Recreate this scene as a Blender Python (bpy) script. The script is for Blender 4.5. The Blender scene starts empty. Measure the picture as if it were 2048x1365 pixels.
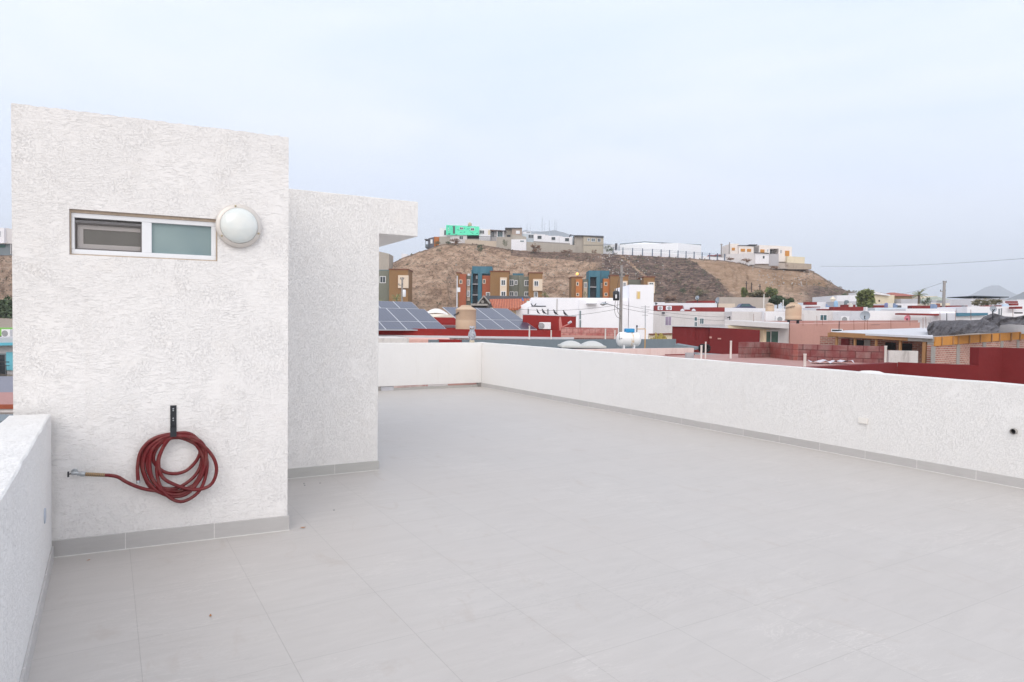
import bpy, math, random
from mathutils import Vector, noise
rnd = random.Random(7)
C = bpy.context.scene.collection
F_PX = 1365.0
PITCH = math.atan(39/1365)
ROLL = math.radians(0.75)
EYE = Vector((0, 0, 1.6))
FW = Vector((0, math.cos(PITCH), -math.sin(PITCH)))
_r = Vector((1, 0, 0)); _u = Vector((0, math.sin(PITCH), math.cos(PITCH)))
RT = _r*math.cos(ROLL) + _u*math.sin(ROLL)
UP = -_r*math.sin(ROLL) + _u*math.cos(ROLL)
GA = math.radians(30.7)          # the terrace and its street grid are turned by this angle


def ray(x, y):
    return FW + RT*((x-1024)/F_PX) - UP*((y-682.5)/F_PX)


def at(x, y, d):
    r = ray(x, y)
    return EYE + r*(d/r.y)


def G(x, y, z=0.0):
    r = ray(x, y)
    return EYE + r*((z-1.6)/r.z)


def smooth(t):
    t = max(0, min(1, t)); return t*t*(3-2*t)


def gz(x, y):
    d = math.hypot(x, y) if y > 0 else 0
    return -6.3 + 8.3*smooth((d-30)/130) + 7*smooth((d-150)/200)


ROOTLOC = {}


class MB:
    def __init__(s): s.v = []; s.f = []
    def add(s, vs, fs):
        b = len(s.v); s.v += [Vector(p) for p in vs]; s.f += [tuple(b+i for i in f) for f in fs]
    def quad(s, a, b, c, d): s.add([a, b, c, d], [(0, 1, 2, 3)])
    def hexa(s, p):      # p: 4 bottom, 4 top
        s.add(p, [(3, 2, 1, 0), (4, 5, 6, 7), (0, 1, 5, 4), (1, 2, 6, 5), (2, 3, 7, 6), (3, 0, 4, 7)])
    def pbox(s, pl, s0, s1, z0, z1, o0, o1):
        P = pl.P
        s.hexa([P(s0, z0, o1), P(s1, z0, o1), P(s1, z0, o0), P(s0, z0, o0),
                P(s0, z1, o1), P(s1, z1, o1), P(s1, z1, o0), P(s0, z1, o0)])
    def px(s, pl, x0, y0, x1, y1, o0, o1):
        ym = (y0+y1)/2; xm = (x0+x1)/2
        s.pbox(pl, pl.sz(x0, ym)[0], pl.sz(x1, ym)[0], pl.sz(xm, y1)[1], pl.sz(xm, y0)[1], o0, o1)
    def sweep(s, pts, rad, n=8, closed=False):
        pts = [Vector(p) for p in pts]; m = len(pts)
        if not hasattr(rad, '__len__'): rad = [rad]*m
        t0 = (pts[1]-pts[0]).normalized()
        nn = t0.orthogonal().normalized(); vs = []; fs = []
        for i, p in enumerate(pts):
            a = pts[max(i-1, 0)]; b = pts[min(i+1, m-1)]
            t = (b-a).normalized()
            nn = (nn - t*nn.dot(t)).normalized(); bb = t.cross(nn)
            for k in range(n):
                an = 2*math.pi*k/n
                vs.append(p + (nn*math.cos(an)+bb*math.sin(an))*rad[i])
        for i in range(m-1):
            for k in range(n):
                k2 = (k+1) % n
                fs.append((i*n+k, i*n+k2, (i+1)*n+k2, (i+1)*n+k))
        fs.append(tuple(range(n))[::-1]); fs.append(tuple((m-1)*n+k for k in range(n)))
        s.add(vs, fs)
    def lathe(s, base, prof, n=20, axis=None, ref=None):   # prof (r, h) from bottom to top
        ax = Vector(axis).normalized() if axis else Vector((0, 0, 1))
        a = (Vector(ref) if ref else ax.orthogonal()).normalized(); b = ax.cross(a)
        vs = []; fs = []; m = len(prof); base = Vector(base)
        for r, h in prof:
            for k in range(n):
                an = 2*math.pi*k/n
                vs.append(base + ax*h + (a*math.cos(an)+b*math.sin(an))*r)
        for i in range(m-1):
            for k in range(n):
                k2 = (k+1) % n
                fs.append((i*n+k, i*n+k2, (i+1)*n+k2, (i+1)*n+k))
        fs.append(tuple(range(n))[::-1]); fs.append(tuple((m-1)*n+k for k in range(n)))
        s.add(vs, fs)
    def cyl(s, a, b, r, n=12):
        a = Vector(a); b = Vector(b); s.lathe(a, [(r, 0), (r, (b-a).length)], n, axis=b-a)
    def build(s, name, mat, parent=None, smooth_=False, loc=None, bevel=0):
        if parent is not None: L = ROOTLOC[parent.name]
        elif loc is not None: L = Vector(loc)
        else:
            xs = [p.x for p in s.v]; ys = [p.y for p in s.v]; zs = [p.z for p in s.v]
            L = Vector(((min(xs)+max(xs))/2, (min(ys)+max(ys))/2, min(zs)))
        me = bpy.data.meshes.new(name)
        me.from_pydata([tuple(p-L) for p in s.v], [], s.f); me.validate(); me.update()
        if smooth_:
            me.polygons.foreach_set('use_smooth', [True]*len(me.polygons))
        o = bpy.data.objects.new(name, me); C.objects.link(o)
        if mat: me.materials.append(mat)
        if parent is not None: o.parent = parent
        else: o.location = L
        ROOTLOC[o.name] = L
        if smooth_ == 'auto':
            me.set_sharp_from_angle(angle=math.radians(40))
        if bevel:
            b = o.modifiers.new('bevel', 'BEVEL'); b.width = bevel; b.segments = 2; b.limit_method = 'ANGLE'
        return o


def tag(o, label=None, cat=None, group=None, kind=None):
    if label: o['label'] = label
    if cat: o['category'] = cat
    if group: o['group'] = group
    if kind: o['kind'] = kind
    return o


def thing(name, label, cat, loc, group=None):
    o = bpy.data.objects.new(name, None); C.objects.link(o); o.location = loc
    o.empty_display_size = 0.3
    ROOTLOC[o.name] = Vector(loc)
    return tag(o, label, cat, group)


def copy_tree(o, loc, parent=None):
    c = o.copy(); C.objects.link(c)
    if parent is not None: c.parent = parent
    else: c.location = loc; ROOTLOC[c.name] = Vector(loc)
    for ch in list(o.children): copy_tree(ch, None, c)
    return c


class Pl:
    """a vertical plane through point p; s runs along it to the right, o toward the viewer's side"""
    def __init__(s, p, ang):
        s.p = Vector((p[0], p[1], 0)); s.a = ang
        s.d = Vector((math.cos(ang), math.sin(ang), 0)); s.n = Vector((math.sin(ang), -math.cos(ang), 0))
    def P(s, t, z, o=0): return s.p + s.d*t + s.n*o + Vector((0, 0, z))
    def sz(s, x, y):
        r = ray(x, y); k = (s.p-EYE).dot(s.n)/r.dot(s.n); q = EYE + r*k
        return (q-s.p).dot(s.d), q.z


def pln(x, d, deg, y=645): q = at(x, y, d); return Pl((q.x, q.y), math.radians(deg))


# ---------------------------------------------------------------- materials
def srgb(r, g, b):
    f = lambda c: (c/255/12.92) if c/255 <= .04045 else ((c/255+.055)/1.055)**2.4
    return (f(r), f(g), f(b), 1)


_mc = {}


class NT:
    def __init__(s, name):
        s.m = bpy.data.materials.new(name); s.m.use_nodes = True
        s.t = s.m.node_tree; s.b = s.t.nodes['Principled BSDF']; s.n = s.t.nodes; s.l = s.t.links
        s.tc = s.n.new('ShaderNodeTexCoord').outputs['Object']
    def noise(s, vec=None, scale=5, detail=4, rough=.6, dist=0):
        n = s.n.new('ShaderNodeTexNoise'); n.inputs['Scale'].default_value = scale
        n.inputs['Detail'].default_value = detail; n.inputs['Roughness'].default_value = rough
        n.inputs['Distortion'].default_value = dist
        s.l.new(vec or s.tc, n.inputs['Vector']); return n.outputs['Fac']
    def ramp(s, fac, stops):
        n = s.n.new('ShaderNodeValToRGB'); e = n.color_ramp.elements
        while len(e) < len(stops): e.new(.5)
        for i, (p, c) in enumerate(stops):
            e[i].position = p; e[i].color = c if hasattr(c, '__len__') else (c, c, c, 1)
        s.l.new(fac, n.inputs['Fac']); return n.outputs['Color']
    def mix(s, fac, a, b, mode='MIX'):
        n = s.n.new('ShaderNodeMix'); n.data_type = 'RGBA'; n.blend_type = mode
        for k, v in ((0, fac), (6, a), (7, b)):
            if hasattr(v, 'is_linked'): s.l.new(v, n.inputs[k])
            else: n.inputs[k].default_value = v
        return n.outputs[2]
    def mapping(s, scale=(1, 1, 1), rot=(0, 0, 0), loc=(0, 0, 0), vec=None):
        n = s.n.new('ShaderNodeMapping'); n.inputs['Scale'].default_value = scale
        n.inputs['Rotation'].default_value = rot; n.inputs['Location'].default_value = loc
        s.l.new(vec or s.tc, n.inputs['Vector']); return n.outputs['Vector']
    def wall_uv(s, ang, scale=1, loc=(0, 0)):
        v = s.mapping(rot=(0, 0, -ang))
        a = s.n.new('ShaderNodeSeparateXYZ'); s.l.new(v, a.inputs[0])
        b = s.n.new('ShaderNodeCombineXYZ'); s.l.new(a.outputs[0], b.inputs[0]); s.l.new(a.outputs[2], b.inputs[1])
        return s.mapping(scale=(scale, scale, 1), loc=(loc[0], loc[1], 0), vec=b.outputs[0])
    def bump(s, h, strength=.5, dist=.01, base=None):
        n = s.n.new('ShaderNodeBump'); n.inputs['Strength'].default_value = strength
        n.inputs['Distance'].default_value = dist; s.l.new(h, n.inputs['Height'])
        if base: s.l.new(base, n.inputs['Normal'])
        s.l.new(n.outputs[0], s.b.inputs['Normal']); return n.outputs[0]
    def col(s, c): s.l.new(c, s.b.inputs['Base Color'])
    def math(s, op, a, b=None):
        n = s.n.new('ShaderNodeMath'); n.operation = op
        for k, v in ((0, a), (1, b)):
            if v is None: continue
            if hasattr(v, 'is_linked'): s.l.new(v, n.inputs[k])
            else: n.inputs[k].default_value = v
        return n.outputs[0]


def mul(c, k): return (min(c[0]*k, .95), min(c[1]*k, .95), min(c[2]*k, .95), 1)


def paint(name, c, var=.12, scale=1.2, rough=.8, bump=.2, metal=0, dirt=0, dirtc=None, fine=8):
    key = (name,)
    if key in _mc: return _mc[key]
    t = NT(name); t.b.inputs['Roughness'].default_value = rough; t.b.inputs['Metallic'].default_value = metal
    a = t.noise(scale=scale, detail=6, rough=.65); f = t.noise(scale=scale*fine, detail=3)
    k = t.math('ADD', t.math('MULTIPLY', a, .7), t.math('MULTIPLY', f, .3))
    cc = t.ramp(k, [(.3, mul(c, 1-var)), (.7, mul(c, 1+var*.6))])
    if dirt:
        st = t.noise(t.mapping(scale=(1.5, 1.5, .25)), scale=scale*1.6, detail=6, rough=.7, dist=.6)
        cc = t.mix(t.ramp(st, [(.52, 0.0), (.75, dirt)]), cc, dirtc or mul(c, .45))
    t.col(cc)
    if bump: t.bump(f, bump, .02)
    _mc[key] = t.m; return t.m


def masonry(name, c1, c2, mortar, ang, bw, bh, ms=.012, paintc=None, paint_amt=.5, bump=.6):
    t = NT(name); t.b.inputs['Roughness'].default_value = .9
    uv = t.wall_uv(ang)
    n = t.n.new('ShaderNodeTexBrick'); t.l.new(uv, n.inputs['Vector'])
    n.inputs['Scale'].default_value = 1; n.inputs['Brick Width'].default_value = bw
    n.inputs['Row Height'].default_value = bh; n.inputs['Mortar Size'].default_value = ms
    n.inputs['Mortar Smooth'].default_value = .2
    n.inputs['Color1'].default_value = c1; n.inputs['Color2'].default_value = c2; n.inputs['Mortar'].default_value = mortar
    cc = n.outputs['Color']
    f = t.noise(scale=3, detail=6)
    cc = t.mix(1.0, cc, t.ramp(t.noise(scale=9, detail=4), [(.3, .8), (.7, 1.0)]), 'MULTIPLY')
    if paintc:
        cc = t.mix(t.ramp(f, [(.5-.1, paint_amt), (.62, 0.0)]), cc, paintc)
    t.col(cc); t.bump(n.outputs['Fac'], -bump, .01)
    return t.m


# white trowelled stucco of the terrace
def stucco(name, c, ang, rough_amt=1.0, streak=True):
    t = NT(name); t.b.inputs['Roughness'].default_value = .88
    rot = t.mapping(rot=(0, 0, -ang))
    wob = t.noise(scale=.9, detail=2)
    tilt = t.mapping(rot=(0, .16, 0), vec=rot)
    a = t.noise(t.mapping(scale=(1.0, 1, 4.6), vec=tilt), scale=24, detail=6, rough=.62, dist=1.0)
    a2 = t.noise(t.mapping(scale=(1.0, 1, 3.0), rot=(0, -.35, 0), vec=rot), scale=18, detail=6, rough=.62, dist=.8)
    fine = t.noise(scale=150, detail=3, rough=.75)
    pt = t.noise(scale=3.4, detail=4, rough=.6, dist=.9)
    sel = t.ramp(t.noise(t.mapping(loc=(5, 2, 8)), scale=2.1, detail=3, dist=.7), [(.44, 0.0), (.56, 1.0)])
    strk = t.mix(sel, t.ramp(a, [(.33, 0.0), (.5, 1.0)]), t.ramp(a2, [(.33, 0.0), (.5, 1.0)]))
    patch = t.ramp(pt, [(.36, .05 if streak else 0.0), (.62, .95 if streak else .12)])
    g2 = t.noise(scale=75, detail=4, rough=.72, dist=.5)
    grain = t.ramp(g2, [(.34, 0.0), (.52, 1.0)])
    h = t.mix(patch, grain, strk)
    smoothp = t.ramp(t.noise(t.mapping(loc=(9, 1, 3)), scale=4.2, detail=3, dist=.5), [(.56, 0.0), (.72, .6)])   # flattened, trowelled patches
    h = t.mix(smoothp, h, (.9, .9, .9, 1))
    h2 = t.math('ADD', h, t.math('MULTIPLY', fine, .22))
    cc = t.mix(h, mul(c, .905), mul(c, 1.01))
    cc = t.mix(t.ramp(wob, [(.35, 0.0), (.7, .4)]), cc, mul(c, .95))
    warm = t.ramp(t.noise(scale=6, detail=5), [(.56, 0.0), (.8, .3)])
    cc = t.mix(warm, cc, (c[0], c[1]*.965, c[2]*.92, 1))
    run = t.noise(t.mapping(scale=(7, 7, .55), vec=rot), scale=1, detail=6, rough=.7)
    cc = t.mix(t.ramp(run, [(.57, 0.0), (.72, .22)]), cc, (c[0]*.8, c[1]*.78, c[2]*.75, 1))
    t.col(cc); t.bump(h2, .64*rough_amt, .006)
    return t.m


def floor_tiles():
    t = NT('porcelain_tile'); b = t.b
    rot = t.mapping(rot=(0, 0, -GA))           # x' = across (v), y' = along (u)
    T = .61
    uv = t.mapping(loc=(-(1.35 % T)+T*0, -(3.2 % T), 0), vec=rot)
    n = t.n.new('ShaderNodeTexBrick'); t.l.new(uv, n.inputs['Vector']); n.offset = 0
    n.inputs['Scale'].default_value = 1; n.inputs['Brick Width'].default_value = T
    n.inputs['Row Height'].default_value = T; n.inputs['Mortar Size'].default_value = .002
    n.inputs['Mortar Smooth'].default_value = .4
    base = srgb(192, 187, 183)
    n.inputs['Color1'].default_value = base; n.inputs['Color2'].default_value = mul(base, .985)
    n.inputs['Mortar'].default_value = mul(base, .78)
    # veining runs along each tile, streaky
    v1 = t.noise(t.mapping(scale=(1, 5, 1), vec=rot), scale=2.2, detail=8, rough=.65, dist=.5)
    cc = t.mix(t.ramp(v1, [(.35, 1.0), (.65, 0.0)]), n.outputs['Color'], t.mix(1.0, n.outputs['Color'], (.93, .928, .925, 1), 'MULTIPLY'))
    v2 = t.noise(t.mapping(scale=(1, 22, 1), vec=rot), scale=9, detail=4, rough=.6)
    cc = t.mix(t.ramp(v2, [(.6, 0.0), (.78, .45)]), cc, mul(base, .88))
    # thin pale and grey veins
    v3 = t.noise(t.mapping(scale=(.8, 3.5, 1), rot=(0, 0, .25), vec=rot), scale=1.7, detail=9, rough=.72, dist=1.6)
    vein = t.ramp(v3, [(.488, 0.0), (.5, .75), (.512, 0.0)])
    cc = t.mix(t.math('MULTIPLY', vein, t.ramp(t.noise(scale=.9), [(.5, 0.0), (.62, 1.0)])), cc, mul(base, 1.25))
    v4 = t.noise(t.mapping(scale=(.8, 3.2, 1), rot=(0, 0, .2), loc=(7, 3, 0), vec=rot), scale=1.5, detail=9, rough=.72, dist=1.4)
    vein4 = t.ramp(v4, [(.49, 0.0), (.5, .5), (.51, 0.0)])
    cc = t.mix(t.math('MULTIPLY', vein4, t.ramp(t.noise(t.mapping(loc=(4, 4, 4)), scale=.8), [(.48, 0.0), (.62, 1.0)])), cc, mul(base, .7))
    # foot smears of dust, brownish
    sm = t.noise(t.mapping(scale=(2.4, 1, 1), rot=(0, 0, .35), loc=(2, 9, 0), vec=rot), scale=2.2, detail=6, rough=.6, dist=.8)
    cc = t.mix(t.ramp(sm, [(.6, 0.0), (.7, .42)]), cc, srgb(176, 166, 158))
    dt = t.noise(scale=.55, detail=6, rough=.6)
    cc = t.mix(t.ramp(dt, [(.4, 0.0), (.72, .28)]), cc, srgb(186, 178, 172))
    sp = t.noise(scale=55, detail=2)
    cc = t.mix(t.ramp(sp, [(.79, 0.0), (.82, .5)]), cc, mul(base, .55))
    t.col(cc)
    r = t.math('ADD', t.math('MULTIPLY', v1, .14), .44)
    t.l.new(r, b.inputs['Roughness']); b.inputs['Specular IOR Level'].default_value = .42
    t.bump(t.math('ADD', t.math('MULTIPLY', n.outputs['Fac'], -1.0), t.math('MULTIPLY', v2, .12)), .5, .0012)
    return t.m


def joint_tile(name, ang, T=.61, off=0, c=None):
    t = NT(name); t.b.inputs['Roughness'].default_value = .55
    uv = t.wall_uv(ang, loc=(off, .3))
    n = t.n.new('ShaderNodeTexBrick'); t.l.new(uv, n.inputs['Vector']); n.offset = 0
    n.inputs['Scale'].default_value = 1; n.inputs['Brick Width'].default_value = T; n.inputs['Row Height'].default_value = 3
    n.inputs['Mortar Size'].default_value = .0025
    c = c or srgb(182, 180, 176)
    n.inputs['Color1'].default_value = c; n.inputs['Color2'].default_value = mul(c, .93); n.inputs['Mortar'].default_value = mul(c, 1.5)
    cc = t.mix(t.ramp(t.noise(t.mapping(scale=(1, 1, 6)), scale=6, detail=6), [(.4, 0.0), (.7, .35)]), n.outputs['Color'], mul(c, .8))
    t.col(cc); return t.m


def glass(name, c, rough=.1, spec=.6):
    t = NT(name); t.b.inputs['Roughness'].default_value = rough; t.b.inputs['Specular IOR Level'].default_value = spec
    t.col(t.ramp(t.noise(scale=1.3, detail=2), [(.3, mul(c, .75)), (.7, mul(c, 1.2))])); return t.m


W = paint('white_wall_paint', srgb(233, 232, 236), .05, .5, .85, .15, dirt=.14, dirtc=srgb(170, 165, 158))
W2 = paint('offwhite_wall_paint', srgb(212, 208, 208), .06, .5, .85, .15, dirt=.3, dirtc=srgb(150, 145, 140))
CREAM = paint('cream_wall_paint', srgb(222, 210, 184), .06, .5, dirt=.2)
RED = paint('red_parapet_paint', srgb(142, 26, 22), .14, .9, .75, .3, dirt=.45, dirtc=srgb(110, 22, 20))
RED2 = paint('dark_red_wall_paint', srgb(112, 28, 30), .14, .7, .85, .4, dirt=.35, dirtc=srgb(104, 26, 28))
REDFAR = paint('weathered_red_paint', srgb(132, 42, 40), .2, .4, .85, .1, dirt=.3)
PINK = paint('pink_wall_paint', srgb(192, 148, 138), .05, .5, .85, .2, dirt=.2)
PINKROOF = paint('faded_pink_roof_coating', srgb(172, 132, 126), .15, .9, .9, .2, dirt=.75, dirtc=srgb(170, 152, 142))
GREY = paint('grey_waterproof_paint', srgb(120, 130, 136), .1, .8, .8, .2, dirt=.3)
GREY2 = paint('concrete_grey', srgb(158, 154, 150), .15, .6, .9, .3, dirt=.4)
LIGHTROOF = paint('pale_roof_membrane', srgb(205, 205, 210), .08, .5, .7, .1, dirt=.3)
DARKGL = glass('dark_window_glass', (.035, .045, .055, 1))
GREENGL = glass('green_tinted_glass', (.1, .19, .16, 1), .15)
PURPGL = glass('lilac_curtain_glass', (.3, .24, .34, 1), .3)
TEALGL = glass('teal_tinted_glass', (.05, .12, .14, 1), .15)
FRAME = paint('white_aluminium', srgb(228, 229, 232), .03, 3, .4, 0)
BLACK = paint('black_void', (.012, .012, .014, 1), .2, 3, .9, 0)
BLACKM = paint('black_painted_steel', (.018, .02, .026, 1), .2, 8, .45, .1)
STEEL = paint('galvanised_steel', srgb(176, 180, 184), .12, 6, .38, .1, metal=.8)
DISHM = paint('grey_dish_metal', srgb(160, 168, 178), .08, 2, .5, 0)
CONC = paint('pole_concrete', srgb(150, 145, 142), .12, 2, .9, .2)
TANKP = paint('beige_tank_plastic', srgb(200, 174, 148), .05, 1.2, .6, .1, dirt=.12)
WHITEP = paint('white_pvc', srgb(232, 228, 222), .05, 3, .5, 0)
BROWN = paint('brown_render', srgb(142, 108, 70), .06, .3, .9, .1, dirt=.15)
BROWNTRIM = paint('dark_brown_trim', srgb(122, 70, 48), .1, .3, .9, 0)
ORANGE = paint('terracotta_render', srgb(160, 86, 56), .08, .3, .9, .1, dirt=.2)
ORANGE2 = paint('ochre_orange_render', srgb(184, 112, 58), .08, .3, .9, .1, dirt=.15)
TEAL = paint('teal_render', srgb(64, 112, 130), .1, .3, .9, .1, dirt=.35, dirtc=srgb(110, 150, 165))
SAGE = paint('sage_render', srgb(122, 124, 112), .08, .3, .9, .1, dirt=.25)
BEIGE = paint('pale_beige_render', srgb(220, 202, 182), .05, .3, .9, .1)
MINT = paint('mint_paint', srgb(176, 220, 205), .05, .5)
DKGREY = paint('dark_roof_felt', srgb(96, 98, 104), .12, .6, .9, .2)
PLY = paint('orange_plywood', srgb(198, 136, 60), .12, 1.4, .8, .2, dirt=.3, dirtc=srgb(170, 104, 50))
TIMBER = paint('raw_timber', srgb(164, 122, 82), .14, 2, .8, .2)
TARP = None
# ================================================================ the terrace
def UV(u, v, z=0.0):
    return Vector((-math.sin(GA)*u + math.cos(GA)*v, math.cos(GA)*u + math.sin(GA)*v, z))


def ubox(mb, u0, u1, v0, v1, z0, z1):
    mb.hexa([UV(u0, v0, z0), UV(u0, v1, z0), UV(u1, v1, z0), UV(u1, v0, z0),
             UV(u0, v0, z1), UV(u0, v1, z1), UV(u1, v1, z1), UV(u1, v0, z1)])


UL = GA + math.pi/2      # angle of the u direction
m = MB(); ubox(m, -3, 14.85, -.32, 7.86, -.25, 0)
tag(m.build('terrace_floor', floor_tiles(), loc=(0, 0, 0)), kind='structure')

TW = Pl((-3.03, 4.47), math.atan2(.66, 1.36))
V2 = Pl((-1.41, 7.24), math.atan2(.46, .81))
ST_T = stucco('tower_stucco', srgb(235, 232, 230), TW.a)
ST_S = stucco('side_stucco', srgb(238, 235, 232), V2.a, 1.1, False)
ST_P = stucco('parapet_stucco', srgb(236, 234, 232), UL, 1.0, False)
SKT = joint_tile('skirting_tile', TW.a, .56, .17, srgb(186, 183, 181))
SKV = joint_tile('side_skirting_tile', V2.a, .61, .12, srgb(184, 182, 178))
SKR = joint_tile('parapet_skirting_tile', UL, .61, .1, srgb(190, 187, 185))


def rough_edge_wall(pl, s0, s1, z0, z1, hole, back, jit=.004, seed=3):
    """front sheet with a window hole, top edge slightly uneven, then sides and back"""
    m = MB(); r = random.Random(seed); P = pl.P
    hs0, hs1, hz0, hz1 = hole
    N = 70
    tops = [z1 + r.uniform(-jit, jit) for _ in range(N+1)]
    xs = [s0+(s1-s0)*i/N for i in range(N+1)]
    zc = z1-.06
    def fq(a, b, c, d): m.quad(P(a, c), P(b, c), P(b, d), P(a, d))
    fq(s0, hs0, z0, zc); fq(hs1, s1, z0, zc); fq(hs0, hs1, z0, hz0); fq(hs0, hs1, hz1, zc)
    for i in range(N):
        m.quad(P(xs[i], zc), P(xs[i+1], zc), P(xs[i+1], tops[i+1]), P(xs[i], tops[i]))
        m.quad(P(xs[i], tops[i]), P(xs[i+1], tops[i+1]), P(xs[i+1], z1, -back), P(xs[i], z1, -back))
    rz = -.14
    m.quad(P(hs0, hz0), P(hs0, hz1), P(hs0, hz1, rz), P(hs0, hz0, rz))
    m.quad(P(hs1, hz1), P(hs1, hz0), P(hs1, hz0, rz), P(hs1, hz1, rz))
    m.quad(P(hs0, hz0, rz), P(hs1, hz0, rz), P(hs1, hz0), P(hs0, hz0))
    m.quad(P(hs0, hz1), P(hs1, hz1), P(hs1, hz1, rz), P(hs0, hz1, rz))
    m.quad(P(hs0, hz0, rz), P(hs0, hz1, rz), P(hs1, hz1, rz), P(hs1, hz0, rz))
    m.quad(P(s0, z0, -back), P(s0, z0), P(s0, z1), P(s0, z1, -back))
    m.quad(P(s1, z0), P(s1, z0, -back), P(s1, z1, -back), P(s1, z1))
    m.quad(P(s1, z0, -back), P(s0, z0, -back), P(s0, z1, -back), P(s1, z1, -back))
    return m


tower = thing('stair_tower', 'white stucco stair tower block with a small sliding window, standing on the terrace', 'stair tower', TW.P(.6, 0))
s_l = TW.sz(24, 500)[0]; s_r = TW.sz(576, 700)[0]
ws0, wz1 = TW.sz(138, 418); ws1 = TW.sz(435, 480)[0]
wz0 = TW.sz(140, 512)[1]; wz0b = TW.sz(436, 521)[1]; wz1 = (TW.sz(137, 418)[1]+TW.sz(432, 438)[1])/2; wz0 = (wz0+wz0b)/2
rough_edge_wall(TW, s_l, s_r, 0, 2.95, (ws0, ws1, wz0, wz1), 1.75).build('wall', ST_T, tower)
m = MB()
vr = V2.sz(757, 700)[0]; ve = V2.sz(836, 450)[0]
prof = [(-2.6, 0), (vr, 0), (vr, 2.51), (ve, 2.51), (ve, 2.885), (-2.6, 2.885)]; n = 6
m.add([V2.P(a, b, 0) for a, b in prof]+[V2.P(a, b, -4.2) for a, b in prof], [tuple(range(n)), tuple(range(2*n-1, n-1, -1))]+[(i, n+i, n+(i+1) % n, (i+1) % n) for i in range(n)])
m.build('side_wall', ST_S, tower, bevel=.006)
m = MB(); m.pbox(TW, 0.003, s_r+.012, .0, .112, .0, .012); m.pbox(TW, s_r, s_r+.012, 0, .112, -1.7, 0)
m.build('skirting', SKT, tower, bevel=.002)
m = MB(); m.pbox(V2, -1.3, vr+.012, .0, .1, .0, .012); m.pbox(V2, vr, vr+.012, 0, .1, -4.2, 0)
m.build('skirting', SKV, tower, bevel=.002)
# pale bead of sealant round the skirting foot
m = MB(); m.pbox(TW, .003, s_r+.016, 0, .005, .012, .018); m.build('grout_line', paint('white_grout', srgb(222, 220, 216), .1, 12, .8), tower)
m = MB(); m.pbox(V2, -1.3, vr+.016, 0, .005, .012, .018); m.build('grout_line', _mc[('white_grout',)], tower)

# window in its recess
fr = MB(); wf = .032; O0, O1 = -.075, -.03
seal = paint('stained_sealant', srgb(186, 168, 150), .25, 6, .8, .3)
a0, a1, b0, b1 = ws0+.008, ws1-.008, wz0+.008, wz1-.02
mid = TW.sz(287, 470)[0]; mid2 = TW.sz(303, 470)[0]
fr.pbox(TW, a0, a1, b1-wf, b1, O0, O1); fr.pbox(TW, a0, a1, b0, b0+wf, O0, O1)
fr.pbox(TW, a0, a0+wf*.6, b0+wf, b1-wf, O0, O1); fr.pbox(TW, a1-wf, a1, b0+wf, b1-wf, O0, O1)
fr.pbox(TW, mid-.012, mid2, b0+wf, b1-wf, O0, O1-.002)
win = fr.build('window', FRAME, tower, bevel=.003)
sc = MB(); sc.pbox(TW, a0+wf*.6, mid-.012, b1-wf-.022, b1-wf-.016, O1-.02, O1-.004)
sc.pbox(TW, a0+wf*.6, mid-.012, b1-wf-.03, b1-wf-.024, O1-.02, O1-.002)
sc.build('track', paint('grey_track', srgb(120, 118, 120), .1, 5, .5, 0), win)
# insect screen on the left with the sash seen through it
c0, c1, d0, d1 = a0+wf*.6, mid-.012, b0+wf, b1-wf-.03
sf = MB(); e = .008
sf.pbox(TW, c0, c1, d1-e, d1, -.052, -.036); sf.pbox(TW, c0, c1, d0, d0+e, -.052, -.036)
sf.pbox(TW, c0, c0+e, d0+e, d1-e, -.052, -.036); sf.pbox(TW, c1-e, c1, d0+e, d1-e, -.052, -.036)
sf.build('screen_frame', paint('dark_screen_frame', srgb(100, 96, 96), .1, 5, .6, 0), win)
tm = NT('insect_mesh'); tr = tm.n.new('ShaderNodeBsdfTransparent'); mx = tm.n.new('ShaderNodeMixShader')
tm.b.inputs['Base Color'].default_value = srgb(128, 122, 116); tm.b.inputs['Roughness'].default_value = .9
mx.inputs[0].default_value = .42; tm.l.new(tr.outputs[0], mx.inputs[1]); tm.l.new(tm.b.outputs[0], mx.inputs[2])
tm.l.new(mx.outputs[0], tm.n['Material Output'].inputs[0])
m = MB(); m.quad(TW.P(c0+e, d0+e, -.046), TW.P(c1-e, d0+e, -.046), TW.P(c1-e, d1-e, -.046), TW.P(c0+e, d1-e, -.046))
m.build('insect_screen', tm.m, win)
sh = MB(); q = .034
sh.pbox(TW, c0+.012, c1-.002, d1-.04, d1-.012, -.08, -.058); sh.pbox(TW, c0+.012, c1-.002, d0+.006, d0+.04, -.08, -.058)
sh.pbox(TW, c0+.012, c0+.012+q, d0+.04, d1-.04, -.08, -.058)
sh.build('sash', paint('sash_aluminium', srgb(236, 230, 230), .04, 3, .4, 0), win)
m = MB(); m.pbox(TW, c0+.012+q, c1, d0+.04, d1-.04, -.074, -.07)
m.build('pane', glass('dusky_glass', (.16, .17, .165, 1), .35), win)
fg = NT('frosted_glass'); fg.b.inputs['Roughness'].default_value = .38
fg.col(fg.ramp(fg.noise(scale=1.6, detail=2), [(.3, srgb(104, 126, 132)), (.7, srgb(140, 158, 158))]))
m = MB(); m.pbox(TW, mid2, a1-wf, b0+wf, b1-wf, -.06, -.055); m.build('pane', fg.m, win)
m = MB()
m.pbox(TW, ws0+.001, ws1-.001, b1, wz1-.001, -.085, -.022); m.pbox(TW, ws0+.001, ws1-.001, wz0+.001, b0, -.085, -.022)
m.pbox(TW, ws0+.001, a0, b0, b1, -.085, -.02); m.pbox(TW, a1, ws1-.001, b0, b1, -.085, -.02)
m.build('sealant', seal, win)

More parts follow.
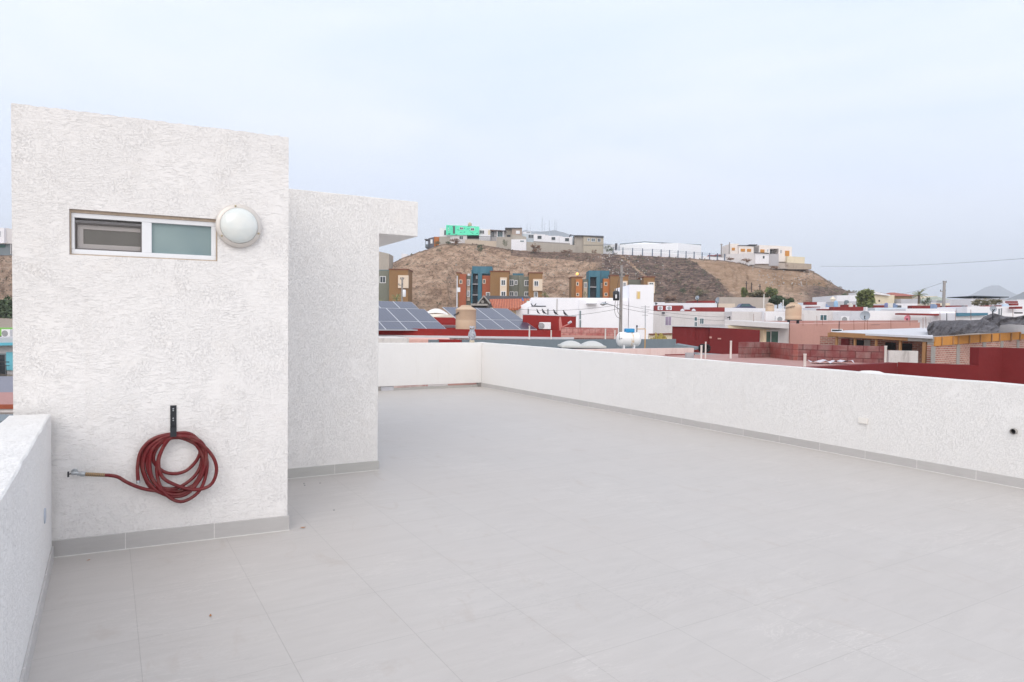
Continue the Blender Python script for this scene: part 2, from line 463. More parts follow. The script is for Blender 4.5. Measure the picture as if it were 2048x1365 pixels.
# parapets
parR = thing('parapet_wall', 'long white stucco parapet along the right side of the terrace', 'parapet', UV(8, 7.9, 0), 'terrace parapets')
m = MB(); N = 60; r = random.Random(5)
vi, vo = 7.855, 8.005
zt = lambda u: 1.075 - .004*(14.8-u)
us = [-3+(17.8+.12)*i/N for i in range(N+1)]
ji = [zt(u)+r.uniform(-.003, .003) for u in us]; jo = [zt(u)+.004+r.uniform(-.003, .003) for u in us]
for i in range(N):
    a, b = us[i], us[i+1]
    m.quad(UV(b, vi, 0), UV(a, vi, 0), UV(a, vi, ji[i]), UV(b, vi, ji[i+1]))
    m.quad(UV(a, vi, ji[i]), UV(a, vo, jo[i]), UV(b, vo, jo[i+1]), UV(b, vi, ji[i+1]))
    m.quad(UV(a, vo, -6.2), UV(b, vo, -6.2), UV(b, vo, jo[i+1]), UV(a, vo, jo[i]))
m.quad(UV(us[0], vi, -6.2), UV(us[0], vo, -6.2), UV(us[0], vo, jo[0]), UV(us[0], vi, ji[0]))
m.quad(UV(us[-1], vo, -6.2), UV(us[-1], vi, -6.2), UV(us[-1], vi, ji[-1]), UV(us[-1], vo, jo[-1]))
m.build('wall', ST_P, parR)
m = MB(); ubox(m, -3, 14.66, vi-.012, vi, 0, .1); m.build('skirting', SKR, parR, bevel=.002)
m = MB(); ubox(m, -3, 14.66, vi-.018, vi-.012, 0, .005); m.build('grout_line', _mc[('white_grout',)], parR)

parF = thing('parapet_wall', 'short white stucco parapet across the far end, with a drainage gap along its foot', 'parapet', UV(14.72, 6.5, 0), 'terrace parapets')
m = MB(); ubox(m, 14.66, 14.79, -.5, 7.853, .1, 1.078); m.build('wall', stucco('far_stucco', srgb(236, 234, 232), GA, .9, False), parF, bevel=.008)
pierm = GREY2
for v0, v1 in ((-.5, -.2), (5.18, 5.3), (7.78, 7.85)):
    m = MB(); ubox(m, 14.67, 14.78, v0, v1, 0, .099); m.build('pier', pierm, parF)
m = MB(); ubox(m, 14.7, 14.715, 5.62, 7.77, 0, .055); m.build('skirting', SKV, parF)
m = MB(); ubox(m, 14.7, 14.76, 5.305, 5.615, 0, .09); m.build('curb', LIGHTROOF, parF)

parL = thing('parapet_wall', 'low white stucco parapet at the near left, beside the stair tower', 'parapet', UV(3, -.4, 0), 'terrace parapets')
m = MB(); N = 40; r = random.Random(11)
us = [-2.2+(5.33+2.2)*i/N for i in range(N+1)]; ht = .965
for i in range(N):
    a, b = us[i], us[i+1]; vi2, vo2 = -.315, -.535
    ja, jb = [ht+.003*math.sin(x*9.1)+.002*math.sin(x*23) for x in (a, b)]
    w = lambda x: vi2+.002*math.sin(x*17)
    m.quad(UV(a, vi2, 0), UV(b, vi2, 0), UV(b, w(b), jb-.006), UV(a, w(a), ja-.006))
    m.quad(UV(a, w(a), ja-.006), UV(b, w(b), jb-.006), UV(b, vi2-.008, jb), UV(a, vi2-.008, ja))
    m.quad(UV(a, vi2-.008, ja), UV(b, vi2-.008, jb), UV(b, vo2, jb), UV(a, vo2, ja))
    m.quad(UV(b, vo2, -6.2), UV(a, vo2, -6.2), UV(a, vo2, ja), UV(b, vo2, jb))
m.quad(UV(us[0], -.315, -6.2), UV(us[0], -.535, -6.2), UV(us[0], -.535, ht), UV(us[0], -.315, ht))
m.build('wall', ST_P, parL)
m = MB(); ubox(m, -2.2, 5.3, -.315, -.303, 0, .1); m.build('skirting', SKR, parL, bevel=.002)
LP = Pl(UV(0, -.315)[:2], UL)      # its inner face
s, z = LP.sz(89, 1032); r0 = .045
m = MB(); m.lathe(LP.P(s, z, -.001), [(r0, 0), (r0, .004), (r0*.92, .007), (.0001, .008)], 24, axis=-LP.n if (LP.n.dot(UV(0, 1)) < 0) else LP.n)
tag(m.build('cover_plate', paint('grey_plastic', srgb(178, 184, 196), .05, 4, .5, 0), smooth_='auto'), 'round grey cover plate on the inner face of the near left parapet', 'cover plate')

# wall lamp
s, z = TW.sz(477.5, 453)
lc = TW.P(s, z, 0)
lamp = thing('wall_lamp', 'round frosted bulkhead lamp with a pale metal ring, fixed beside the window', 'wall lamp', lc)
m = MB(); m.lathe(lc, [(.150, 0), (.156, .006), (.156, .03), (.150, .036), (.128, .04), (.128, .012), (.0001, .012)], 48, axis=TW.n)
m.build('ring', paint('champagne_metal', srgb(206, 200, 194), .06, 3, .42, 0, metal=.35), lamp, smooth_='auto')
m = MB(); prof = [(.1275, .03)] + [(.1275*math.cos(t), .036+.062*math.sin(t)) for t in [i*math.pi/2/12 for i in range(1, 12)]] + [(.0005, .098)]
m.lathe(lc, prof, 48, axis=TW.n)
gm = NT('frosted_lamp_glass'); gm.b.inputs['Base Color'].default_value = srgb(226, 236, 236); gm.b.inputs['Roughness'].default_value = .16
gm.b.inputs['Coat Weight'].default_value = .6; gm.b.inputs['Coat Roughness'].default_value = .04; gm.b.inputs['Transmission Weight'].default_value = .15
gm.col(gm.ramp(gm.noise(scale=6, detail=2), [(.3, srgb(222, 230, 230)), (.7, srgb(240, 241, 236))]))
m.build('diffuser', gm.m, lamp, smooth_=True)
for an in (100, -20, 215):
    a = math.radians(an); p = lc + TW.d*math.cos(a)*.141 + Vector((0, 0, 1))*math.sin(a)*.141
    m = MB(); m.lathe(p+TW.n*.036, [(.007, 0), (.007, .006), (.004, .012), (.0003, .013)], 12, axis=TW.n)
    m.build('screw', paint('brass_screw', srgb(190, 178, 150), .05, 5, .25, 0, metal=.9), lamp, smooth_=True)

# hook with the hose
hk = TW.sz(347, 860)
hook = thing('hose_hook', 'black flat-bar hook screwed to the tower wall, holding the red hose', 'hook', TW.P(hk[0], hk[1], 0))
m = MB(); m.px(TW, 340.5, 811, 353, 868, .001, .006)
m.build('plate', BLACKM, hook, bevel=.001)
sA, zA = TW.sz(347, 866); wA = TW.sz(353, 866)[0]-TW.sz(340.5, 866)[0]
m = MB(); m.pbox(TW, sA-wA/2, sA+wA/2, zA-.012, zA-.006, .0, .1); m.pbox(TW, sA-wA/2, sA+wA/2, zA-.012, zA+.05, .1, .106)
m.build('arm', BLACKM, hook, bevel=.001)
for yy in (818, 821.5, 837, 841):
    s, z = TW.sz(346.5, yy); m = MB(); m.lathe(TW.P(s, z, .006), [(.0052, 0), (.0045, .003), (.0003, .0035)], 10, axis=TW.n)
    m.build('screw', STEEL, hook, smooth_=True)


def cat(P, n=8, closed=False):
    out = []; N = len(P)
    for i in range(N-1):
        p0 = P[max(i-1, 0)]; p1 = P[i]; p2 = P[i+1]; p3 = P[min(i+2, N-1)]
        for k in range(n):
            t = k/n
            out.append(.5*((2*p1)+(p2-p0)*t+(2*p0-5*p1+4*p2-p3)*t*t+(3*p1-p0-3*p2+p3)*t*t*t))
    out.append(P[-1]); return out


HP = [(277, 960, .03), (276, 930, .03), (284, 898, .035), (310, 874, .045), (352, 864, .06),
      (382, 866, .06), (403, 889, .05), (414, 929, .045), (399, 977, .055), (361, 999, .06), (326, 978, .05), (314, 935, .04), (326, 893, .05), (348, 869, .06),
      (394, 880, .065), (424, 909, .06), (432, 939, .06), (419, 967, .06), (386, 975, .065), (349, 965, .06), (324, 949, .05), (318, 917, .05), (332, 884, .05), (350, 870, .07),
      (378, 872, .07), (399, 890, .04), (406, 929, .03), (386, 969, .03), (349, 987, .03), (307, 977, .025), (289, 950, .02), (284, 917, .02), (304, 885, .03), (345, 869, .05),
      (380, 870, .07), (405, 885, .06), (412, 915, .055), (399, 955, .055), (372, 985, .05), (336, 988, .045), (303, 968, .04), (287, 935, .035), (294, 901, .04), (318, 877, .05), (349, 867, .065),
      (376, 873, .06), (396, 893, .05), (408, 922, .045), (398, 958, .045), (366, 983, .05), (330, 981, .05), (306, 955, .045), (300, 925, .04), (306, 896, .045), (330, 874, .05), (350, 869, .06),
      (378, 876, .05), (400, 900, .02), (402, 926, .02), (386, 954, .02), (352, 974, .035), (319, 971, .035), (301, 950, .03), (295, 919, .03), (310, 887, .04), (346, 872, .055),
      (379, 880, .045), (399, 897, .03), (394, 918, .02), (374, 939, .02), (350, 946, .02), (326, 941, .02), (308, 922, .02), (311, 900, .03), (328, 880, .045), (352, 873, .05),
      (386, 878, .05), (409, 904, .03), (411, 935, .03), (392, 964, .03), (362, 979, .03), (338, 979, .035),
      (306, 978, .04), (280, 972, .045), (255, 961, .05), (238, 951, .05), (222, 947.5, .05), (212, 947, .05)]
pts = [TW.P(*TW.sz(x, y), o+.012) for x, y, o in HP]
hosem = NT('worn_red_rubber'); hosem.b.inputs['Roughness'].default_value = .5
hosem.col(hosem.mix(hosem.ramp(hosem.noise(scale=14, detail=5), [(.46, 0.0), (.7, .75)]), hosem.ramp(hosem.noise(scale=3), [(.3, srgb(88, 12, 17)), (.7, srgb(118, 20, 26))]), srgb(116, 66, 60)))
m = MB(); m.sweep(cat(pts, 7), .0118, 10)
hose = thing('garden_hose', 'dusty red rubber hose coiled on the black hook and plugged into the tap', 'hose', TW.P(hk[0], hk[1]-.1, .03))
m.build('tube', hosem.m, hose, smooth_=True)
p0 = TW.P(*TW.sz(212, 947), .062); p1 = TW.P(*TW.sz(173, 945.5), .055)
m = MB(); m.sweep([p0, (p0+p1)/2, p1], .0105, 10); m.build('sleeve', paint('brown_hose_end', srgb(96, 78, 66), .2, 20, .6), hose, smooth_=True)
m = MB()
for k in range(11):
    c = p0.lerp(p1, (k+.5)/11); dd = (p1-p0).normalized(); m.cyl(c-dd*.003, c+dd*.003, .0135, 12)
m.build('spring', paint('rusty_spring', srgb(168, 142, 108), .2, 20, .4, 0, metal=.5), hose)
p2 = TW.P(*TW.sz(157, 945), .05)
m = MB(); dd = (p2-p1); m.lathe(p1, [(.012, 0), (.016, .004), (.017, .02), (.0165, dd.length*.55), (.013, dd.length*.7), (.013, dd.length)], 16, axis=dd); m.build('coupling', STEEL, hose, smooth_='auto')
pe = pts[0]; m = MB(); m.lathe(pe+Vector((0, 0, .006)), [(.011, 0), (.013, .003), (.013, .02), (.011, .022)], 14, axis=(0, 0, -1)); m.build('end_fitting', STEEL, hose, smooth_='auto')
# tap in the wall
tp = TW.P(*TW.sz(149, 944), .0)
tap = thing('garden_tap', 'small chrome tap in the tower wall where the red hose plugs in', 'tap', tp)
m = MB(); m.cyl(tp, tp+TW.n*.05, .009, 12); m.lathe(tp+TW.n*.05-TW.d*.012, [(.010, 0), (.012, .004), (.012, .03), (.009, .04)], 14, axis=TW.d); m.build('body', STEEL, tap, smooth_='auto')
m = MB(); hp = TW.P(*TW.sz(139, 946), .05); m.pbox(TW, TW.sz(137, 946)[0], TW.sz(140.5, 946)[0], hp.z-.018, hp.z+.018, .046, .054)
m.cyl(hp-TW.d*.002, tp+TW.n*.05, .004, 8); m.build('handle', BLACKM, tap)
m = MB(); m.lathe(tp, [(.02, 0), (.02, .003), (.01, .005)], 20, axis=TW.n); m.build('flange', STEEL, tap, smooth_='auto')

# on the right parapet
RP = Pl(UV(0, 7.855)[:2], math.radians(30.7-90))
m = MB(); s, z = RP.sz(1727, 842); m.pbox(RP, s-.058, s+.058, z-.033, z+.037, 0, .022)
tag(m.build('junction_box', WHITEP, bevel=.005), 'small white electrical box on the inner face of the right parapet', 'junction box')
s, z = RP.sz(2029, 863); pc = RP.P(s, z, -.05)
pip = thing('drain_pipe', 'short open pipe stub poking out of the right parapet', 'pipe', pc)
m = MB(); m.lathe(pc, [(.03, 0), (.03, .085), (.026, .088), (.025, .04)], 20, axis=RP.n); m.build('sleeve', GREY2, pip, smooth_='auto')
m = MB(); m.lathe(pc, [(.024, .02), (.024, .06), (.0005, .061)], 20, axis=RP.n); m.build('bore', BLACK, pip)

# owl decoy
ob = UV(14.72, 0)
q = ray(944, 684); k = (UV(14.72, 0)).dot(UV(1, 0))/q.dot(UV(1, 0)); ob = EYE+q*k; ob.z = 1.08
owl = thing('owl_figure', 'grey plastic owl decoy perched on the far parapet', 'owl decoy', ob)
owm = NT('mottled_grey_plastic'); owm.b.inputs['Roughness'].default_value = .7
owm.col(owm.ramp(owm.noise(scale=38, detail=4), [(.35, srgb(120, 122, 132)), (.6, srgb(190, 192, 200))]))
m = MB(); m.lathe(ob, [(.045, .05), (.062, .09), (.074, .16), (.075, .22), (.066, .265), (.056, .285), (.06, .31), (.064, .34), (.052, .375), (.03, .392), (.0005, .395)], 20)
for sx in (-1, 1):
    e = ob + Vector((sx*.04, 0, .36)); m.lathe(e, [(.02, 0), (.014, .03), (.001, .055)], 8, axis=(sx*.35, 0, 1))
    m.sweep([ob+Vector((sx*.066, -.01, .26)), ob+Vector((sx*.074, -.01, .17)), ob+Vector((sx*.05, .03, .07))], [.01, .024, .006], 8)
m.build('body', owm.m, owl, smooth_=True)
m = MB(); m.lathe(ob, [(.062, 0), (.062, .045), (.05, .055), (.0005, .056)], 20); m.build('base', paint('sandy_base', srgb(196, 184, 164), .1, 8), owl, smooth_='auto')
for sx in (-1, 1):
    m = MB(); m.lathe(ob+Vector((sx*.028-.008, -.054, .335)), [(.017, 0), (.017, .006), (.0005, .009)], 12, axis=(0, -1, 0)); m.build('eye', paint('owl_eye', srgb(120, 96, 50), .1, 8), owl, smooth_=True)
m = MB(); m.lathe(ob+Vector((-.008, -.062, .325)), [(.01, 0), (.006, .014), (.0005, .022)], 8, axis=(0, -1, -.8)); m.build('beak', DKGREY, owl)

# litter
leafm = paint('dry_leaf', srgb(176, 116, 60), .2, 20, .8)
for x, y, a, lab in ((606, 1057, .3, 'curled brown dry leaf on the floor by the tower corner'), (177, 1122, 1.2, 'tiny brown leaf scrap on the floor near the left parapet'), (421, 1233, 2.0, 'small dark crumb of litter on the open floor')):
    p = G(x, y, 0); k = .024 if x == 606 else .014
    m = MB(); c, s_ = math.cos(a), math.sin(a)
    row = []
    for i in range(7):
        t = i/6*2-1; w = .42*(1-t*t); h = .25*t*t+.1
        for j in (-1, 0, 1):
            lx, ly = t*k, j*w*k; row.append((p.x+lx*c-ly*s_, p.y+lx*s_+ly*c, .002+(h+.3*abs(j)*w)*k))
    m.add(row, [(i*3+j, (i+1)*3+j, (i+1)*3+j+1, i*3+j+1) for i in range(6) for j in range(2)])
    tag(m.build('dry_leaf', leafm), lab, 'leaf', 'litter on the terrace')
for k, (x, y) in enumerate(((608, 968), (609.5, 971.5), (640, 967), (668, 1021))):
    p = G(x, y, 0); m = MB(); m.lathe(p, [(.005, 0), (.006, .003), (.0005, .006)], 7)
    tag(m.build('pebble', DKGREY), 'one of the dark crumbs scattered on the terrace floor', 'pebble', 'dark crumbs on the terrace floor')
# ================================================================ generic builders for the town
def win_part(parent, pl, x0, y0, x1, y1, gl, fw=.07, off=0.0, split=1, fmat=None):
    s0, s1 = pl.sz(x0, (y0+y1)/2)[0], pl.sz(x1, (y0+y1)/2)[0]
    xm = (x0+x1)/2; z0, z1 = pl.sz(xm, y1)[1], pl.sz(xm, y0)[1]
    m = MB()
    m.pbox(pl, s0-fw, s1+fw, z1, z1+fw, off, off+.05); m.pbox(pl, s0-fw, s1+fw, z0-fw, z0, off, off+.06)
    m.pbox(pl, s0-fw, s0, z0, z1, off, off+.05); m.pbox(pl, s1, s1+fw, z0, z1, off, off+.05)
    for k in range(1, split+1):
        if split > 1 or k < split:
            pass
    for k in range(1, split):
        sm = s0+(s1-s0)*k/split; m.pbox(pl, sm-fw*.3, sm+fw*.3, z0, z1, off, off+.045)
    w = m.build('window', fmat or FRAME, parent)
    m = MB(); m.pbox(pl, s0, s1, z0, z1, off+.005, off+.02); m.build('pane', gl, w)
    return w


def ring(m, pl, s0, s1, z0, z1, o0, o1, t=.15):
    m.pbox(pl, s0, s1, z0, z1, o1-t, o1); m.pbox(pl, s0, s1, z0, z1, o0, o0+t)
    m.pbox(pl, s0, s0+t, z0, z1, o0+t, o1-t); m.pbox(pl, s1-t, s1, z0, z1, o0+t, o1-t)


def house(name, label, cat_, pl, x0, x1, yt, back, wall, coping=None, ch=.5, windows=(), group=None, zb=None,
          roof=None, ytx=None, front=0.0, parname='parapet'):
    """flat-roofed block: wall body, roof sheet and a parapet ring; yt is the pixel row of its top at column ytx"""
    ym = yt+8
    s0, s1 = sorted((pl.sz(x0, ym)[0], pl.sz(x1, ym)[0]))
    zt = pl.sz(ytx if ytx is not None else (x0+x1)/2, yt)[1]
    c = pl.P((s0+s1)/2, 0, -back/2)
    g = gz(c.x, c.y)-.4 if zb is None else zb
    t = thing(name, label, cat_, (c.x, c.y, g), group)
    m = MB(); m.pbox(pl, s0, s1, g, zt-ch, -back, front); m.build('wall', wall, t)
    e = .02 if coping else 0
    m = MB(); ring(m, pl, s0-e, s1+e, zt-ch+.004, zt, -back-e, front+e); m.build(parname, coping or wall, t)
    m = MB(); m.pbox(pl, s0+.14, s1-.14, zt-ch, zt-ch+.05, -back+.14, front-.14); m.build('roof', roof or LIGHTROOF, t)
    for wd in windows:
        win_part(t, pl, *wd[:4], wd[4], *(wd[5:6] or (.06,)), off=front, split=(wd[6] if len(wd) > 6 else 2))
    t_info[t.name] = (s0, s1, zt, g)
    return t


t_info = {}


def tinaco(x, ytop, ybot, d, rpx, label, stand=False, logo=None, dome=False):
    p = at(x, ybot, d); r = rpx/F_PX*d; zt = at(x, ytop, d).z; H = zt-p.z
    t = thing('water_tank', label, 'water tank', p, 'rooftop water tanks')
    m = MB()
    if dome: pr = [(r*.97, 0), (r, .05*H), (r, .2*H), (r*.985, .22*H), (r, .24*H), (r, .68*H), (r*1.0, .72*H), (r*.96, .78*H), (r*.8, .87*H), (r*.5, .945*H), (r*.36, .96*H)]
    else: pr = [(r*.98, 0), (r, .04*H), (r, .4*H), (r*.985, .42*H), (r, .44*H), (r, .8*H), (r*1.03, .815*H), (r*1.03, .83*H), (r*.98, .85*H), (r*.52, .955*H), (r*.5, .96*H)]
    m.lathe(p, pr, 32); m.build('body', TANKP, t, smooth_='auto')
    m = MB(); m.lathe(p+Vector((0, 0, .955*H)), [(r*.5, 0), (r*.52, .01*H), (r*.5, .035*H), (r*.3, .05*H), (.001, .05*H)], 20); m.build('lid', TANKP, t, smooth_='auto')
    if logo:
        cu = bpy.data.curves.new('lettering', 'FONT'); cu.body = logo[0]; cu.size = logo[1]; cu.extrude = .004; cu.align_x = 'CENTER'
        o = bpy.data.objects.new('lettering', cu); C.objects.link(o); cu.materials.append(BLACK)
        o.parent = t; a = logo[2]
        cd = Vector((math.sin(a), -math.cos(a), 0))
        # the letters are bent round the tank: one curve per glyph would be finer than the eye can see here
        o.location = cd*(r+.02)+Vector((0, 0, logo[3]*H)); o.rotation_euler = (math.pi/2, logo[4], a)
        bpy.context.view_layer.update()
        me = bpy.data.meshes.new_from_object(o.evaluated_get(bpy.context.evaluated_depsgraph_get()))
        o2 = bpy.data.objects.new('lettering', me); C.objects.link(o2); o2.parent = t; o2.location = o.location; o2.rotation_euler = o.rotation_euler
        bpy.data.objects.remove(o); o2.name = 'lettering'
        if not me.materials: me.materials.append(BLACK)
    if stand:
        m = MB()
        for k in range(4):
            an = k*math.pi/2+.5; q = p+Vector((math.cos(an)*r*.8, math.sin(an)*r*.8, -.02)); m.cyl(q-Vector((0, 0, .5)), q, .07, 6)
        m.lathe(p-Vector((0, 0, .06)), [(r*1.15, 0), (r*1.15, .06)], 8); m.build('stand', BLACKM, t)
    return t


def acunit(pl, x0, y0, x1, y1, label, dep=.35, fan=.66, front=.02, m_=None):
    s0, s1 = pl.sz(x0, (y0+y1)/2)[0], pl.sz(x1, (y0+y1)/2)[0]; z0, z1 = pl.sz((x0+x1)/2, y1)[1], pl.sz((x0+x1)/2, y0)[1]
    c = pl.P((s0+s1)/2, z0, front+dep/2)
    t = thing('air_conditioner', label, 'air conditioner', c, 'outdoor air conditioning units')
    m = MB(); m.pbox(pl, s0, s1, z0+.03, z1, front, front+dep); m.build('case', m_ or FRAME, t, bevel=.02)
    fc = pl.P(s0+(s1-s0)*(1-fan), (z0+z1)/2, front+dep+.002); R = min((z1-z0)*.42, (s1-s0)*.36)
    m = MB(); m.lathe(fc, [(R, -.004), (R, .012), (R*.9, .014), (R*.88, .004), (R*.15, .006), (.001, .014)], 20, axis=pl.n); m.build('fan_grille', paint('fan_grey', srgb(150, 152, 156), .1, 6, .6, 0), t, smooth_='auto')
    for f in (.15, .85):
        m = MB(); m.pbox(pl, s0+(s1-s0)*f-.03, s0+(s1-s0)*f+.03, z0, z0+.03, front+.02, front+dep-.02); m.build('foot', BLACKM, t)
    return t


def dish(x, y, d, rx, ry, label, m_=None, dirv=(-.55, -.75, .35), pole=1.0):
    c = at(x, y, d); R = ry/F_PX*d; ax = Vector(dirv).normalized()
    t = thing('satellite_dish', label, 'satellite dish', c-Vector((0, 0, R+pole*.3)), 'satellite dishes')
    pr = [(R*math.sin(a)/math.sin(.62), -(math.cos(a)-1)*R*1.1/math.sin(.62)*.9) for a in [.62*i/8 for i in range(9)]]
    m = MB(); n = 28; vs = []; fs = []; a_ = ax.orthogonal().normalized(); b_ = ax.cross(a_)
    for th in (0, -.02):
        for r_, h in pr:
            for k in range(n):
                an = 2*math.pi*k/n; vs.append(c+ax*(h+th-.12*R)+(a_*math.cos(an)+b_*math.sin(an))*r_)
    K = len(pr)
    for L_ in (0, 1):
        for i in range(K-1):
            for k in range(n):
                k2 = (k+1) % n; q = (L_*K*n+i*n+k, L_*K*n+i*n+k2, L_*K*n+(i+1)*n+k2, L_*K*n+(i+1)*n+k); fs.append(q if L_ else q[::-1])
    m.add(vs, fs); m.build('reflector', m_ or DISHM, t, smooth_=True)
    m = MB(); b = c-Vector((0, 0, R+pole*.3)); m.sweep([b-Vector((0, 0, .3)), b+Vector((0, 0, R*.4)), c-ax*.2*R], .03+.0004*d, 6)
    m.sweep([c-ax*.05-Vector((0, 0, R*.9)), c+ax*R*1.0-Vector((0, 0, R*.25))], .02+.0003*d, 6); m.build('mount', BLACKM, t)
    return t


LEAF = {}


def leafmat(nm, c1, c2):
    if nm in LEAF: return LEAF[nm]
    t = NT(nm); t.b.inputs['Roughness'].default_value = .75
    oi = t.n.new('ShaderNodeTexCoord').outputs['Object']
    t.col(t.ramp(t.noise(scale=1.7, detail=5, rough=.7), [(.3, c1), (.68, c2)]))
    LEAF[nm] = t.m; return t.m


def crown(m, c, rx, ry, rz, n, leaf, seed, clumps=9, floor=None):
    r = random.Random(seed)
    cl = []
    for i in range(clumps):
        a = r.uniform(0, 2*math.pi); e = r.uniform(-.7, 1); k = r.uniform(.35, .8)
        cl.append((Vector((math.cos(a)*k*rx*math.sqrt(max(0, 1-e*e*.6)), math.sin(a)*k*ry*math.sqrt(max(0, 1-e*e*.6)), e*.62*rz)), r.uniform(.3, .55)))
    for i in range(n):
        cc, cr = r.choice(cl)
        d = Vector((r.gauss(0, 1), r.gauss(0, 1), r.gauss(0, 1))).normalized()*(r.random()**.4)*cr
        p = Vector(c)+cc+Vector((d.x*rx, d.y*ry, d.z*rz))
        if floor is not None and p.z < floor: continue
        a = Vector((r.gauss(0, 1), r.gauss(0, 1), r.gauss(0, 1))).normalized(); b = a.orthogonal().normalized()
        s = leaf*r.uniform(.5, 1.3)
        m.add([p-a*s, p+b*s*.55, p+a*s, p-b*s*.55], [(0, 1, 2, 3)])


def tree(x, ytop, ybot, d, wpx, label, mat, trunkpx=6, seed=1, n=500, leaf=None, grp=None, name='tree', catn='tree', base=None, clumps=10, trunk=True):
    c = at(x, (ytop+ybot)/2, d); rx = wpx/2/F_PX*d; rz = (ybot-ytop)/2/F_PX*d
    g = base if base is not None else c.z-rz-trunkpx/F_PX*d
    t = thing(name, label, catn, (c.x, c.y, g), grp)
    m = MB(); crown(m, c, rx*1.05, rx, rz*1.1, n, leaf or max(rx*.11, .05), seed, clumps)
    m.build('crown', mat, t)
    if trunk:
        r = random.Random(seed+5); m = MB(); m.sweep([(c.x, c.y, g-.2), (c.x+.05*rx, c.y, (g+c.z)/2), (c.x, c.y, c.z+.3*rz)], [rx*.09, rx*.07, rx*.02], 7)
        for k in range(5):
            a = r.uniform(0, 6.28); b0 = Vector((c.x, c.y, c.z-rz*.5+rz*.15*k))
            m.sweep([b0, b0+Vector((math.cos(a)*rx*.3, math.sin(a)*rx*.3, rz*.25)), b0+Vector((math.cos(a)*rx*.6, math.sin(a)*rx*.6, rz*.6))], [rx*.045, rx*.03, rx*.01], 5)
        m.build('trunk', paint('bark', srgb(98, 82, 68), .2, 4, .95), t)
    return t


def palm(x, ytop, ybot, d, wpx, label, seed=1, base=None):
    top = at(x, ytop+(ybot-ytop)*.45, d); R = wpx/2/F_PX*d; g = at(x, ybot, d).z if base is None else base
    t = thing('palm_tree', label, 'palm tree', (top.x, top.y, g), 'palm trees')
    r = random.Random(seed); m = MB(); n = 22
    for k in range(n):
        a = k*2.4; el = r.uniform(-.2, 1.25); L = R*r.uniform(.85, 1.15); dv = Vector((math.cos(a)*math.cos(el), math.sin(a)*math.cos(el), math.sin(el)))
        p = Vector(top); sd = dv.cross(Vector((0, 0, 1))).normalized(); prev = None
        for i in range(8):
            q = p+dv*L/8; dv = (dv+Vector((0, 0, -.16))).normalized(); w = R*.15*math.sin(math.pi*(i+.8)/9)
            for sgn in (-1, 1):
                m.add([p, p+sd*sgn*w-Vector((0, 0, w*.5))+dv*w*.5, p+(q-p)*.5], [(0, 1, 2)]); m.add([(p+q)/2, (p+q)/2+sd*sgn*w-Vector((0, 0, w*.4))+dv*w*.5, q], [(0, 1, 2)])
            p = q
    m.build('fronds', leafmat('palm_green', srgb(84, 98, 60), srgb(156, 158, 110)), t)
    m = MB(); m.sweep([(top.x, top.y, g-.2), tuple(top)], [R*.13, R*.1], 8); m.build('trunk', paint('bark', srgb(98, 82, 68), .2, 4, .95), t)
    return t


def bird(x, y, d, label, flip=1, s=1.0):
    p = at(x, y, d); k = .17*s*flip; z = Vector((0, 0, 1)); e = Vector((1, 0, 0))
    m = MB(); m.sweep([p-e*k*1.25+z*.02, p-e*k*.7+z*.05, p-e*k*.2+z*.09, p+e*k*.25+z*.15, p+e*k*.45+z*.22, p+e*k*.55+z*.27, p+e*k*.68+z*.285, p+e*k*.95+z*.265],
                      [.012*s, .03*s, .065*s, .07*s, .042*s, .034*s, .026*s, .004], 9)
    b = m.build('pigeon', paint('dark_feathers', (.03, .032, .045, 1), .5, 9, .6), loc=p-z*.06, smooth_=True)
    tag(b, label, 'pigeon', 'pigeons perched on the walls')
    ROOTLOC[b.name] = p-z*.06
    for sy in (-.02, .02):
        m = MB(); m.cyl(p+Vector((0, sy, -.02)), p+Vector((0, sy, .05)), .006, 5); m.build('leg', paint('bird_leg', srgb(150, 80, 70), .1, 9), b)
    return b


def vpipe(x, y0, y1, d, rpx, label, mat=None, grp='roof vent pipes'):
    a = at(x, y1, d); b = at(x, y0, d); r = rpx/F_PX*d
    m = MB(); m.lathe((b.x, b.y, a.z-.15), [(r, 0), (r, b.z-a.z+.12), (r*1.12, b.z-a.z+.125), (r*1.12, b.z-a.z+.15), (r*.7, b.z-a.z+.15), (r*.7, b.z-a.z)], 12)
    tag(m.build('vent_pipe', mat or WHITEP, smooth_='auto'), label, 'pipe', grp)


GD = 30.7; UD = 30.7-90
# ================================================================ nearest roofs beyond the right parapet
PBR = srgb(156, 124, 120)
BLK1 = masonry('painted_block', PBR, srgb(140, 98, 94), srgb(104, 76, 72), math.radians(GD), .42, .21, .012, srgb(124, 40, 42), .6)
BLK2 = masonry('painted_block_side', PBR, srgb(152, 106, 100), srgb(120, 88, 82), math.radians(UD), .42, .21, .012, srgb(150, 42, 42), .85)

# pink flat roof house with the block parapet
pA = pln(1483, 22.4, GD, 700)
zr = .5
hb = thing('row_house', 'pink-roofed house with an unfinished block parapet, just beyond the right parapet', 'house', pA.P(0, gz(0, 20)))
def gpt(x, y, z): q = G(x, y, z); return (q.x, q.y)
# roof sheet bounded by ledge line at the back and the red wall at the right
b0 = pln(1220, 22.4, GD, 697)
k0 = b0.sz(1100, 700)[0]
def prism(poly, z0, z1):
    m = MB(); n = len(poly); m.add([(p[0], p[1], z0) for p in poly]+[(p[0], p[1], z1) for p in poly], [tuple(range(n))[::-1], tuple(range(n, 2*n))]+[(i, (i+1) % n, n+(i+1) % n, n+i) for i in range(n)]); return m
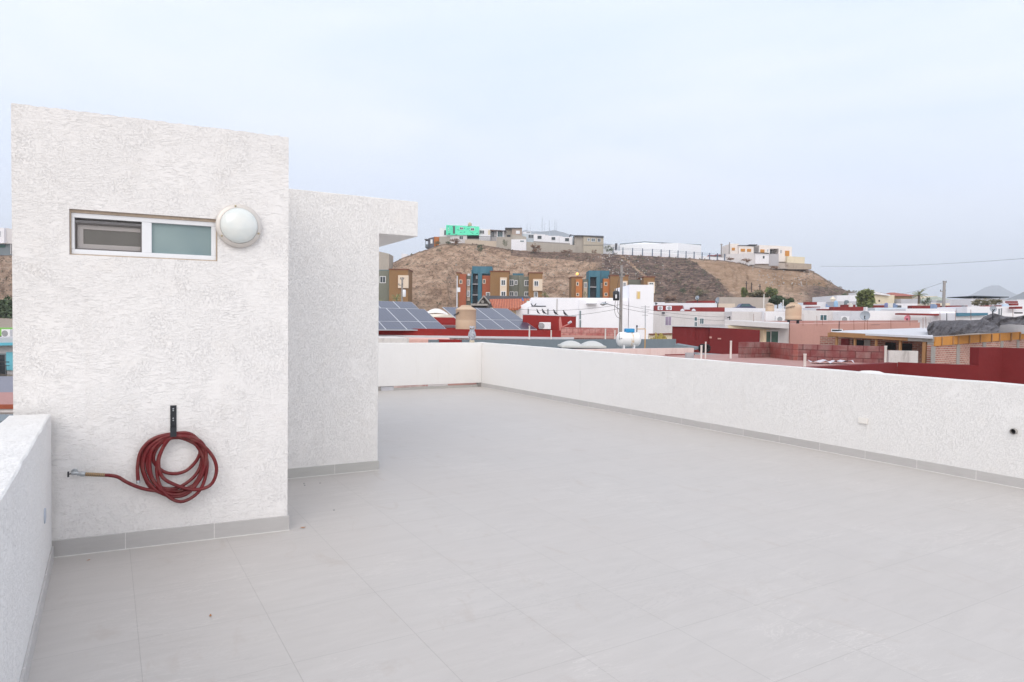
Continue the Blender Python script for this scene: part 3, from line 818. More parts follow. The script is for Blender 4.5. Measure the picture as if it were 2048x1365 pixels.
# rim wall (whitish pink) between this roof and the grey one
s0 = b0.sz(1080, 700)[0]; s1 = pA.sz(1487, 700)[0]+(pA.P(0, 0)-b0.P(0, 0)).dot(b0.d)
ztop = b0.sz(1250, 698)[1]
m = MB(); m.pbox(b0, s0, s1, zr, ztop, -.16, 0); m.build('rim_wall', paint('pale_pink_rim', srgb(224, 206, 200), .08, 1.5, .85, .2, dirt=.5, dirtc=srgb(190, 150, 140)), hb)
m = MB(); m.pbox(b0, b0.sz(1330, 712)[0], s1-.05, zr, b0.sz(1400, 708)[1], 0, .1); m.build('brick_edge', REDFAR, hb)
# block wall: front run, side step, receding run toward the viewer
zb0 = pA.sz(1500, 717)[1]; zb1 = pA.sz(1500, 685)[1]
sa = pA.sz(1484, 700)[0]; sb = pA.sz(1546, 700)[0]
m = MB(); m.pbox(pA, sa, sb, zr, zb1, -.15, 0); m.build('block_wall', BLK1, hb)
c1 = pA.P(sb, 0); pB = Pl(c1[:2], math.radians(GD+62))
sc_ = pB.sz(1596, 700)[0]
m = MB(); m.pbox(pB, .004, sc_, zr, zb1-.004, -.15, 0); m.build('block_wall', masonry('painted_block_turn', srgb(168, 116, 108), srgb(150, 92, 84), srgb(120, 78, 72), math.radians(GD+62), .42, .21, .012, srgb(140, 50, 46), .6), hb)
c2 = pB.P(sc_, 0); pC = Pl(c2[:2], math.radians(-30))
sd_ = pC.sz(1773, 715)[0]
m = MB(); m.pbox(pC, .004, sd_, zr, zb1-.008, -.15, 0); m.build('block_wall', masonry('painted_block_run', PBR, srgb(138, 92, 90), srgb(100, 72, 70), math.radians(-30), .42, .21, .016, srgb(120, 38, 42), .6), hb)
c3 = pC.P(sd_, 0)
rimR = b0.P(b0.sz(1487, 700)[0], 0)
poly = [UV(17, 8.06), UV(8.2, 8.06), UV(8.2, 11.2), c3, c2, c1, pA.P(sa, 0), rimR, b0.P(k0, 0)]
prism(poly, zr-.2, zr).build('roof', PINKROOF, hb)
prism(poly, -6.2, zr-.201).build('wall', PINK, hb)
slab = MB(); pS = Pl(pC.P(sd_+.2, 0, .25)[:2], math.radians(-8)); slab.px(pS, 1778, 702, 1836, 734, -.12, 0)
slab.build('plaster_panel', paint('patchy_white_plaster', srgb(206, 202, 200), .1, 2.5, .9, .3, dirt=.8, dirtc=srgb(140, 134, 130)), hb)
vpipe(1771.5, 692, 724, 17.5, 2.4, 'white vent pipe at the right end of the pink block wall', grp='white roof vent pipes')
vpipe(1610, 708, 736, 17.0, 2.8, 'short thick white vent pipe standing in the middle of the pink roof', grp='white roof vent pipes')
vpipe(1403, 691, 710, 21.6, 1.9, 'short white vent pipe on the pink roof, left one of a close pair', grp='white roof vent pipes')
vpipe(1411.5, 684, 710, 21.7, 1.4, 'slim tall white vent pipe on the pink roof, right one of a close pair', grp='white roof vent pipes')
vpipe(1462, 682, 708, 21.7, 1.9, 'white vent pipe at the left end of the unfinished block wall', grp='white roof vent pipes')
# scrap of plastic sheet
m = MB(); base = G(1662, 728, zr)
vs = []; rr = random.Random(3)
for i in range(9):
    for j in range(4): vs.append((base.x-.55+i*.14+rr.uniform(-.03, .03), base.y-.25+j*.17, zr+.02+rr.uniform(0, .1)))
m.add(vs, [(i*4+j, i*4+j+1, (i+1)*4+j+1, (i+1)*4+j) for i in range(8) for j in range(3)])
tag(m.build('plastic_sheet', paint('dusty_plastic', srgb(206, 200, 208), .12, 5, .4)), 'crumpled pale plastic sheet lying on the pink roof', 'plastic sheet')
# bucket close behind our parapet
bk = at(1379, 717, 18.5); bkt = thing('bucket', 'cut-open grey plastic jug standing just behind the terrace parapet', 'bucket', (bk.x, bk.y, zr))
m = MB(); h_ = at(1379, 706, 18.5).z-zr; m.lathe((bk.x, bk.y, zr), [(.1, 0), (.115, .02), (.12, h_), (.11, h_), (.1, .03), (.001, .03)], 12); m.build('body', paint('cloudy_plastic', srgb(176, 178, 182), .2, 8, .4), bkt, smooth_='auto')
m = MB(); m.cyl((bk.x-.04, bk.y-.13, zr), (bk.x-.04, bk.y-.13, zr+.1), .05, 8); m.build('spout', DKGREY, bkt)

# red walls of the nearest house on the right
rh = thing('row_house', 'nearest red-walled house at the right edge, its tall red block beside a low parapet', 'house', at(1900, 760, 12.5)-Vector((0, 0, 7)))
pR1 = pln(1795, 14.2, -33, 730)
m = MB(); zt1 = pR1.sz(1800, 725.5)[1]; sE = pR1.sz(1957, 745)[0]
m.pbox(pR1, 0, sE, -6.2, zt1, -.18, 0); m.build('parapet', RED2, rh)
pR0 = Pl(pR1.P(0, 0)[:2], math.radians(37)); sW = pR0.sz(1600, 745)[0]
m = MB(); m.pbox(pR0, sW, -.004, -6.2, zt1-.004, -.18, 0); m.build('parapet', RED2, rh)
pR2 = Pl(pR1.P(sE, 0)[:2], math.radians(16)); sF = pR2.sz(2004, 720)[0]; zt2 = pR2.sz(1980, 695.5)[1]
m = MB(); m.pbox(pR2, 0, sF, -6.2, zt2, -.2, 0)
pR3 = Pl(pR2.P(sF, 0)[:2], math.radians(-45)); sG = pR3.sz(2120, 720)[0]
m.pbox(pR3, .0, sG, -6.2, zt2-.003, -.2, 0.0); m.build('tall_wall', RED2, rh)
q = pR1.P(0, 0); prism([pR0.P(sW, 0), UV(7.9, 8.06), UV(2, 8.06), pR3.P(sG, 0), pR2.P(sF, 0), pR2.P(0, 0), pR1.P(0, 0)], .2, .3).build('roof', PINKROOF, rh)
dm = at(1741, 752, 12.2); zb_ = .42
sk = thing('skylight', 'low white domed skylight peeking just over the terrace parapet at the right', 'skylight', (dm.x, dm.y, zb_), 'domed skylights')
R_ = 33/F_PX*12.2; hh = at(1741, 741.5, 12.2).z-zb_
m = MB(); m.lathe((dm.x, dm.y, zb_), [(R_*1.25, 0), (R_*1.25, hh*.7), (R_*1.1, hh*.74), (R_*.9, hh*.86), (R_*.5, hh*.97), (.001, hh)], 20); m.build('dome', WHITEP, sk, smooth_='auto')

# grey roof with the gas tank and double skylight
g1 = pln(1280, 30.5, GD, 676); gh = thing('row_house', 'grey-painted flat-roofed house carrying the white gas tank', 'house', g1.P(0, gz(0, 30)))
zg = .32
sL, sR = g1.sz(860, 680)[0], g1.sz(1352, 690)[0]; zgt = (g1.sz(1100, 676)[1]+g1.sz(1350, 681.6)[1])/2
m = MB(); m.pbox(g1, sL, sR, zg, zgt, -.16, 0); m.build('parapet', GREY, gh)
m = MB(); m.pbox(g1, sL, sR, zg-.15, zg, -.16, 8.6); m.build('roof', paint('grey_roof_coating', srgb(146, 150, 152), .15, .8, .8, .2, dirt=.5), gh)
m = MB(); m.pbox(g1, sL, sR, gz(0, 28), zg-.15, -.15, 8.5); m.build('wall', W2, gh)
# left low red return and white ledges near the owl
pr = pln(875, 25.5, -16, 680); m = MB(); m.px(pr, 875, 679.5, 920, 694, -.2, 0); m.build('red_return', RED, gh)

gt = at(1257, 691, 27.5); tk = thing('gas_tank', 'white horizontal gas tank with a rust streak, on the grey roof', 'gas tank', (gt.x, gt.y, zg), )
Lh = 25.2/F_PX*27.5; Rr = 14.6/F_PX*27.5; cz = at(1257, 679, 27.5).z; cc = Vector((gt.x, gt.y, cz)); ax = Vector((.985, .17, 0))
tkm = NT('rust_streaked_white_enamel'); tkm.b.inputs['Roughness'].default_value = .35
spx = tkm.n.new('ShaderNodeSeparateXYZ'); tkm.l.new(tkm.mapping(rot=(0, 0, -.17)), spx.inputs[0])
band = tkm.ramp(tkm.math('ADD', spx.outputs[0], tkm.math('MULTIPLY', tkm.noise(scale=7), .1)), [(.06, 0.0), (.1, .9), (.16, .9), (.2, 0.0)])
tkm.col(tkm.mix(tkm.math('MULTIPLY', band, tkm.ramp(tkm.noise(tkm.mapping(scale=(6, 6, 1.2)), scale=3), [(.42, 0.0), (.6, 1.0)])), srgb(234, 232, 230), srgb(206, 160, 84)))
m = MB(); pr_ = [(Rr*math.sin(a), -Lh*.62-Lh*.38*math.cos(a)) for a in [math.pi/2*i/7 for i in range(8)]]
pr_[0] = (.002, -Lh); pr_ += [(r_, -h_) for r_, h_ in pr_[::-1]]
m.lathe(cc, pr_, 28, axis=ax); m.build('body', tkm.m, tk, smooth_=True)
for e in (-.42, .42):
    f = cc+ax*Lh*e
    for sy in (-1, 1):
        m = MB(); m.pbox(Pl((f.x-.03, f.y+sy*Rr*.55), 0), 0, .06, zg, cz-Rr*.6, -.02, .02); m.build('leg', FRAME, tk)
m = MB(); f = cc+ax*.02+Vector((0, 0, Rr*.93)); pp = Pl(f[:2], .17); m.pbox(pp, -.17, .19, f.z+.0, f.z+.16, -.16, .14)
m.build('valve_cover', paint('bright_blue_plastic', srgb(38, 142, 196), .08, 5, .5), tk, bevel=.03)
m = MB(); f2 = cc+ax*.34; m.cyl(f2+Vector((0, 0, Rr*.9)), f2+Vector((0, 0, Rr+.22)), .022, 8); m.lathe(f2+Vector((0, 0, Rr+.2)), [(.035, 0), (.04, .05), (.02, .08)], 8); m.build('valve', DKGREY, tk)
m = MB(); m.sweep([cc-ax*Lh*.62+Vector((0, -Rr*.98, .05)), cc-ax*Lh*.85+Vector((0, -Rr*.8, 0)), cc-ax*Lh*.8+Vector((0, -Rr*.4, Rr*.75)), cc-ax*Lh*.3+Vector((0, 0, Rr*1.02))], .012, 6); m.build('hose', DKGREY, tk)
m = MB(); a1 = f2+Vector((0, 0, Rr+.12)); a2 = at(1290.5, 658.5, 29.2); a3 = Vector((a2.x, a2.y, zg)); m.sweep([a1, Vector((a2.x-.02, a2.y, a1.z)), Vector((a2.x, a2.y, a1.z-.03)), a3], .018, 6)
tag(m.build('gas_pipe', paint('yellow_pipe', srgb(214, 158, 70), .1, 8, .5)), 'thin yellow gas pipe running from the white tank down to the roof', 'pipe')
# scattered rubble on the grey roof
m = MB(); rr = random.Random(9)
for k in range(46):
    x = rr.choice([rr.uniform(1222, 1240), rr.uniform(1282, 1298), rr.uniform(1205, 1300)]); p = G(x, rr.uniform(689, 696), zg)
    m.lathe(p, [(rr.uniform(.02, .06), 0), (rr.uniform(.02, .05), rr.uniform(.01, .04)), (.001, rr.uniform(.04, .08))], 5)
tag(m.build('roof_debris', paint('dark_debris', srgb(60, 58, 58), .3, 9)), 'dark grit and dead leaves on the roof round the gas tank', 'debris', kind='stuff')
# double skylight
sk0 = at(1167, 697, 24.2); skt = thing('skylight', 'double pale skylight with two low pillow domes on the grey roof', 'skylight', (sk0.x, sk0.y, zg), 'domed skylights')
pk = pln(1122, 23.9, 2, 697); e0, e1 = pk.sz(1123, 693)[0], pk.sz(1213, 693)[0]; zk = pk.sz(1167, 692)[1]; zt_ = pk.sz(1167, 683)[1]
m = MB(); m.pbox(pk, e0+.06, e1-.06, zg, zk-.08, -1.3, -.06); m.build('curb', DKGREY, skt)
m = MB(); m.pbox(pk, e0, e1, zk-.08, zk, -1.36, 0); m.build('frame', paint('weathered_acrylic', srgb(200, 200, 196), .1, 3, .6, dirt=.4), skt, bevel=.02)
em = (e0+e1)/2
for q0, q1 in ((e0+.03, em-.01), (em+.01, e1-.03)):
    m = MB(); n = 10; vs = []
    for i in range(n+1):
        for j in range(n+1):
            a, b = i/n*2-1, j/n*2-1; h = (zt_-zk)*(max(0, (1-a**2)*(1-b**2))**.75)
            vs.append(pk.P(q0+(q1-q0)*i/n, zk+h+.002, -1.32+1.28*j/n))
    m.add(vs, [(i*(n+1)+j, i*(n+1)+j+1, (i+1)*(n+1)+j+1, (i+1)*(n+1)+j)[::-1] for i in range(n) for j in range(n)])
    m.build('dome', paint('milky_acrylic', srgb(196, 196, 192), .06, 2, .4, 0), skt, smooth_=True)

# ================================================================ solar house
p1 = pln(1120, 32, 1.5, 658)
sh = thing('row_house', 'house with a long red parapet and two solar arrays on its roof', 'house', p1.P(-4, gz(0, 32)))
sx0, sx1 = p1.sz(600, 665)[0], p1.sz(1122, 665)[0]; zt = p1.sz(900, 658.6)[1]; zl = p1.sz(900, 672)[1]
m = MB(); m.pbox(p1, sx0, sx1, zl, zt, -.16, 0); m.build('parapet', RED, sh)
m = MB(); m.pbox(p1, sx0, sx1+.6, zl-.1, zl-.002, -.18, .12); m.build('ledge', LIGHTROOF, sh)
m = MB(); m.pbox(p1, sx0, sx1, gz(0, 32), zl-.102, -7.8, 0); m.build('wall', masonry('washed_red_brick', srgb(196, 150, 146), srgb(180, 120, 114), srgb(206, 190, 186), 0, .3, .12, .02, srgb(222, 206, 202), .6), sh)
m = MB(); m.pbox(p1, sx0+.1, sx1-.1, zl-.1, zl-.05, -7.7, -.19); m.build('roof', PINKROOF, sh)
m = MB(); pw = pln(762, 24, 20, 682); m.px(pw, 640, 676.5, 818, 690, -2.5, 0)
tag(m.build('low_wall', paint('pitted_white_wall', srgb(214, 210, 206), .08, 4, .9, .3, dirt=.6)), 'low stained white wall just left of the owl, below the red parapet', 'wall')
m = MB(); pw2 = pln(800, 25.5, 6, 682); m.px(pw2, 786, 679, 900, 690, -2.5, 0)
tag(m.build('low_wall', paint('salmon_roof_edge', srgb(222, 178, 168), .1, 2, .9, .2, dirt=.4)), 'salmon pink roof edge between the stained white wall and the owl', 'wall')

solm = NT('photovoltaic_cells'); solm.b.inputs['Roughness'].default_value = .28; solm.b.inputs['Coat Weight'].default_value = .25
uvn = solm.n.new('ShaderNodeTexCoord').outputs['UV']
bt = solm.n.new('ShaderNodeTexBrick'); solm.l.new(uvn, bt.inputs['Vector']); bt.offset = 0
bt.inputs['Scale'].default_value = 1; bt.inputs['Brick Width'].default_value = .16; bt.inputs['Row Height'].default_value = .16; bt.inputs['Mortar Size'].default_value = .006
bt.inputs['Color1'].default_value = srgb(66, 68, 86); bt.inputs['Color2'].default_value = srgb(60, 62, 80); bt.inputs['Mortar'].default_value = srgb(92, 96, 112)
solm.col(bt.outputs['Color'])


def solar(BR, cols, rows, pw_, lens, label, tilt=20, mid=None):
    """BR bottom right corner; panels run left along the street grid and rise away"""
    vd = -Vector((math.cos(GA), math.sin(GA), 0)); ud = Vector((-math.sin(GA)*math.cos(math.radians(tilt)), math.cos(GA)*math.cos(math.radians(tilt)), math.sin(math.radians(tilt))))
    nn = ud.cross(vd).normalized(); nn = nn if nn.z > 0 else -nn
    t = thing('solar_array', label, 'solar panels', BR-Vector((0, 0, .3)), 'rooftop solar arrays')
    u0 = 0
    for r_, ln in enumerate(lens):
        for c_ in range(cols[r_][0], cols[r_][1]):
            o = BR+vd*(c_*pw_[0]+cols[r_][2])+ud*u0
            a, b, c, d = o, o+vd*(pw_[0]-.012), o+vd*(pw_[0]-.012)+ud*(ln-.012), o+ud*(ln-.012)
            m = MB(); m.hexa([a-nn*.04, d-nn*.04, c-nn*.04, b-nn*.04, a, d, c, b]); fr_ = m.build('panel', paint('panel_aluminium', srgb(206, 208, 214), .05, 5, .4, 0), t)
            f = .018; a2, b2, c2, d2 = a+vd*f+ud*f, b-vd*f+ud*f, c-vd*f-ud*f, d+vd*f-ud*f
            m = MB(); m.add([p+nn*.004 for p in (a2, b2, c2, d2)], [(0, 1, 2, 3) if (b2-a2).cross(d2-a2).dot(nn) > 0 else (3, 2, 1, 0)]); ce = m.build('cells', solm.m, fr_)
            uv = ce.data.uv_layers.new(name='UVMap'); W_, H_ = pw_[0]-.05, ln-.05
            order = [(0, 0), (W_, 0), (W_, H_), (0, H_)]
            for li, lp in enumerate(ce.data.loops): uv.data[li].uv = order[lp.vertex_index]
        u0 += ln
    for c_ in (cols[0][0], cols[0][1]-1):
        for uu in (.3, u0-.4):
            o = BR+vd*(c_*pw_[0]+.2)+ud*uu-nn*.05; m = MB(); m.cyl((o.x, o.y, zl-.05), o, .03, 6); m.build('post', STEEL, t)
    return t


def fit(x, y, d): return at(x, y, d)
d1 = 32.6
wpan = 39/F_PX*d1/ (math.cos(GA)+.095*math.sin(GA)) 
BRp = at(895, 660.5, d1)
Ltot = 5.06*d1/40
solar(BRp, [(0, 5, 0), (0, 5, .0), (0, 5, .28)], 3, (wpan,), (Ltot*.27, Ltot*.46, Ltot*.27), 'left solar array of three rows of panels, beside the beige water tank')
d1 = 36.2
BR2 = at(1074, 659.5, d1)
solar(BR2, [(0, 4, 0), (0, 4, .0)], 2, (33/F_PX*d1/(math.cos(GA)),), (5.06*d1/40*.31, 5.06*d1/40*.42), 'right solar array of two rows of panels, in front of the tiled roof')
tinaco(931.5, 611, 662, 33.2, 20.4, 'large beige water tank with a cone top between the two solar arrays', logo=('Rotoplas', .15, -1.0, .62, -.32))
vpipe(1059, 652, 673, 31.5, 1.5, 'tall thin white pipe in front of the red parapet', grp='white pipes by the red parapet')
vpipe(1102.5, 661, 673, 31.5, 1.3, 'short thin white pipe in front of the red parapet', grp='white pipes by the red parapet')
# pinkish block wall continuing to the right
pb = pln(1122, 33.5, GD-29, 665)
m = MB(); z_b = pb.sz(1180, 676)[1]-.4
m.pbox(pb, 0, pb.sz(1236, 665)[0], z_b, pb.sz(1130, 655)[1], -.15, 0)
bw = m.build('block_wall', masonry('pink_block', srgb(206, 158, 150), srgb(186, 128, 120), srgb(160, 118, 110), math.radians(GD-29), .28, .21, .014, srgb(158, 62, 60), .6))
tag(bw, 'pinkish block wall between the red parapet and the gas tank', 'wall')
m = MB(); m.px(pb, 1122, 672, 1236, 677, .0, .1); o = m.build('ledge', LIGHTROOF, None, loc=bw.location); 
ROOTLOC[bw.name] = bw.location.copy(); bpy.data.objects.remove(o)
m = MB(); m.px(pb, 1122, 671.5, 1236, 677, .004, .1); m.build('ledge', PINK, bw)
vpipe(1211, 658, 674, 33, 1.4, 'white pipe standing before the middle of the pinkish block wall', grp='white pipes by the red parapet')
vpipe(1230, 661, 675, 33, 1.2, 'white pipe standing beside the left end of the gas tank', grp='white pipes by the red parapet')

# tall dark-red wall with pigeons, air conditioner, broken dish
p2 = pln(1046, 37, 4, 640)
bigred = thing('red_wall', 'tall dark red roof wall with pigeons along its top', 'wall', p2.P(2, p2.sz(1100, 662)[1]))
m = MB(); s0, s1 = 0, p2.sz(1152, 645)[0]; zA_ = p2.sz(1046, 630)[1]; zB_ = p2.sz(1152, 633.5)[1]; z0_ = p2.sz(1100, 664)[1]
P = p2.P
m.hexa([P(s0, z0_, 0), P(s1, z0_, 0), P(s1, z0_, -.2), P(s0, z0_, -.2), P(s0, zA_, 0), P(s1, zB_, 0), P(s1, zB_, -.2), P(s0, zA_, -.2)])
m.build('wall', RED, bigred)
m = MB(); m.hexa([P(s0-.02, zA_, .03), P(s1+.02, zB_, .03), P(s1+.02, zB_, -.23), P(s0-.02, zA_, -.23), P(s0-.02, zA_+.05, .03), P(s1+.02, zB_+.05, .03), P(s1+.02, zB_+.05, -.23), P(s0-.02, zA_+.05, -.23)]); m.build('coping', LIGHTROOF, bigred)
m = MB(); p2b = Pl(p2.P(0, 0)[:2], math.radians(96)); 
m.pbox(p2, -5.5, -.004, z0_, zl+.9, -5.2, -5.0); m.build('back_wall', RED, bigred)
acunit(p2, 1076.5, 645, 1098, 659.5, 'white air conditioner standing before the tall dark red wall', dep=.5, fan=.86, front=.3)
for x, y, f, lb in ((1076, 629, -1, 'leftmost pigeon on the tall dark red wall'), (1087.5, 629, -1, 'second pigeon from the left on the tall dark red wall'), (1110.5, 630.5, -1, 'third pigeon from the left on the tall dark red wall'), (1130, 632, -1, 'rightmost pigeon on the tall dark red wall')):
    bird(x, y, 37.1, lb, f, .8 if x != 1076 else .6)
ds = at(1126, 650, 33.6); t = thing('broken_dish_mount', 'bent satellite dish arm without its dish, on the pinkish block wall', 'dish arm', ds-Vector((0, 0, .3)))
m = MB(); m.sweep([at(1121, 658, 33.6), at(1127, 653.5, 33.6), at(1137, 649, 33.6), at(1138, 647, 33.6)], .03, 6); m.sweep([at(1123, 663, 33.6), at(1121.5, 655, 33.6), at(1120, 640, 33.6), at(1120.5, 634, 33.6)], [.1, .09, .06, .03], 6); m.build('arm', paint('rosy_metal', srgb(196, 124, 116), .15, 4, .6), t)
m = MB(); c = at(1137, 647, 33.6); m.cyl(c, c+Vector((.12, -.1, .08)), .06, 8); m.build('receiver', LIGHTROOF, t)

# canvas roof, white skylight and red strips between the arrays
pq = pln(860, 44, 8, 640)
m = MB(); vs = [at(852, 622, 46), at(873, 620, 47), at(898, 628, 44), at(903, 630, 44), at(870, 633, 42)]
ch_ = thing('row_house', 'low beige-roofed house with a white skylight, seen between the solar arrays', 'house', pq.P(1, gz(0, 44)))
m = MB(); m.px(pq, 862, 634, 912, 668, -4, 0); m.build('wall', CREAM, ch_)
m = MB(); pts4 = [at(868, 634, 43), at(912, 628, 46), at(912, 640, 42.5), at(872, 641, 42.5)]; m.hexa([p-Vector((0, 0, .12)) for p in pts4]+pts4); m.build('roof', paint('beige_roof', srgb(190, 178, 160), .1, .6, .9), ch_)
m = MB(); a_, b_ = at(855, 627, 45), at(897, 629, 44.2)
for k, (xx0, yy0, xx1, yy1) in enumerate(((852, 623, 884, 620), (862, 626, 897, 627))): pass
pd = pln(853, 44.5, 6, 625); s0, s1 = 0, pd.sz(897, 628)[0]; n = 12; vs = []
for i in range(n+1):
    a = i/n
    for j in range(5):
        b = j/4; vs.append(pd.P(s0+(s1-s0)*a, pd.sz(875, 630)[1]+.42*math.sin(math.pi*min(1, .15+a*.8))*(1-(b*2-1)**2*.7), -1.6*b))
m.add(vs, [(i*5+j, (i+1)*5+j, (i+1)*5+j+1, i*5+j+1) for i in range(n) for j in range(4)])
m.pbox(pd, s0, s1, pd.sz(875, 634)[1], pd.sz(875, 630)[1]+.05, -1.7, .05); m.build('skylight', WHITEP, ch_)
m = MB(); pe_ = pln(880, 40, 3, 650); m.px(pe_, 870, 646, 914, 650.5, -.2, 0); m.px(pe_, 876, 656, 914, 660, -.2, 0); m.build('red_edge', RED, ch_)
m = MB(); m.px(pe_, 872, 651, 914, 655.6, -2, -.3); m.build('pale_edge', LIGHTROOF, ch_)
# ================================================================ mid-distance town
def sbox(m, pl, x0, t0, b0_, x1, t1, b1_, o0, o1):
    """box on a plane whose top and bottom edges follow the pixel rows at each end"""
    s0, z0t = pl.sz(x0, t0); _, z0b = pl.sz(x0, b0_); s1, z1t = pl.sz(x1, t1); _, z1b = pl.sz(x1, b1_); P = pl.P
    m.hexa([P(s0, z0b, o1), P(s1, z1b, o1), P(s1, z1b, o0), P(s0, z0b, o0), P(s0, z0t, o1), P(s1, z1t, o1), P(s1, z1t, o0), P(s0, z0t, o0)])


# unfinished brick house
BR = masonry('red_clay_brick', srgb(190, 136, 122), srgb(158, 100, 90), srgb(196, 178, 166), math.radians(36), .3, .1, .018)
BR2m = masonry('red_clay_brick_porch', srgb(170, 116, 100), srgb(140, 86, 76), srgb(170, 150, 138), math.radians(UD), .3, .1, .018)
f1 = pln(1664, 36, UD, 665)
bh = thing('brick_house', 'unfinished brick house with timber posts, orange formwork and a pale roof slab', 'house', f1.P(2, gz(18, 30)))
m = MB(); sbox(m, f1, 1662, 664.6, 673, 1816, 672.4, 682, -.12, 0); m.build('fascia', TIMBER, bh)
m = MB(); sbox(m, f1, 1816.2, 672.6, 682, 1868, 674, 684.5, -.3, .02); m.build('ring_beam', GREY2, bh)
m = MB(); sbox(m, f1, 1653, 666, 675, 1661.8, 664.8, 673.2, -.5, -.1); m.build('beam_end', TIMBER, bh)
m = MB(); a4 = [at(1665, 664.2, 36.1), at(1866, 673.6, 31.4), at(1862, 655.5, 40), at(1690, 661.2, 41)]
m.hexa([p-Vector((0, 0, .1)) for p in a4]+a4); m.build('roof', LIGHTROOF, bh)
for x, w_, y0, y1 in ((1669, 3.5, 674, 700), (1705.5, 3.2, 676.5, 705), (1748, 3.4, 679, 710), (1796, 4, 681, 718)):
    m = MB(); m.px(f1, x-w_/2, y0, x+w_/2, y1+8, -.24, -.13); m.build('post', TIMBER, bh)
m = MB(); m.px(f1, 1845, 685, 1851.5, 745, -.15, .05); m.build('post', TIMBER, bh)
fb = Pl(f1.P(0, 0, -2.3)[:2], f1.a)
m = MB(); s0 = fb.sz(1640, 680)[0]; s1 = fb.sz(1856, 690)[0]; zt_ = fb.sz(1800, 677)[1]; m.pbox(fb, s0, s1, gz(18, 34), zt_, -4.5, 0); m.build('wall', BR2m, bh)
for x0, y0, x1, y1, mt in ((1683, 678, 1699, 694, RED2), (1706, 680.5, 1727.5, 696, BLACK), (1771.5, 685.5, 1791.5, 700, BLACK), (1797, 687.5, 1820.5, 702, BLACK)):
    m = MB(); m.px(fb, x0, y0, x1, y1, 0, .05); m.build('opening', mt, bh)
m = MB(); m.px(fb, 1729, 680, 1741, 700, 0, .04); m.build('plaster_patch', GREY2, bh)
m = MB(); m.px(fb, 1820.8, 688, 1824, 704, .0, .06); m.build('opening', BLACK, bh)
f2 = pln(1868, 31.6, 36, 690)
m = MB(); sbox(m, f2, 1868, 690, 760, 2090, 676, 760, -.3, 0); m.build('side_wall', BR, bh)
m = MB(); sbox(m, f2, 1868, 674.5, 692.6, 1957, 669.2, 685, 0, .07); m.build('formwork', PLY, bh)
m = MB(); sbox(m, f2, 1957.5, 669.1, 685, 2090, 661.0, 675.5, 0, .06); m.build('formwork', PLY, bh)
m = MB(); sbox(m, f2, 1868, 677, 690, 2090, 664, 676, -.28, -.002); m.build('ring_beam', GREY2, bh)
for x in (1880, 1902.5, 1913, 1935, 1957, 1980, 1996, 2019, 2037):
    m = MB(); yt_ = 674.5-(x-1868)*.06; m.px(f2, x-.9, yt_+1, x+.9, yt_+17, .07, .11); m.build('batten', TIMBER, bh)
for x, w_ in ((1865, 8), (1915, 6), (1967, 6), (2002, 5), (2034.5, 5)):
    m = MB(); m.px(f2, x-w_/2, 692.8-(x-1868)*.078, x+w_/2, 760, .0, .03); m.build('column', GREY2, bh)
# grey tarpaulin slung over the bars
tt = NT('grey_shade_net'); tt.b.inputs['Roughness'].default_value = .8; tt.b.inputs['Specular IOR Level'].default_value = .25
nz = tt.noise(tt.mapping(scale=(1, 1, 3.5), rot=(0, .5, 0)), scale=1.4, detail=6, rough=.7, dist=1.2)
tt.col(tt.ramp(nz, [(.3, srgb(78, 76, 80)), (.55, srgb(112, 109, 113)), (.75, srgb(142, 138, 141))]))
tt.bump(nz, 1.0, .3)


def tarp(top, bot, d0, d1, seed, name_parent=None, nx=60, ny=14):
    def itp(tb, x):
        for (xa, ya), (xb, yb) in zip(tb, tb[1:]):
            if x <= xb: return ya+(yb-ya)*(x-xa)/max(1e-6, xb-xa)
        return tb[-1][1]
    m = MB(); vs = []; X0, X1 = top[0][0], top[-1][0]
    for i in range(nx+1):
        x = X0+(X1-X0)*i/nx; yt_, yb_ = itp(top, x), itp(bot, x)
        for j in range(ny+1):
            b = j/ny; y = yt_+(yb_-yt_)*b
            f = noise.noise(Vector((x*.05+seed+b*1.3, b*.8, 0)))*1.0+noise.noise(Vector((x*.16+b*3.5, b*1.2, seed)))*.5+noise.noise(Vector((x*.4+b*4, b*2, seed)))*.16
            vs.append(at(x, y, d0+(d1-d0)*(1-b)**1.5+f*1.1*math.sin(math.pi*min(1, b*.9+.08))))
    m.add(vs, [(i*(ny+1)+j, (i+1)*(ny+1)+j, (i+1)*(ny+1)+j+1, i*(ny+1)+j+1)[::-1] for i in range(nx) for j in range(ny)])
    return m


top1 = [(1854, 655), (1858, 648), (1866, 643), (1880, 641), (1904, 641.5), (1921, 640), (1940, 641), (1961, 639.5), (1966, 635), (1975, 641), (1988, 646), (1998, 654)]
bot1 = [(1854, 660), (1856, 670), (1862, 673), (1869, 673), (1900, 671), (1926, 669), (1960, 666), (1994, 664.5), (1998, 663)]
tp_ = thing('tarpaulin', 'wrinkled dark grey tarpaulin heaped along the roof of the brick house', 'tarpaulin', at(1920, 671, 33))
tarp(top1, bot1, 32.6, 35, 2.2).build('sheet', tt.m, tp_, smooth_=True)
top2 = [(1961, 641), (1967, 634), (1978, 629.5), (1987, 626.5), (1996, 629), (2009, 633), (2030, 634.5), (2048, 631), (2100, 627)]
bot2 = [(1961, 643), (1975, 645), (1990, 652), (1998, 657), (2000, 651), (2020, 649), (2048, 650.5), (2100, 650)]
tarp(top2, bot2, 35.6, 37, 7.7).build('sheet', tt.m, tp_, smooth_=True)
for x, y0, y1 in ((1893.5, 627, 645), (1858, 645, 676), (1985, 622, 640)):
    a = at(x, y1, 35.4); m = MB(); m.cyl(a, at(x, y0, 35.4), .02, 5); m.build('bar', BLACKM, tp_)
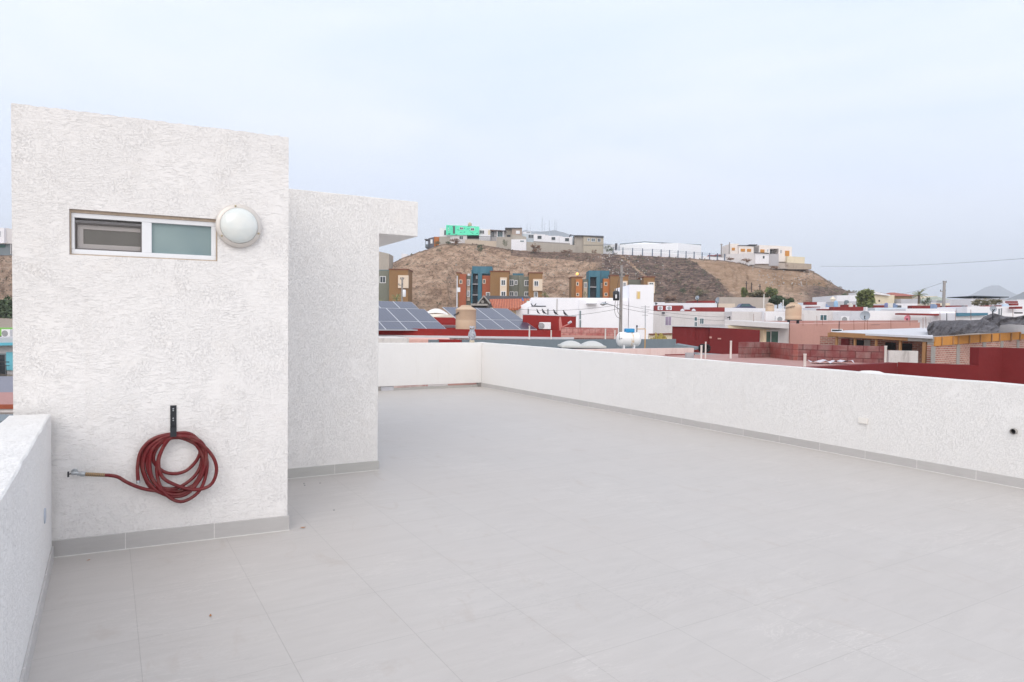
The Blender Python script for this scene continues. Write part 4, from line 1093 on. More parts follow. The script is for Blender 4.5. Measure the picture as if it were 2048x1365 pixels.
m = MB(); pw_ = pln(2000, 37.5, 12, 660); m.px(pw_, 1960, 649, 2120, 668, -2, 0); m.build('block', LIGHTROOF, None) and None
o = bpy.data.objects['block']; o.name = 'low_wall'; tag(o, 'low whitish roof wall under the grey tarpaulin at the right edge', 'wall')

# pink house with canopy, sliding door and tank
ph = pln(1580, 47, 1.5, 665)
pk = thing('row_house', 'pink-walled house with a white canopy and a green sliding door', 'house', ph.P(3, gz(20, 47)))
m = MB(); sbox(m, ph, 1580, 648.6, 720, 1840, 645.5, 720, -7.5, 0); m.build('wall', PINK, pk)
m = MB(); pr2 = Pl(ph.P(0, 0, -7.52)[:2], ph.a); sbox(m, pr2, 1497, 642.4, 652, 1836, 641.0, 652, -.2, 0); m.build('parapet', PINKROOF, pk)
m = MB(); pw3 = Pl(ph.P(-.01, 0, -.12)[:2], ph.a); sbox(m, pw3, 1450, 650, 720, 1579, 656, 720, -5.5, 0); m.build('white_wall', W2, pk)
m = MB(); a4 = [at(1449, 650, 47.2), at(1578, 657.8, 44.6), at(1578, 651, 50), at(1449, 645.8, 52)]
th = .32; m.hexa([p for p in a4]+[p+Vector((0, 0, th)) for p in a4[:2]]+[p+Vector((0, 0, th*.7)) for p in a4[2:]]); m.build('canopy', W2, pk)
m = MB(); sbox(m, pw3, 1456, 651, 664, 1540, 659, 664, 0, .05); m.build('shaded_band', CREAM, pk)
win_part(pk, pw3, 1526.5, 663, 1555.5, 692, GREENGL, .08, .02, 2)
m = MB(); m.px(pw3, 1519.6, 660, 1525.4, 720, .05, .6); m.build('pillar', paint('cream_pillar', srgb(236, 214, 184), .05, 2), pk)
tinaco(1586.5, 605.5, 640, 50.5, 15.2, 'big beige domed water tank on a dark stand over the pink house', True, dome=True, logo=('Rotoplas', .24, -.85, .67, -.2))
win_part(pk, ph, 1663, 659.8, 1683, 663, DARKGL, .05, .02, 1)
vpipe(1678.5, 643, 664, 44, .7, 'thin dark rod standing at the left end of the pale roof slab', BLACKM, grp='thin rods')

# big dark red wall
rw = pln(1345, 37.5, -9, 655)
rdw = thing('red_wall', 'large plain dark red wall of joined panels, behind the pink roof', 'wall', rw.P(2, gz(10, 37)))
xs_ = [(1345, 653.2), (1390.5, 654), (1419, 655), (1461, 657), (1520, 660.4)]
for k, ((xa, ya), (xb, yb)) in enumerate(zip(xs_, xs_[1:])):
    m = MB(); sbox(m, rw, xa+.1, ya, 730, xb, yb, 730, -.2, (.0, -.07, .05, -.02)[k]); m.build('panel', RED2, rdw)
m = MB(); sbox(m, rw, 1344, 651.6, 653.1, 1457, 654.6, 656.1, -.24, .1); m.build('coping', LIGHTROOF, rdw)
m = MB(); m.px(rw, 1418.5, 673.5, 1423, 677, .02, .1); m.build('socket', PINK, rdw)
m = MB(); m.px(rw, 1435, 676.5, 1441.5, 679, .06, .12); m.build('bracket', PINK, rdw)
for k, x in enumerate((1405.5, 1413)):
    c = at(x, 697, 33); m = MB(); R0_ = .13
    ring_ = [(c+Vector((math.cos(a)*R0_, .05, math.sin(a)*R0_))) for a in [2*math.pi*i/16 for i in range(17)]]; m.sweep(ring_, .09, 8)
    tag(m.build('tyre', BLACK, smooth_=True), 'old black tyre leaning at the foot of the large dark red wall', 'tyre', 'old tyres behind the pink roof')
m = MB(); pg2 = pln(1352, 29, -20, 690); sbox(m, pg2, 1350, 688.5, 698, 1392, 695.5, 700, -1.2, 0)
tag(m.build('roof_slab', GREY), 'sloping grey slab at the foot of the large dark red wall', 'roof slab')

# big white house with the tower
wh = pln(1063, 74, 1, 640)
WH = thing('white_house', 'large plain white house with a square corner tower, behind the utility pole', 'house', wh.P(6, gz(5, 74)))
BW = paint('bright_white_wall', srgb(240, 240, 245), .03, .3, .85, .1, dirt=.07, dirtc=srgb(196, 194, 196))
m = MB(); sbox(m, wh, 1063, 595.5, 700, 1256, 596.6, 700, -9, 0); m.build('wall', BW, WH)
m = MB(); m.px(wh, 1256.2, 570.6, 1304.5, 700, -8, .5); m.build('tower', BW, WH)
m = MB(); sbox(m, wh, 1158, 600, 676, 1255.8, 602, 676, .02, .32); m.build('front_block', BW, WH)
m = MB(); P4 = [wh.sz(1028, 619), wh.sz(1062.8, 600), wh.sz(1062.8, 690), wh.sz(1028, 690)]
q = [wh.P(s, z, .3) for s, z in (P4[3], P4[2], P4[1], P4[0])]; q2 = [wh.P(s, z, -3) for s, z in (P4[3], P4[2], P4[1], P4[0])]
m.add(q+q2, [(0, 1, 2, 3), (7, 6, 5, 4), (0, 4, 5, 1), (1, 5, 6, 2), (2, 6, 7, 3), (3, 7, 4, 0)]); m.build('gable_wall', BW, WH)
m = MB(); m.px(wh, 1054, 602, 1062.9, 612, -1, -.5); m.build('mint_patch', MINT, WH)
m = MB(); m.px(wh, 1063, 612.2, 1091, 613.6, .02, .9); m.build('ledge', DKGREY, WH)
m = MB(); m.px(wh, 1056, 615, 1093, 640, .35, 1.6); m.build('porch', BW, WH)
for x in (1055, 1093.6): 
    m = MB(); m.px(wh, x-.9, 619, x+.9, 640, 1.62, 1.72); m.build('post', DKGREY, WH)
m = MB(); m.px(wh, 1158.3, 622, 1161, 639, .33, .4); m.build('window', paint('slit_glass', srgb(110, 126, 130), .1, 2, .3, 0), WH)
m = MB(); m.px(wh, 1158.3, 641, 1161, 662, .33, .4); m.build('window', _mc[('slit_glass',)], WH)
m = MB(); m.px(wh, 1271, 583.5, 1278.5, 598.5, .5, .53); nf = m.build('niche', BEIGE, WH)
m = MB(); m.px(wh, 1273, 585, 1277.5, 598, .535, .56); m.build('pane', paint('ochre_board', srgb(224, 196, 130), .05, 2), nf)
m = MB(); m.px(wh, 1172, 607, 1191.5, 609.5, .33, .9); m.build('shelf', LIGHTROOF, WH)
m = MB(); m.px(wh, 1113.2, 598, 1114.4, 640, .0, .06); m.build('downpipe', GREY2, WH)
bird(1063.5, 612.2, 73.2, 'left one of the two small pigeons on the white house ledge', -1, .8)
bird(1070.5, 612.4, 73.2, 'right one of the two small pigeons on the white house ledge', 1, .8)
am = at(1290.6, 676, 58); t = thing('antenna_mast', 'thin mast with a small aerial in front of the white tower', 'antenna mast', am)
m = MB(); b = at(1290.6, 612, 58); m.cyl(am-Vector((0, 0, 1)), b, .035, 6)
m.build('mast', STEEL, t); m = MB()
for dx, dz, L_ in ((0, -.1, .75), (0, -.45, .6), (0, -.8, .5)):
    m.cyl(b+Vector((-L_/2, 0, dz)), b+Vector((L_/2, 0, dz)), .015, 5)
m.cyl(b+Vector((0, -.01, -.9)), b+Vector((0, -.01, .02)), .02, 5)
m.build('aerial', DKGREY, t)

# tiled house, gable hut
th_ = pln(975, 80, 0, 610); TLm = NT('terracotta_tiles'); TLm.b.inputs['Roughness'].default_value = .85
wv = TLm.n.new('ShaderNodeTexWave'); wv.wave_type = 'BANDS'; wv.bands_direction = 'X'; wv.inputs['Scale'].default_value = 1.1; wv.inputs['Distortion'].default_value = .5
TLm.l.new(TLm.tc, wv.inputs['Vector'])
cc = TLm.ramp(TLm.noise(scale=2.6, detail=5, rough=.8), [(.35, srgb(172, 88, 62)), (.6, srgb(214, 128, 92)), (.72, srgb(236, 190, 160))])
TLm.col(TLm.mix(TLm.ramp(wv.outputs['Fac'], [(.2, 0.0), (.8, .45)]), cc, srgb(140, 66, 48))); TLm.bump(wv.outputs['Fac'], .8, .15)
tl = thing('tiled_house', 'house with an orange clay-tile roof and a dark grey ridge wall', 'house', th_.P(3, gz(0, 80)))
m = MB(); a4 = [at(988, 617, 72), at(1036, 617, 72), at(1064, 597.5, 80), at(979, 598.5, 80)]; m.hexa([p-Vector((0, 0, .2)) for p in a4]+a4); m.build('roof', TLm.m, tl)
m = MB(); m.px(th_, 970, 592, 1060, 660, -6, -.5); m.build('ridge_wall', DKGREY, tl)
m = MB(); pth = pln(975, 73, 0, 625); m.px(pth, 980, 616, 1032, 670, -4, 0); m.build('wall', CREAM, tl)
gb = pln(943, 69, 0, 610); hut = thing('gable_hut', 'small dark wooden hut with a pointed gable and pale eaves', 'hut', gb.P(1, gz(0, 69)))
tri = lambda m, o0, o1, A, B, Cc: m.add([gb.P(*gb.sz(*A), o1), gb.P(*gb.sz(*B), o1), gb.P(*gb.sz(*Cc), o1), gb.P(*gb.sz(*A), o0), gb.P(*gb.sz(*B), o0), gb.P(*gb.sz(*Cc), o0)], [(0, 1, 2), (5, 4, 3), (0, 3, 4, 1), (1, 4, 5, 2), (2, 5, 3, 0)])
m = MB(); tri(m, -3, 0, (957, 607.5), (979, 607.5), (968, 594.5)); m.build('gable', paint('dark_wood', srgb(66, 62, 60), .2, 3), hut)
m = MB(); e0_ = [gb.P(*gb.sz(955.5, 608), .25), gb.P(*gb.sz(967.8, 592.6), .25), gb.P(*gb.sz(980.5, 608), .25)]
m.sweep(e0_, .09, 6); m.build('eaves', GREY2, hut)
m = MB(); c = gb.P(*gb.sz(965, 604), .02); m.lathe(c, [(.16, 0), (.16, .04), (.001, .05)], 14, axis=gb.n); m.build('vent', GREY2, hut)
m = MB(); m.px(gb, 942, 608.2, 975, 612, -3, .6); m.build('awning', GREY2, hut)
m = MB(); m.px(gb, 943, 612.2, 973, 660, -3, -.1); m.build('wall', paint('dark_wood_wall', srgb(60, 56, 54), .2, 3), hut)
m = MB(); c = at(1043, 596, 70); m.add([c, c+Vector((.12, 0, 0)), c+Vector((.25, 0, -.32)), c+Vector((.1, 0, -.3)), c+Vector((0, .06, 0)), c+Vector((.12, .06, 0)), c+Vector((.25, .06, -.32)), c+Vector((.1, .06, -.3))], [(3, 2, 1, 0), (4, 5, 6, 7), (0, 1, 5, 4), (1, 2, 6, 5), (2, 3, 7, 6), (3, 0, 4, 7)])
tag(m.build('blue_panel', paint('blue_plastic', srgb(70, 130, 205), .05, 5)), 'small bright blue panel sticking up by the tiled roof', 'panel')

# utility poles and cables
def pole(x, y0, y1, d, r, label, arms=(), mat=None):
    a, b = at(x, y1, d), at(x, y0, d); g = gz(a.x, a.y); g = min(g, a.z-1)
    t = thing('utility_pole', label, 'utility pole', (b.x, b.y, g), 'utility poles')
    m = MB(); m.sweep([(b.x, b.y, g), (b.x, b.y, (g+b.z)/2), tuple(b)], [r*1.25, r*1.1, r*.85], 10); m.build('shaft', mat or CONC, t, smooth_='auto')
    for (dx0, dx1, dy) in arms:
        q = at(x, y0+dy, d); k = d/F_PX; m = MB(); m.pbox(Pl((q.x, q.y-.12), 0), dx0*k, dx1*k, q.z-.06, q.z+.06, -.05, .05)
        m.build('crossarm', GREY2, t)
        for e in (dx0, dx1):
            m = MB(); m.lathe((q.x+e*k*.92, q.y-.12, q.z+.06), [(.05, 0), (.07, .06), (.04, .16), (.001, .2)], 8); m.build('insulator', DKGREY, t)
    return t, b


pt, ptop = pole(1243.3, 531, 668, 64, .15, 'concrete utility pole with a black transformer and a street light arm', arms=((-5, 5, 22),))
c0 = at(1232.3, 592, 63.8); hz_ = at(1232.3, 582.5, 63.8).z-c0.z
m = MB(); m.lathe(c0-Vector((0, 0, hz_)), [(.26, 0), (.3, .05), (.3, hz_*1.75), (.27, hz_*1.9), (.1, hz_*2.05), (.001, hz_*2.07)], 18); tr = m.build('transformer', BLACKM, pt, smooth_='auto')
m = MB(); m.pbox(Pl((c0.x-.12, c0.y-.34), 0), 0, .13, c0.z-.25, c0.z+.1, -.05, .05); m.build('plate', FRAME, tr)
for dx in (-.12, .12):
    m = MB(); q = c0+Vector((dx, 0, hz_)); m.lathe(q, [(.04, 0), (.06, .06), (.035, .2), (.001, .25)], 8); m.build('bushing', GREY2, tr)
m = MB(); A_ = at(1241.5, 620.5, 63.8); B_ = at(1213, 608, 62.6); m.sweep([A_, A_.lerp(B_, .5)+Vector((0, 0, .12)), B_], .04, 7); la = m.build('lamp_arm', STEEL, pt)
Hd = at(1203.5, 608.5, 62.2); m = MB(); m.sweep([B_+Vector((.1, 0, 0)), B_.lerp(Hd, .3), B_.lerp(Hd, .75), Hd-Vector((.12, 0, .02))], [.04, .1, .17, .06], 12); m.build('lamp_head', STEEL, la, smooth_=True)
m = MB(); q = B_.lerp(Hd, .25)+Vector((0, 0, .08)); m.cyl(q, q+Vector((0, 0, .12)), .05, 8); m.build('photocell', DKGREY, la)
for pts_ in ([(1231, 602, 63.6), (1229, 620, 63.6), (1233, 633, 63.6), (1242, 638, 63.7)], [(1236, 602, 63.6), (1235, 622, 63.6), (1242, 634, 63.7)], [(1243, 545, 63.6), (1237, 562, 63.6), (1234, 582, 63.6)]):
    m = MB(); m.sweep(cat([at(*p) for p in pts_], 5), .018, 5); m.build('cable', BLACKM, pt)
p2_, _b = pole(1888.8, 562.5, 632, 95, .2, 'tall concrete utility pole with one crossarm, rising above the right-hand rooftops', arms=((-4, 3, 3), (-9.5, 1, 21)))
p3_, _b = pole(804.5, 555, 612, 92, .13, 'utility pole with a crossarm in front of the brown apartment block at the left', arms=((-3.5, 3.5, 4), (-7, 1, 16)))
q = at(808.5, 594, 91.6); m = MB(); m.lathe(q, [(.2, 0), (.22, .05), (.22, .85), (.15, .95)], 12); m.build('transformer', FRAME, p3_, smooth_='auto')
p4_, _b = pole(914.5, 552, 616, 92, .09, 'slim pale utility pole with a small white box, beside the orange apartment block', mat=LIGHTROOF)
m = MB(); q = at(917.5, 580, 91.8); m.pbox(Pl((q.x-.1, q.y), 0), -.1, .3, q.z-.3, q.z+.3, -.1, .1); m.build('box', FRAME, p4_)
p5_, _b = pole(1443, 488, 516, 214, .2, 'small pole left of the modern hilltop house', arms=((-2.5, 2.5, 2),))
p6_, _b = pole(1459, 485, 519, 208, .18, 'taller bare pole at the left corner of the modern hilltop house')


def wire(A, B, sag, label, r=.012):
    A, B = at(*A), at(*B); pts_ = [A.lerp(B, i/14)-Vector((0, 0, sag*4*(i/14)*(1-i/14))) for i in range(15)]
    m = MB(); m.sweep(pts_, r, 5); return tag(m.build('overhead_cable', BLACKM), label, 'cable', 'overhead cables')


wire((1241, 617, 64), (1060, 633.5, 60), .25, 'lower cable from the transformer pole leftwards across the white house', .014)
wire((1241, 609.5, 64), (1040, 619, 70), .3, 'upper cable from the transformer pole leftwards across the white house', .014)
wire((1246, 617, 64), (1461, 641.5, 78), .3, 'lower cable from the transformer pole rightwards to the wall mast', .014)
wire((1246, 610, 64), (1461, 634.5, 78), .3, 'upper cable from the transformer pole rightwards to the wall mast', .014)
wire((1461, 641.5, 78), (1760, 650, 46), .2, 'cable crossing the pink house from the wall mast', .012)
wire((1641, 533, 210), (2090, 514, 130), .7, 'long single cable across the open sky at the right', .03)
wire((1884, 566, 95), (1760, 585, 200), 1.0, 'faint cable leaving the right-hand utility pole towards the far houses', .02)
ms_ = at(1459.5, 648, 78); t = thing('wall_mast', 'short black cable mast on the corner of the white house', 'mast', ms_)
m = MB(); m.cyl(ms_, at(1459.5, 633, 78), .06, 6); m.build('rod', BLACKM, t); m = MB(); q = at(1459.5, 635.5, 78); m.cyl(q-Vector((.28, 0, 0)), q+Vector((.05, 0, 0)), .05, 6); m.build('arm', BLACKM, t)

# bare reinforcing bars standing up from the roofs
for k, (x, y0, y1, d) in enumerate(((1606, 628, 650, 46.9), (1634, 632, 650, 46.9), (1645, 634, 649, 46.9), (1708, 640, 664, 40), (1729, 644, 662, 40), (1735, 640, 661, 40), (1782, 640, 660, 40), (1846, 636, 658, 39), (1852, 634, 657, 39), (1880, 624, 645, 38), (1911, 622, 644, 38), (1942, 620, 642, 38), (1530, 626, 652, 47), (1507, 628, 650, 47), (1820, 628, 650, 46), (2026, 618, 648, 38))):
    a = at(x, y1+2, d); m = MB(); m.cyl(a, at(x+rnd.uniform(-.5, .5), y0, d), .011, 5)
    tag(m.build('rebar', BROWNTRIM), 'one of the thin bare steel bars standing along the unfinished roofs', 'steel bar', 'bare steel bars on the unfinished roofs')
# ================================================================ farther roofs
FW_ = paint('distant_white_wall', srgb(228, 228, 234), .06, .25, .85, 0, dirt=.15, dirtc=srgb(180, 176, 176))
h1 = pln(1303, 86, -1, 640)
H = house('row_house', 'white house with a lilac-curtained window and two narrow windows, left of the pink house', 'house', h1, 1303, 1463, 623.4, 9, W2, ch=.3, front=0,
          windows=((1330.6, 634.2, 1342.3, 651, PURPGL, .05), (1389, 634.8, 1393.8, 642, TEALGL, .05, 1), (1389, 644.5, 1393.8, 656, TEALGL, .05, 2), (1400, 637.6, 1407, 648, TEALGL, .06)))
m = MB(); q = h1.P(*h1.sz(1326, 626.3), .1); m.pbox(h1, h1.sz(1323.5, 626)[0], h1.sz(1329, 626)[0], q.z-.1, q.z+.1, .01, .3)
tag(m.build('flood_light', DKGREY, bevel=.03), 'small grey flood light on the wall above the lilac-curtained window', 'flood light')


def band(name, label, catn, x0, y0, x1, y1, d, mat, back=5, ang=0, grp=None, cap=None, y1r=None, y0r=None):
    """a roof-top wall block seen as a horizontal strip"""
    pl = pln(x0, d, ang, y0); m = MB()
    sbox(m, pl, x0, y0, y1, x1, y0 if y0r is None else y0r, y1 if y1r is None else y1r, -back, 0)
    xs = [p.x for p in m.v]; ys = [p.y for p in m.v]; zs = [p.z for p in m.v]
    cx, cy = sum(xs)/8, sum(ys)/8
    if cap:
        t = thing(name, label, catn, (cx, cy, min(zs)), grp); m.build('wall', mat, t)
        s0, z = pl.sz(x0, y0); s1, _ = pl.sz(x1, y0); c = MB(); c.pbox(pl, s0-.05, s1+.05, z+.003, z+cap[1], -back-.05, .05); c.build('coping', cap[0], t); return t, pl
    return tag(m.build(name, mat), label, catn, grp), pl


# red parapets and things on that roof
G_R = 'red roof parapets in the middle distance'
band('roof_parapet', 'red parapet strip behind the two small air conditioners', 'parapet', 1311.5, 611.3, 1366, 624, 91, REDFAR, 4, grp=G_R)
band('roof_parapet', 'long red parapet strip right of the small white roof box', 'parapet', 1388, 615, 1449.5, 624, 90, REDFAR, 4, grp=G_R)
band('roof_parapet', 'thin red parapet strip in front of the small white roof box', 'parapet', 1366.5, 619.6, 1387.8, 624, 89, REDFAR, .3, grp=G_R)
band('roof_box', 'small white box room on the roof between two red parapets', 'roof box', 1368, 612.8, 1387.5, 622, 92, FW_, 2)
pac = pln(1311, 89.5, 0, 617)
acunit(pac, 1315, 613, 1324, 621, 'left one of the two small air conditioners before the red parapet', dep=.4, fan=.55)
acunit(pac, 1331.5, 612.6, 1342, 621, 'right one of the two small air conditioners before the red parapet', dep=.4, fan=.5)
for k, (x0, x1, lb) in enumerate(((1360.5, 1369, 'left small domed skylight before the red parapets'), (1383, 1391.5, 'right small domed skylight before the red parapets'))):
    c = at((x0+x1)/2, 622.6, 87.5); R_ = (x1-x0)/2/F_PX*87.5; m = MB(); m.lathe(c, [(R_, 0), (R_*.95, .08), (R_*.6, .24), (.001, .3)], 14)
    tag(m.build('skylight', LIGHTROOF, smooth_=True), lb, 'skylight', 'domed skylights')
G_W = 'low white houses in the middle distance'
band('low_house', 'long low white house behind the red parapet with air conditioners', 'house', 1328, 606.5, 1434, 640, 112, FW_, 8, grp=G_W)
band('low_house', 'white house corner between the square tower and the long low white house', 'house', 1296, 604.8, 1329.5, 640, 104, FW_, 7, grp=G_W)
band('roof_parapet', 'farthest red parapet, at the foot of the scrub slope', 'parapet', 1388, 601.8, 1432.5, 609, 124, REDFAR, 6, grp=G_R)
band('low_house', 'beige low house under the long grey-beige wall', 'house', 1436, 607.5, 1470, 640, 116, paint('beige_far', srgb(212, 196, 180), .08, .3), 8)
band('boundary_wall', 'long grey-beige block wall below the slope, left of the trees', 'wall', 1437, 594.6, 1541.5, 640, 132, paint('grey_beige_block', srgb(178, 168, 160), .06, .8, .9, .1, dirt=.2), .4, y0r=595.6)
dish(1435.3, 601.5, 100, 3, 6.6, 'large tilted satellite dish in profile before the grey-beige wall', dirv=(-.93, -.3, .25), pole=3)
dish(1395, 596, 122, 3, 4.4, 'small grey satellite dish above the farthest red parapet', dirv=(-.7, -.6, .3), pole=.5)
dish(1312, 607.5, 100, 3, 3.0, 'tiny satellite dish on the white house corner beside the square tower', m_=DKGREY, dirv=(.2, -.6, .8), pole=.4)
# car with a blanket of colours
cp = at(1487, 615, 108); car = thing('parked_car', 'dark blue parked car half hidden behind a white roof wall', 'car', (cp.x, cp.y, cp.z-.7))
cz0 = cp.z-.7; pcq = Pl((cp.x-1.6, cp.y-.6), 0)
m = MB(); prof = [(-.1, .25), (0, .62), (.75, .78), (1.15, 1.25), (2.3, 1.27), (2.85, .85), (3.3, .78), (3.4, .3)]
n = len(prof); m.add([pcq.P(a, cz0+b, 0) for a, b in prof]+[pcq.P(a, cz0+b, -1.5) for a, b in prof], [tuple(range(n)), tuple(range(2*n-1, n-1, -1))]+[(i, n+i, n+(i+1) % n, (i+1) % n) for i in range(n)])
m.build('body', paint('dark_blue_car_paint', srgb(62, 66, 98), .1, 1, .3, 0), car)
m = MB(); m.add([pcq.P(a, cz0+b, .02) for a, b in ((.95, .8), (1.2, 1.18), (2.25, 1.2), (2.65, .86))], [(0, 3, 2, 1)]); m.build('side_window', TEALGL, car)
for a in (.55, 2.75):
    m = MB(); c = pcq.P(a, cz0+.3, .03); m.lathe(c, [(.32, -.2), (.32, 0), (.2, .03), (.001, .03)], 16, axis=pcq.n); m.build('wheel', BLACK, car)

h2 = pln(1463, 83, 0, 640)
house('row_house', 'plain greyish house wall right of the cable mast, above the canopy', 'house', h2, 1463.5, 1529, 623.8, 6, W2, ch=.2)
house('row_house', 'small bright white house wall behind the air conditioner and the small tank', 'house', pln(1529, 82, 0, 640), 1529.2, 1574, 623.4, 6, W, ch=.2)
band('low_house', 'low white roof wall in front of the parked car', 'house', 1449.5, 615.8, 1571, 640, 96, FW_, 5, y0r=617.5, grp=G_W)
tinaco(1539.5, 607, 623.5, 86, 8.3, 'small beige water tank behind the white house wall', logo=('Rotoplas', .22, -.4, .72, 0))
acunit(pln(1549, 79.5, 0, 640), 1549, 633, 1568.5, 645, 'white air conditioner just left of the big domed water tank', dep=.45, fan=.62)
vpipe(1528, 589, 618, 90, .8, 'tall thin white pole left of the small beige tank', grp='thin roof poles')
vpipe(1566.5, 600, 619, 90, .9, 'white pole with a lantern left of the big domed tank', grp='thin roof poles')
h3 = pln(1602, 78, 0, 640)
house('row_house', 'white house with a green window, right of the big domed water tank', 'house', h3, 1598, 1737, 621.8, 7, W2, ch=.25,
      windows=((1640.5, 630.6, 1653, 640.8, TEALGL, .05), (1698, 634, 1703.5, 640.5, DKGREY, .04, 1)))
acunit(pln(1677, 72, 0, 640), 1677.5, 633.3, 1693.7, 646, 'square grey-fronted air conditioner on the white house wall', dep=.5, fan=.58)
dish(1730.2, 632, 68, 6.4, 9.3, 'big round grey satellite dish in front of the white house wall', dirv=(-.55, -.8, .2), pole=1.2)
m = MB(); pl_ = pln(1729.6, 77, 0, 620); m.px(pl_, 1729.6, 614.6, 1733.2, 626, -.3, .2); tag(m.build('chimney', W2), 'small white chimney stub just above the round grey dish', 'chimney')
house('row_house', 'bright white house with a thin red lintel, right of the round dish', 'house', pln(1743, 70, 0, 640), 1738, 1912, 622.8, 8, W, ch=.3)
band('lintel', 'thin red roof beam across the bright white house', 'roof beam', 1799, 626.6, 1909.5, 630, 68.6, REDFAR, .8, y0r=628.6, y1r=632.6)
band('low_house', 'white house with a teal roof band, behind the grey tarpaulin', 'house', 1912, 626.8, 2100, 665, 66, W, 7, y0r=626)
band('teal_band', 'teal painted roof band above the white wall by the tarpaulin', 'roof band', 1915.8, 626.2, 1976, 633.2, 65.6, paint('teal_band', srgb(72, 120, 142), .06, 1), .3, y1r=631)
dish(1815.3, 637, 62, 3.0, 6.2, 'small pink satellite dish on the bright white house', m_=paint('pink_dish', srgb(214, 128, 142), .06, 3), dirv=(-.8, -.5, .2), pole=.6)
dish(1986, 618.5, 50, 6.0, 6.6, 'grey round satellite dish rising above the tarpaulin peak', dirv=(-.1, -.95, .2), pole=.8)
vpipe(1998.5, 618, 630, 51, 1.3, 'short grey pipe right of the dish above the tarpaulin', GREY, grp='thin roof poles')
vpipe(2003, 617, 630, 51, 1.0, 'second short grey pipe right of the dish above the tarpaulin', GREY, grp='thin roof poles')
band('vent_opening', 'black slot in the far white wall at the right edge', 'vent', 2033, 625, 2045.5, 627.6, 64.5, BLACK, .3)

# rows behind, read strip by strip from the photograph
rows = [
 ('low_house', 'white far house with a red parapet left of the bushy tree', 1640, 615, 1668, 619, 100, 'w'),
 ('roof_parapet', 'red far parapet low between the domed tank and the white box', 1640, 618.4, 1668, 624, 98, 'r'),
 ('roof_parapet', 'long red far parapet in front of the bushy tree', 1666, 614.2, 1729.5, 624, 96, 'r'),
 ('roof_parapet', 'upper red far parapet step left of the bushy tree', 1688, 609.8, 1711, 618, 104, 'r'),
 ('low_house', 'pale far house behind the red parapet, left of the blue tank', 1603, 611, 1642, 632, 120, 'w'),
 ('roof_parapet', 'small red far parapet just right of the domed tank top', 1612, 604.5, 1634, 610, 128, 'r'),
 ('roof_parapet', 'red far parapet corner above the green window house', 1617, 613.6, 1641, 624, 108, 'r'),
 ('low_house', 'white far house roof left of the beige sunshade', 1634, 604.5, 1660, 622, 135, 'w'),
 ('low_house', 'pale far house under the big white box', 1676, 603, 1716, 622, 130, 'g'),
 ('roof_parapet', 'red far parapet right of the bushy tree', 1747, 611, 1777, 624, 108, 'r'),
 ('low_house', 'bluish white far house wall right of the bushy tree', 1750, 615.8, 1815, 632, 95, 'b'),
 ('low_house', 'white far house wall beneath the grey block wall', 1776, 607.5, 1835, 630, 125, 'w'),
 ('boundary_wall', 'grey far block wall under the yellow house', 1802, 598.2, 1838, 622, 170, 'g'),
 ('roof_parapet', 'red far parapet under the round bush', 1824, 611.6, 1862, 624, 106, 'r'),
 ('low_house', 'white far house wall left of the tall concrete pole', 1812, 617.6, 1912, 640, 88, 'w'),
 ('roof_parapet', 'red far parapet right of the tall concrete pole', 1889, 611.6, 1935, 624, 104, 'r'),
 ('low_house', 'pale far house between the pole and the gable house', 1862, 606.8, 1900, 624, 128, 'c'),
 ('roof_parapet', 'tiny dark red far parapet before the mountain', 1914, 604.2, 1929, 608, 190, 'r'),
 ('low_house', 'white far house beneath the tiny dark red parapet', 1904, 607, 1946, 624, 160, 'w'),
 ('low_house', 'white far house wall left of the shrubs', 1934, 613.4, 2060, 632, 86, 'w'),
 ('roof_parapet', 'red far parapet glimpsed between the shrubs', 1971, 611.5, 1986, 618, 92, 'r'),
 ('roof_parapet', 'red far parapet left of the pale blue tank', 2000, 611, 2009, 618, 92, 'r'),
 ('low_house', 'pale far house behind the pale blue tank', 2008, 606.5, 2075, 624, 130, 'w'),
 ('roof_parapet', 'dark red far parapet right of the canopy house', 2011, 602.8, 2036, 607, 165, 'r'),
 ('roof_parapet', 'red far parapet high near the right edge', 2022, 607, 2037, 611.5, 118, 'r'),
 ('roof_parapet', 'small red far roof box low near the right edge', 2032, 613.6, 2045, 618, 84.5, 'r'),
 ('low_house', 'white far house at the right edge under the dark hill', 2034.5, 599.5, 2080, 622, 180, 'w'),
]
mats = {'w': FW_, 'r': REDFAR, 'g': paint('grey_far', srgb(186, 186, 192), .06, .3), 'b': paint('bluish_far', srgb(206, 218, 228), .05, .3), 'c': paint('cream_far', srgb(224, 214, 196), .05, .3)}
for nm, lb, x0, y0, x1, y1, d, mk in rows:
    band(nm, lb, {'low_house': 'house', 'roof_parapet': 'parapet', 'boundary_wall': 'wall'}[nm], x0, y0, x1, (y1 if nm == 'roof_parapet' else y1+4), d, mats[mk], 1.2 if nm == 'roof_parapet' else 6, grp='red parapets of the far roofs' if nm == 'roof_parapet' else 'far low houses')
band('white_hall', 'large plain white box building left of the bushy tree', 'building', 1673, 591.3, 1722, 625, 150, FW_, 12, y0r=590.6)
t, pl = band('cream_house', 'cream house with a curved white roof, right of the bushy tree', 'house', 1740, 590.5, 1789, 625, 172, CREAM, 12)
m = MB(); sbox(m, pl, 1744, 582.8, 588.6, 1777, 590.2, 592.4, -12, .8); m.build('roof', FW_, t)
for x0, y0, x1, y1 in ((1757, 600.5, 1759.5, 604),):
    m = MB(); m.px(pl, x0, y0, x1, y1, 0, .1); m.build('window', BLACK, t)
t, pl = band('tiled_house', 'yellow house with a low red tiled hip roof, left of the palm', 'house', 1788.6, 591.5, 1824.5, 625, 185, paint('yellow_far', srgb(232, 204, 150), .05, .3), 12)
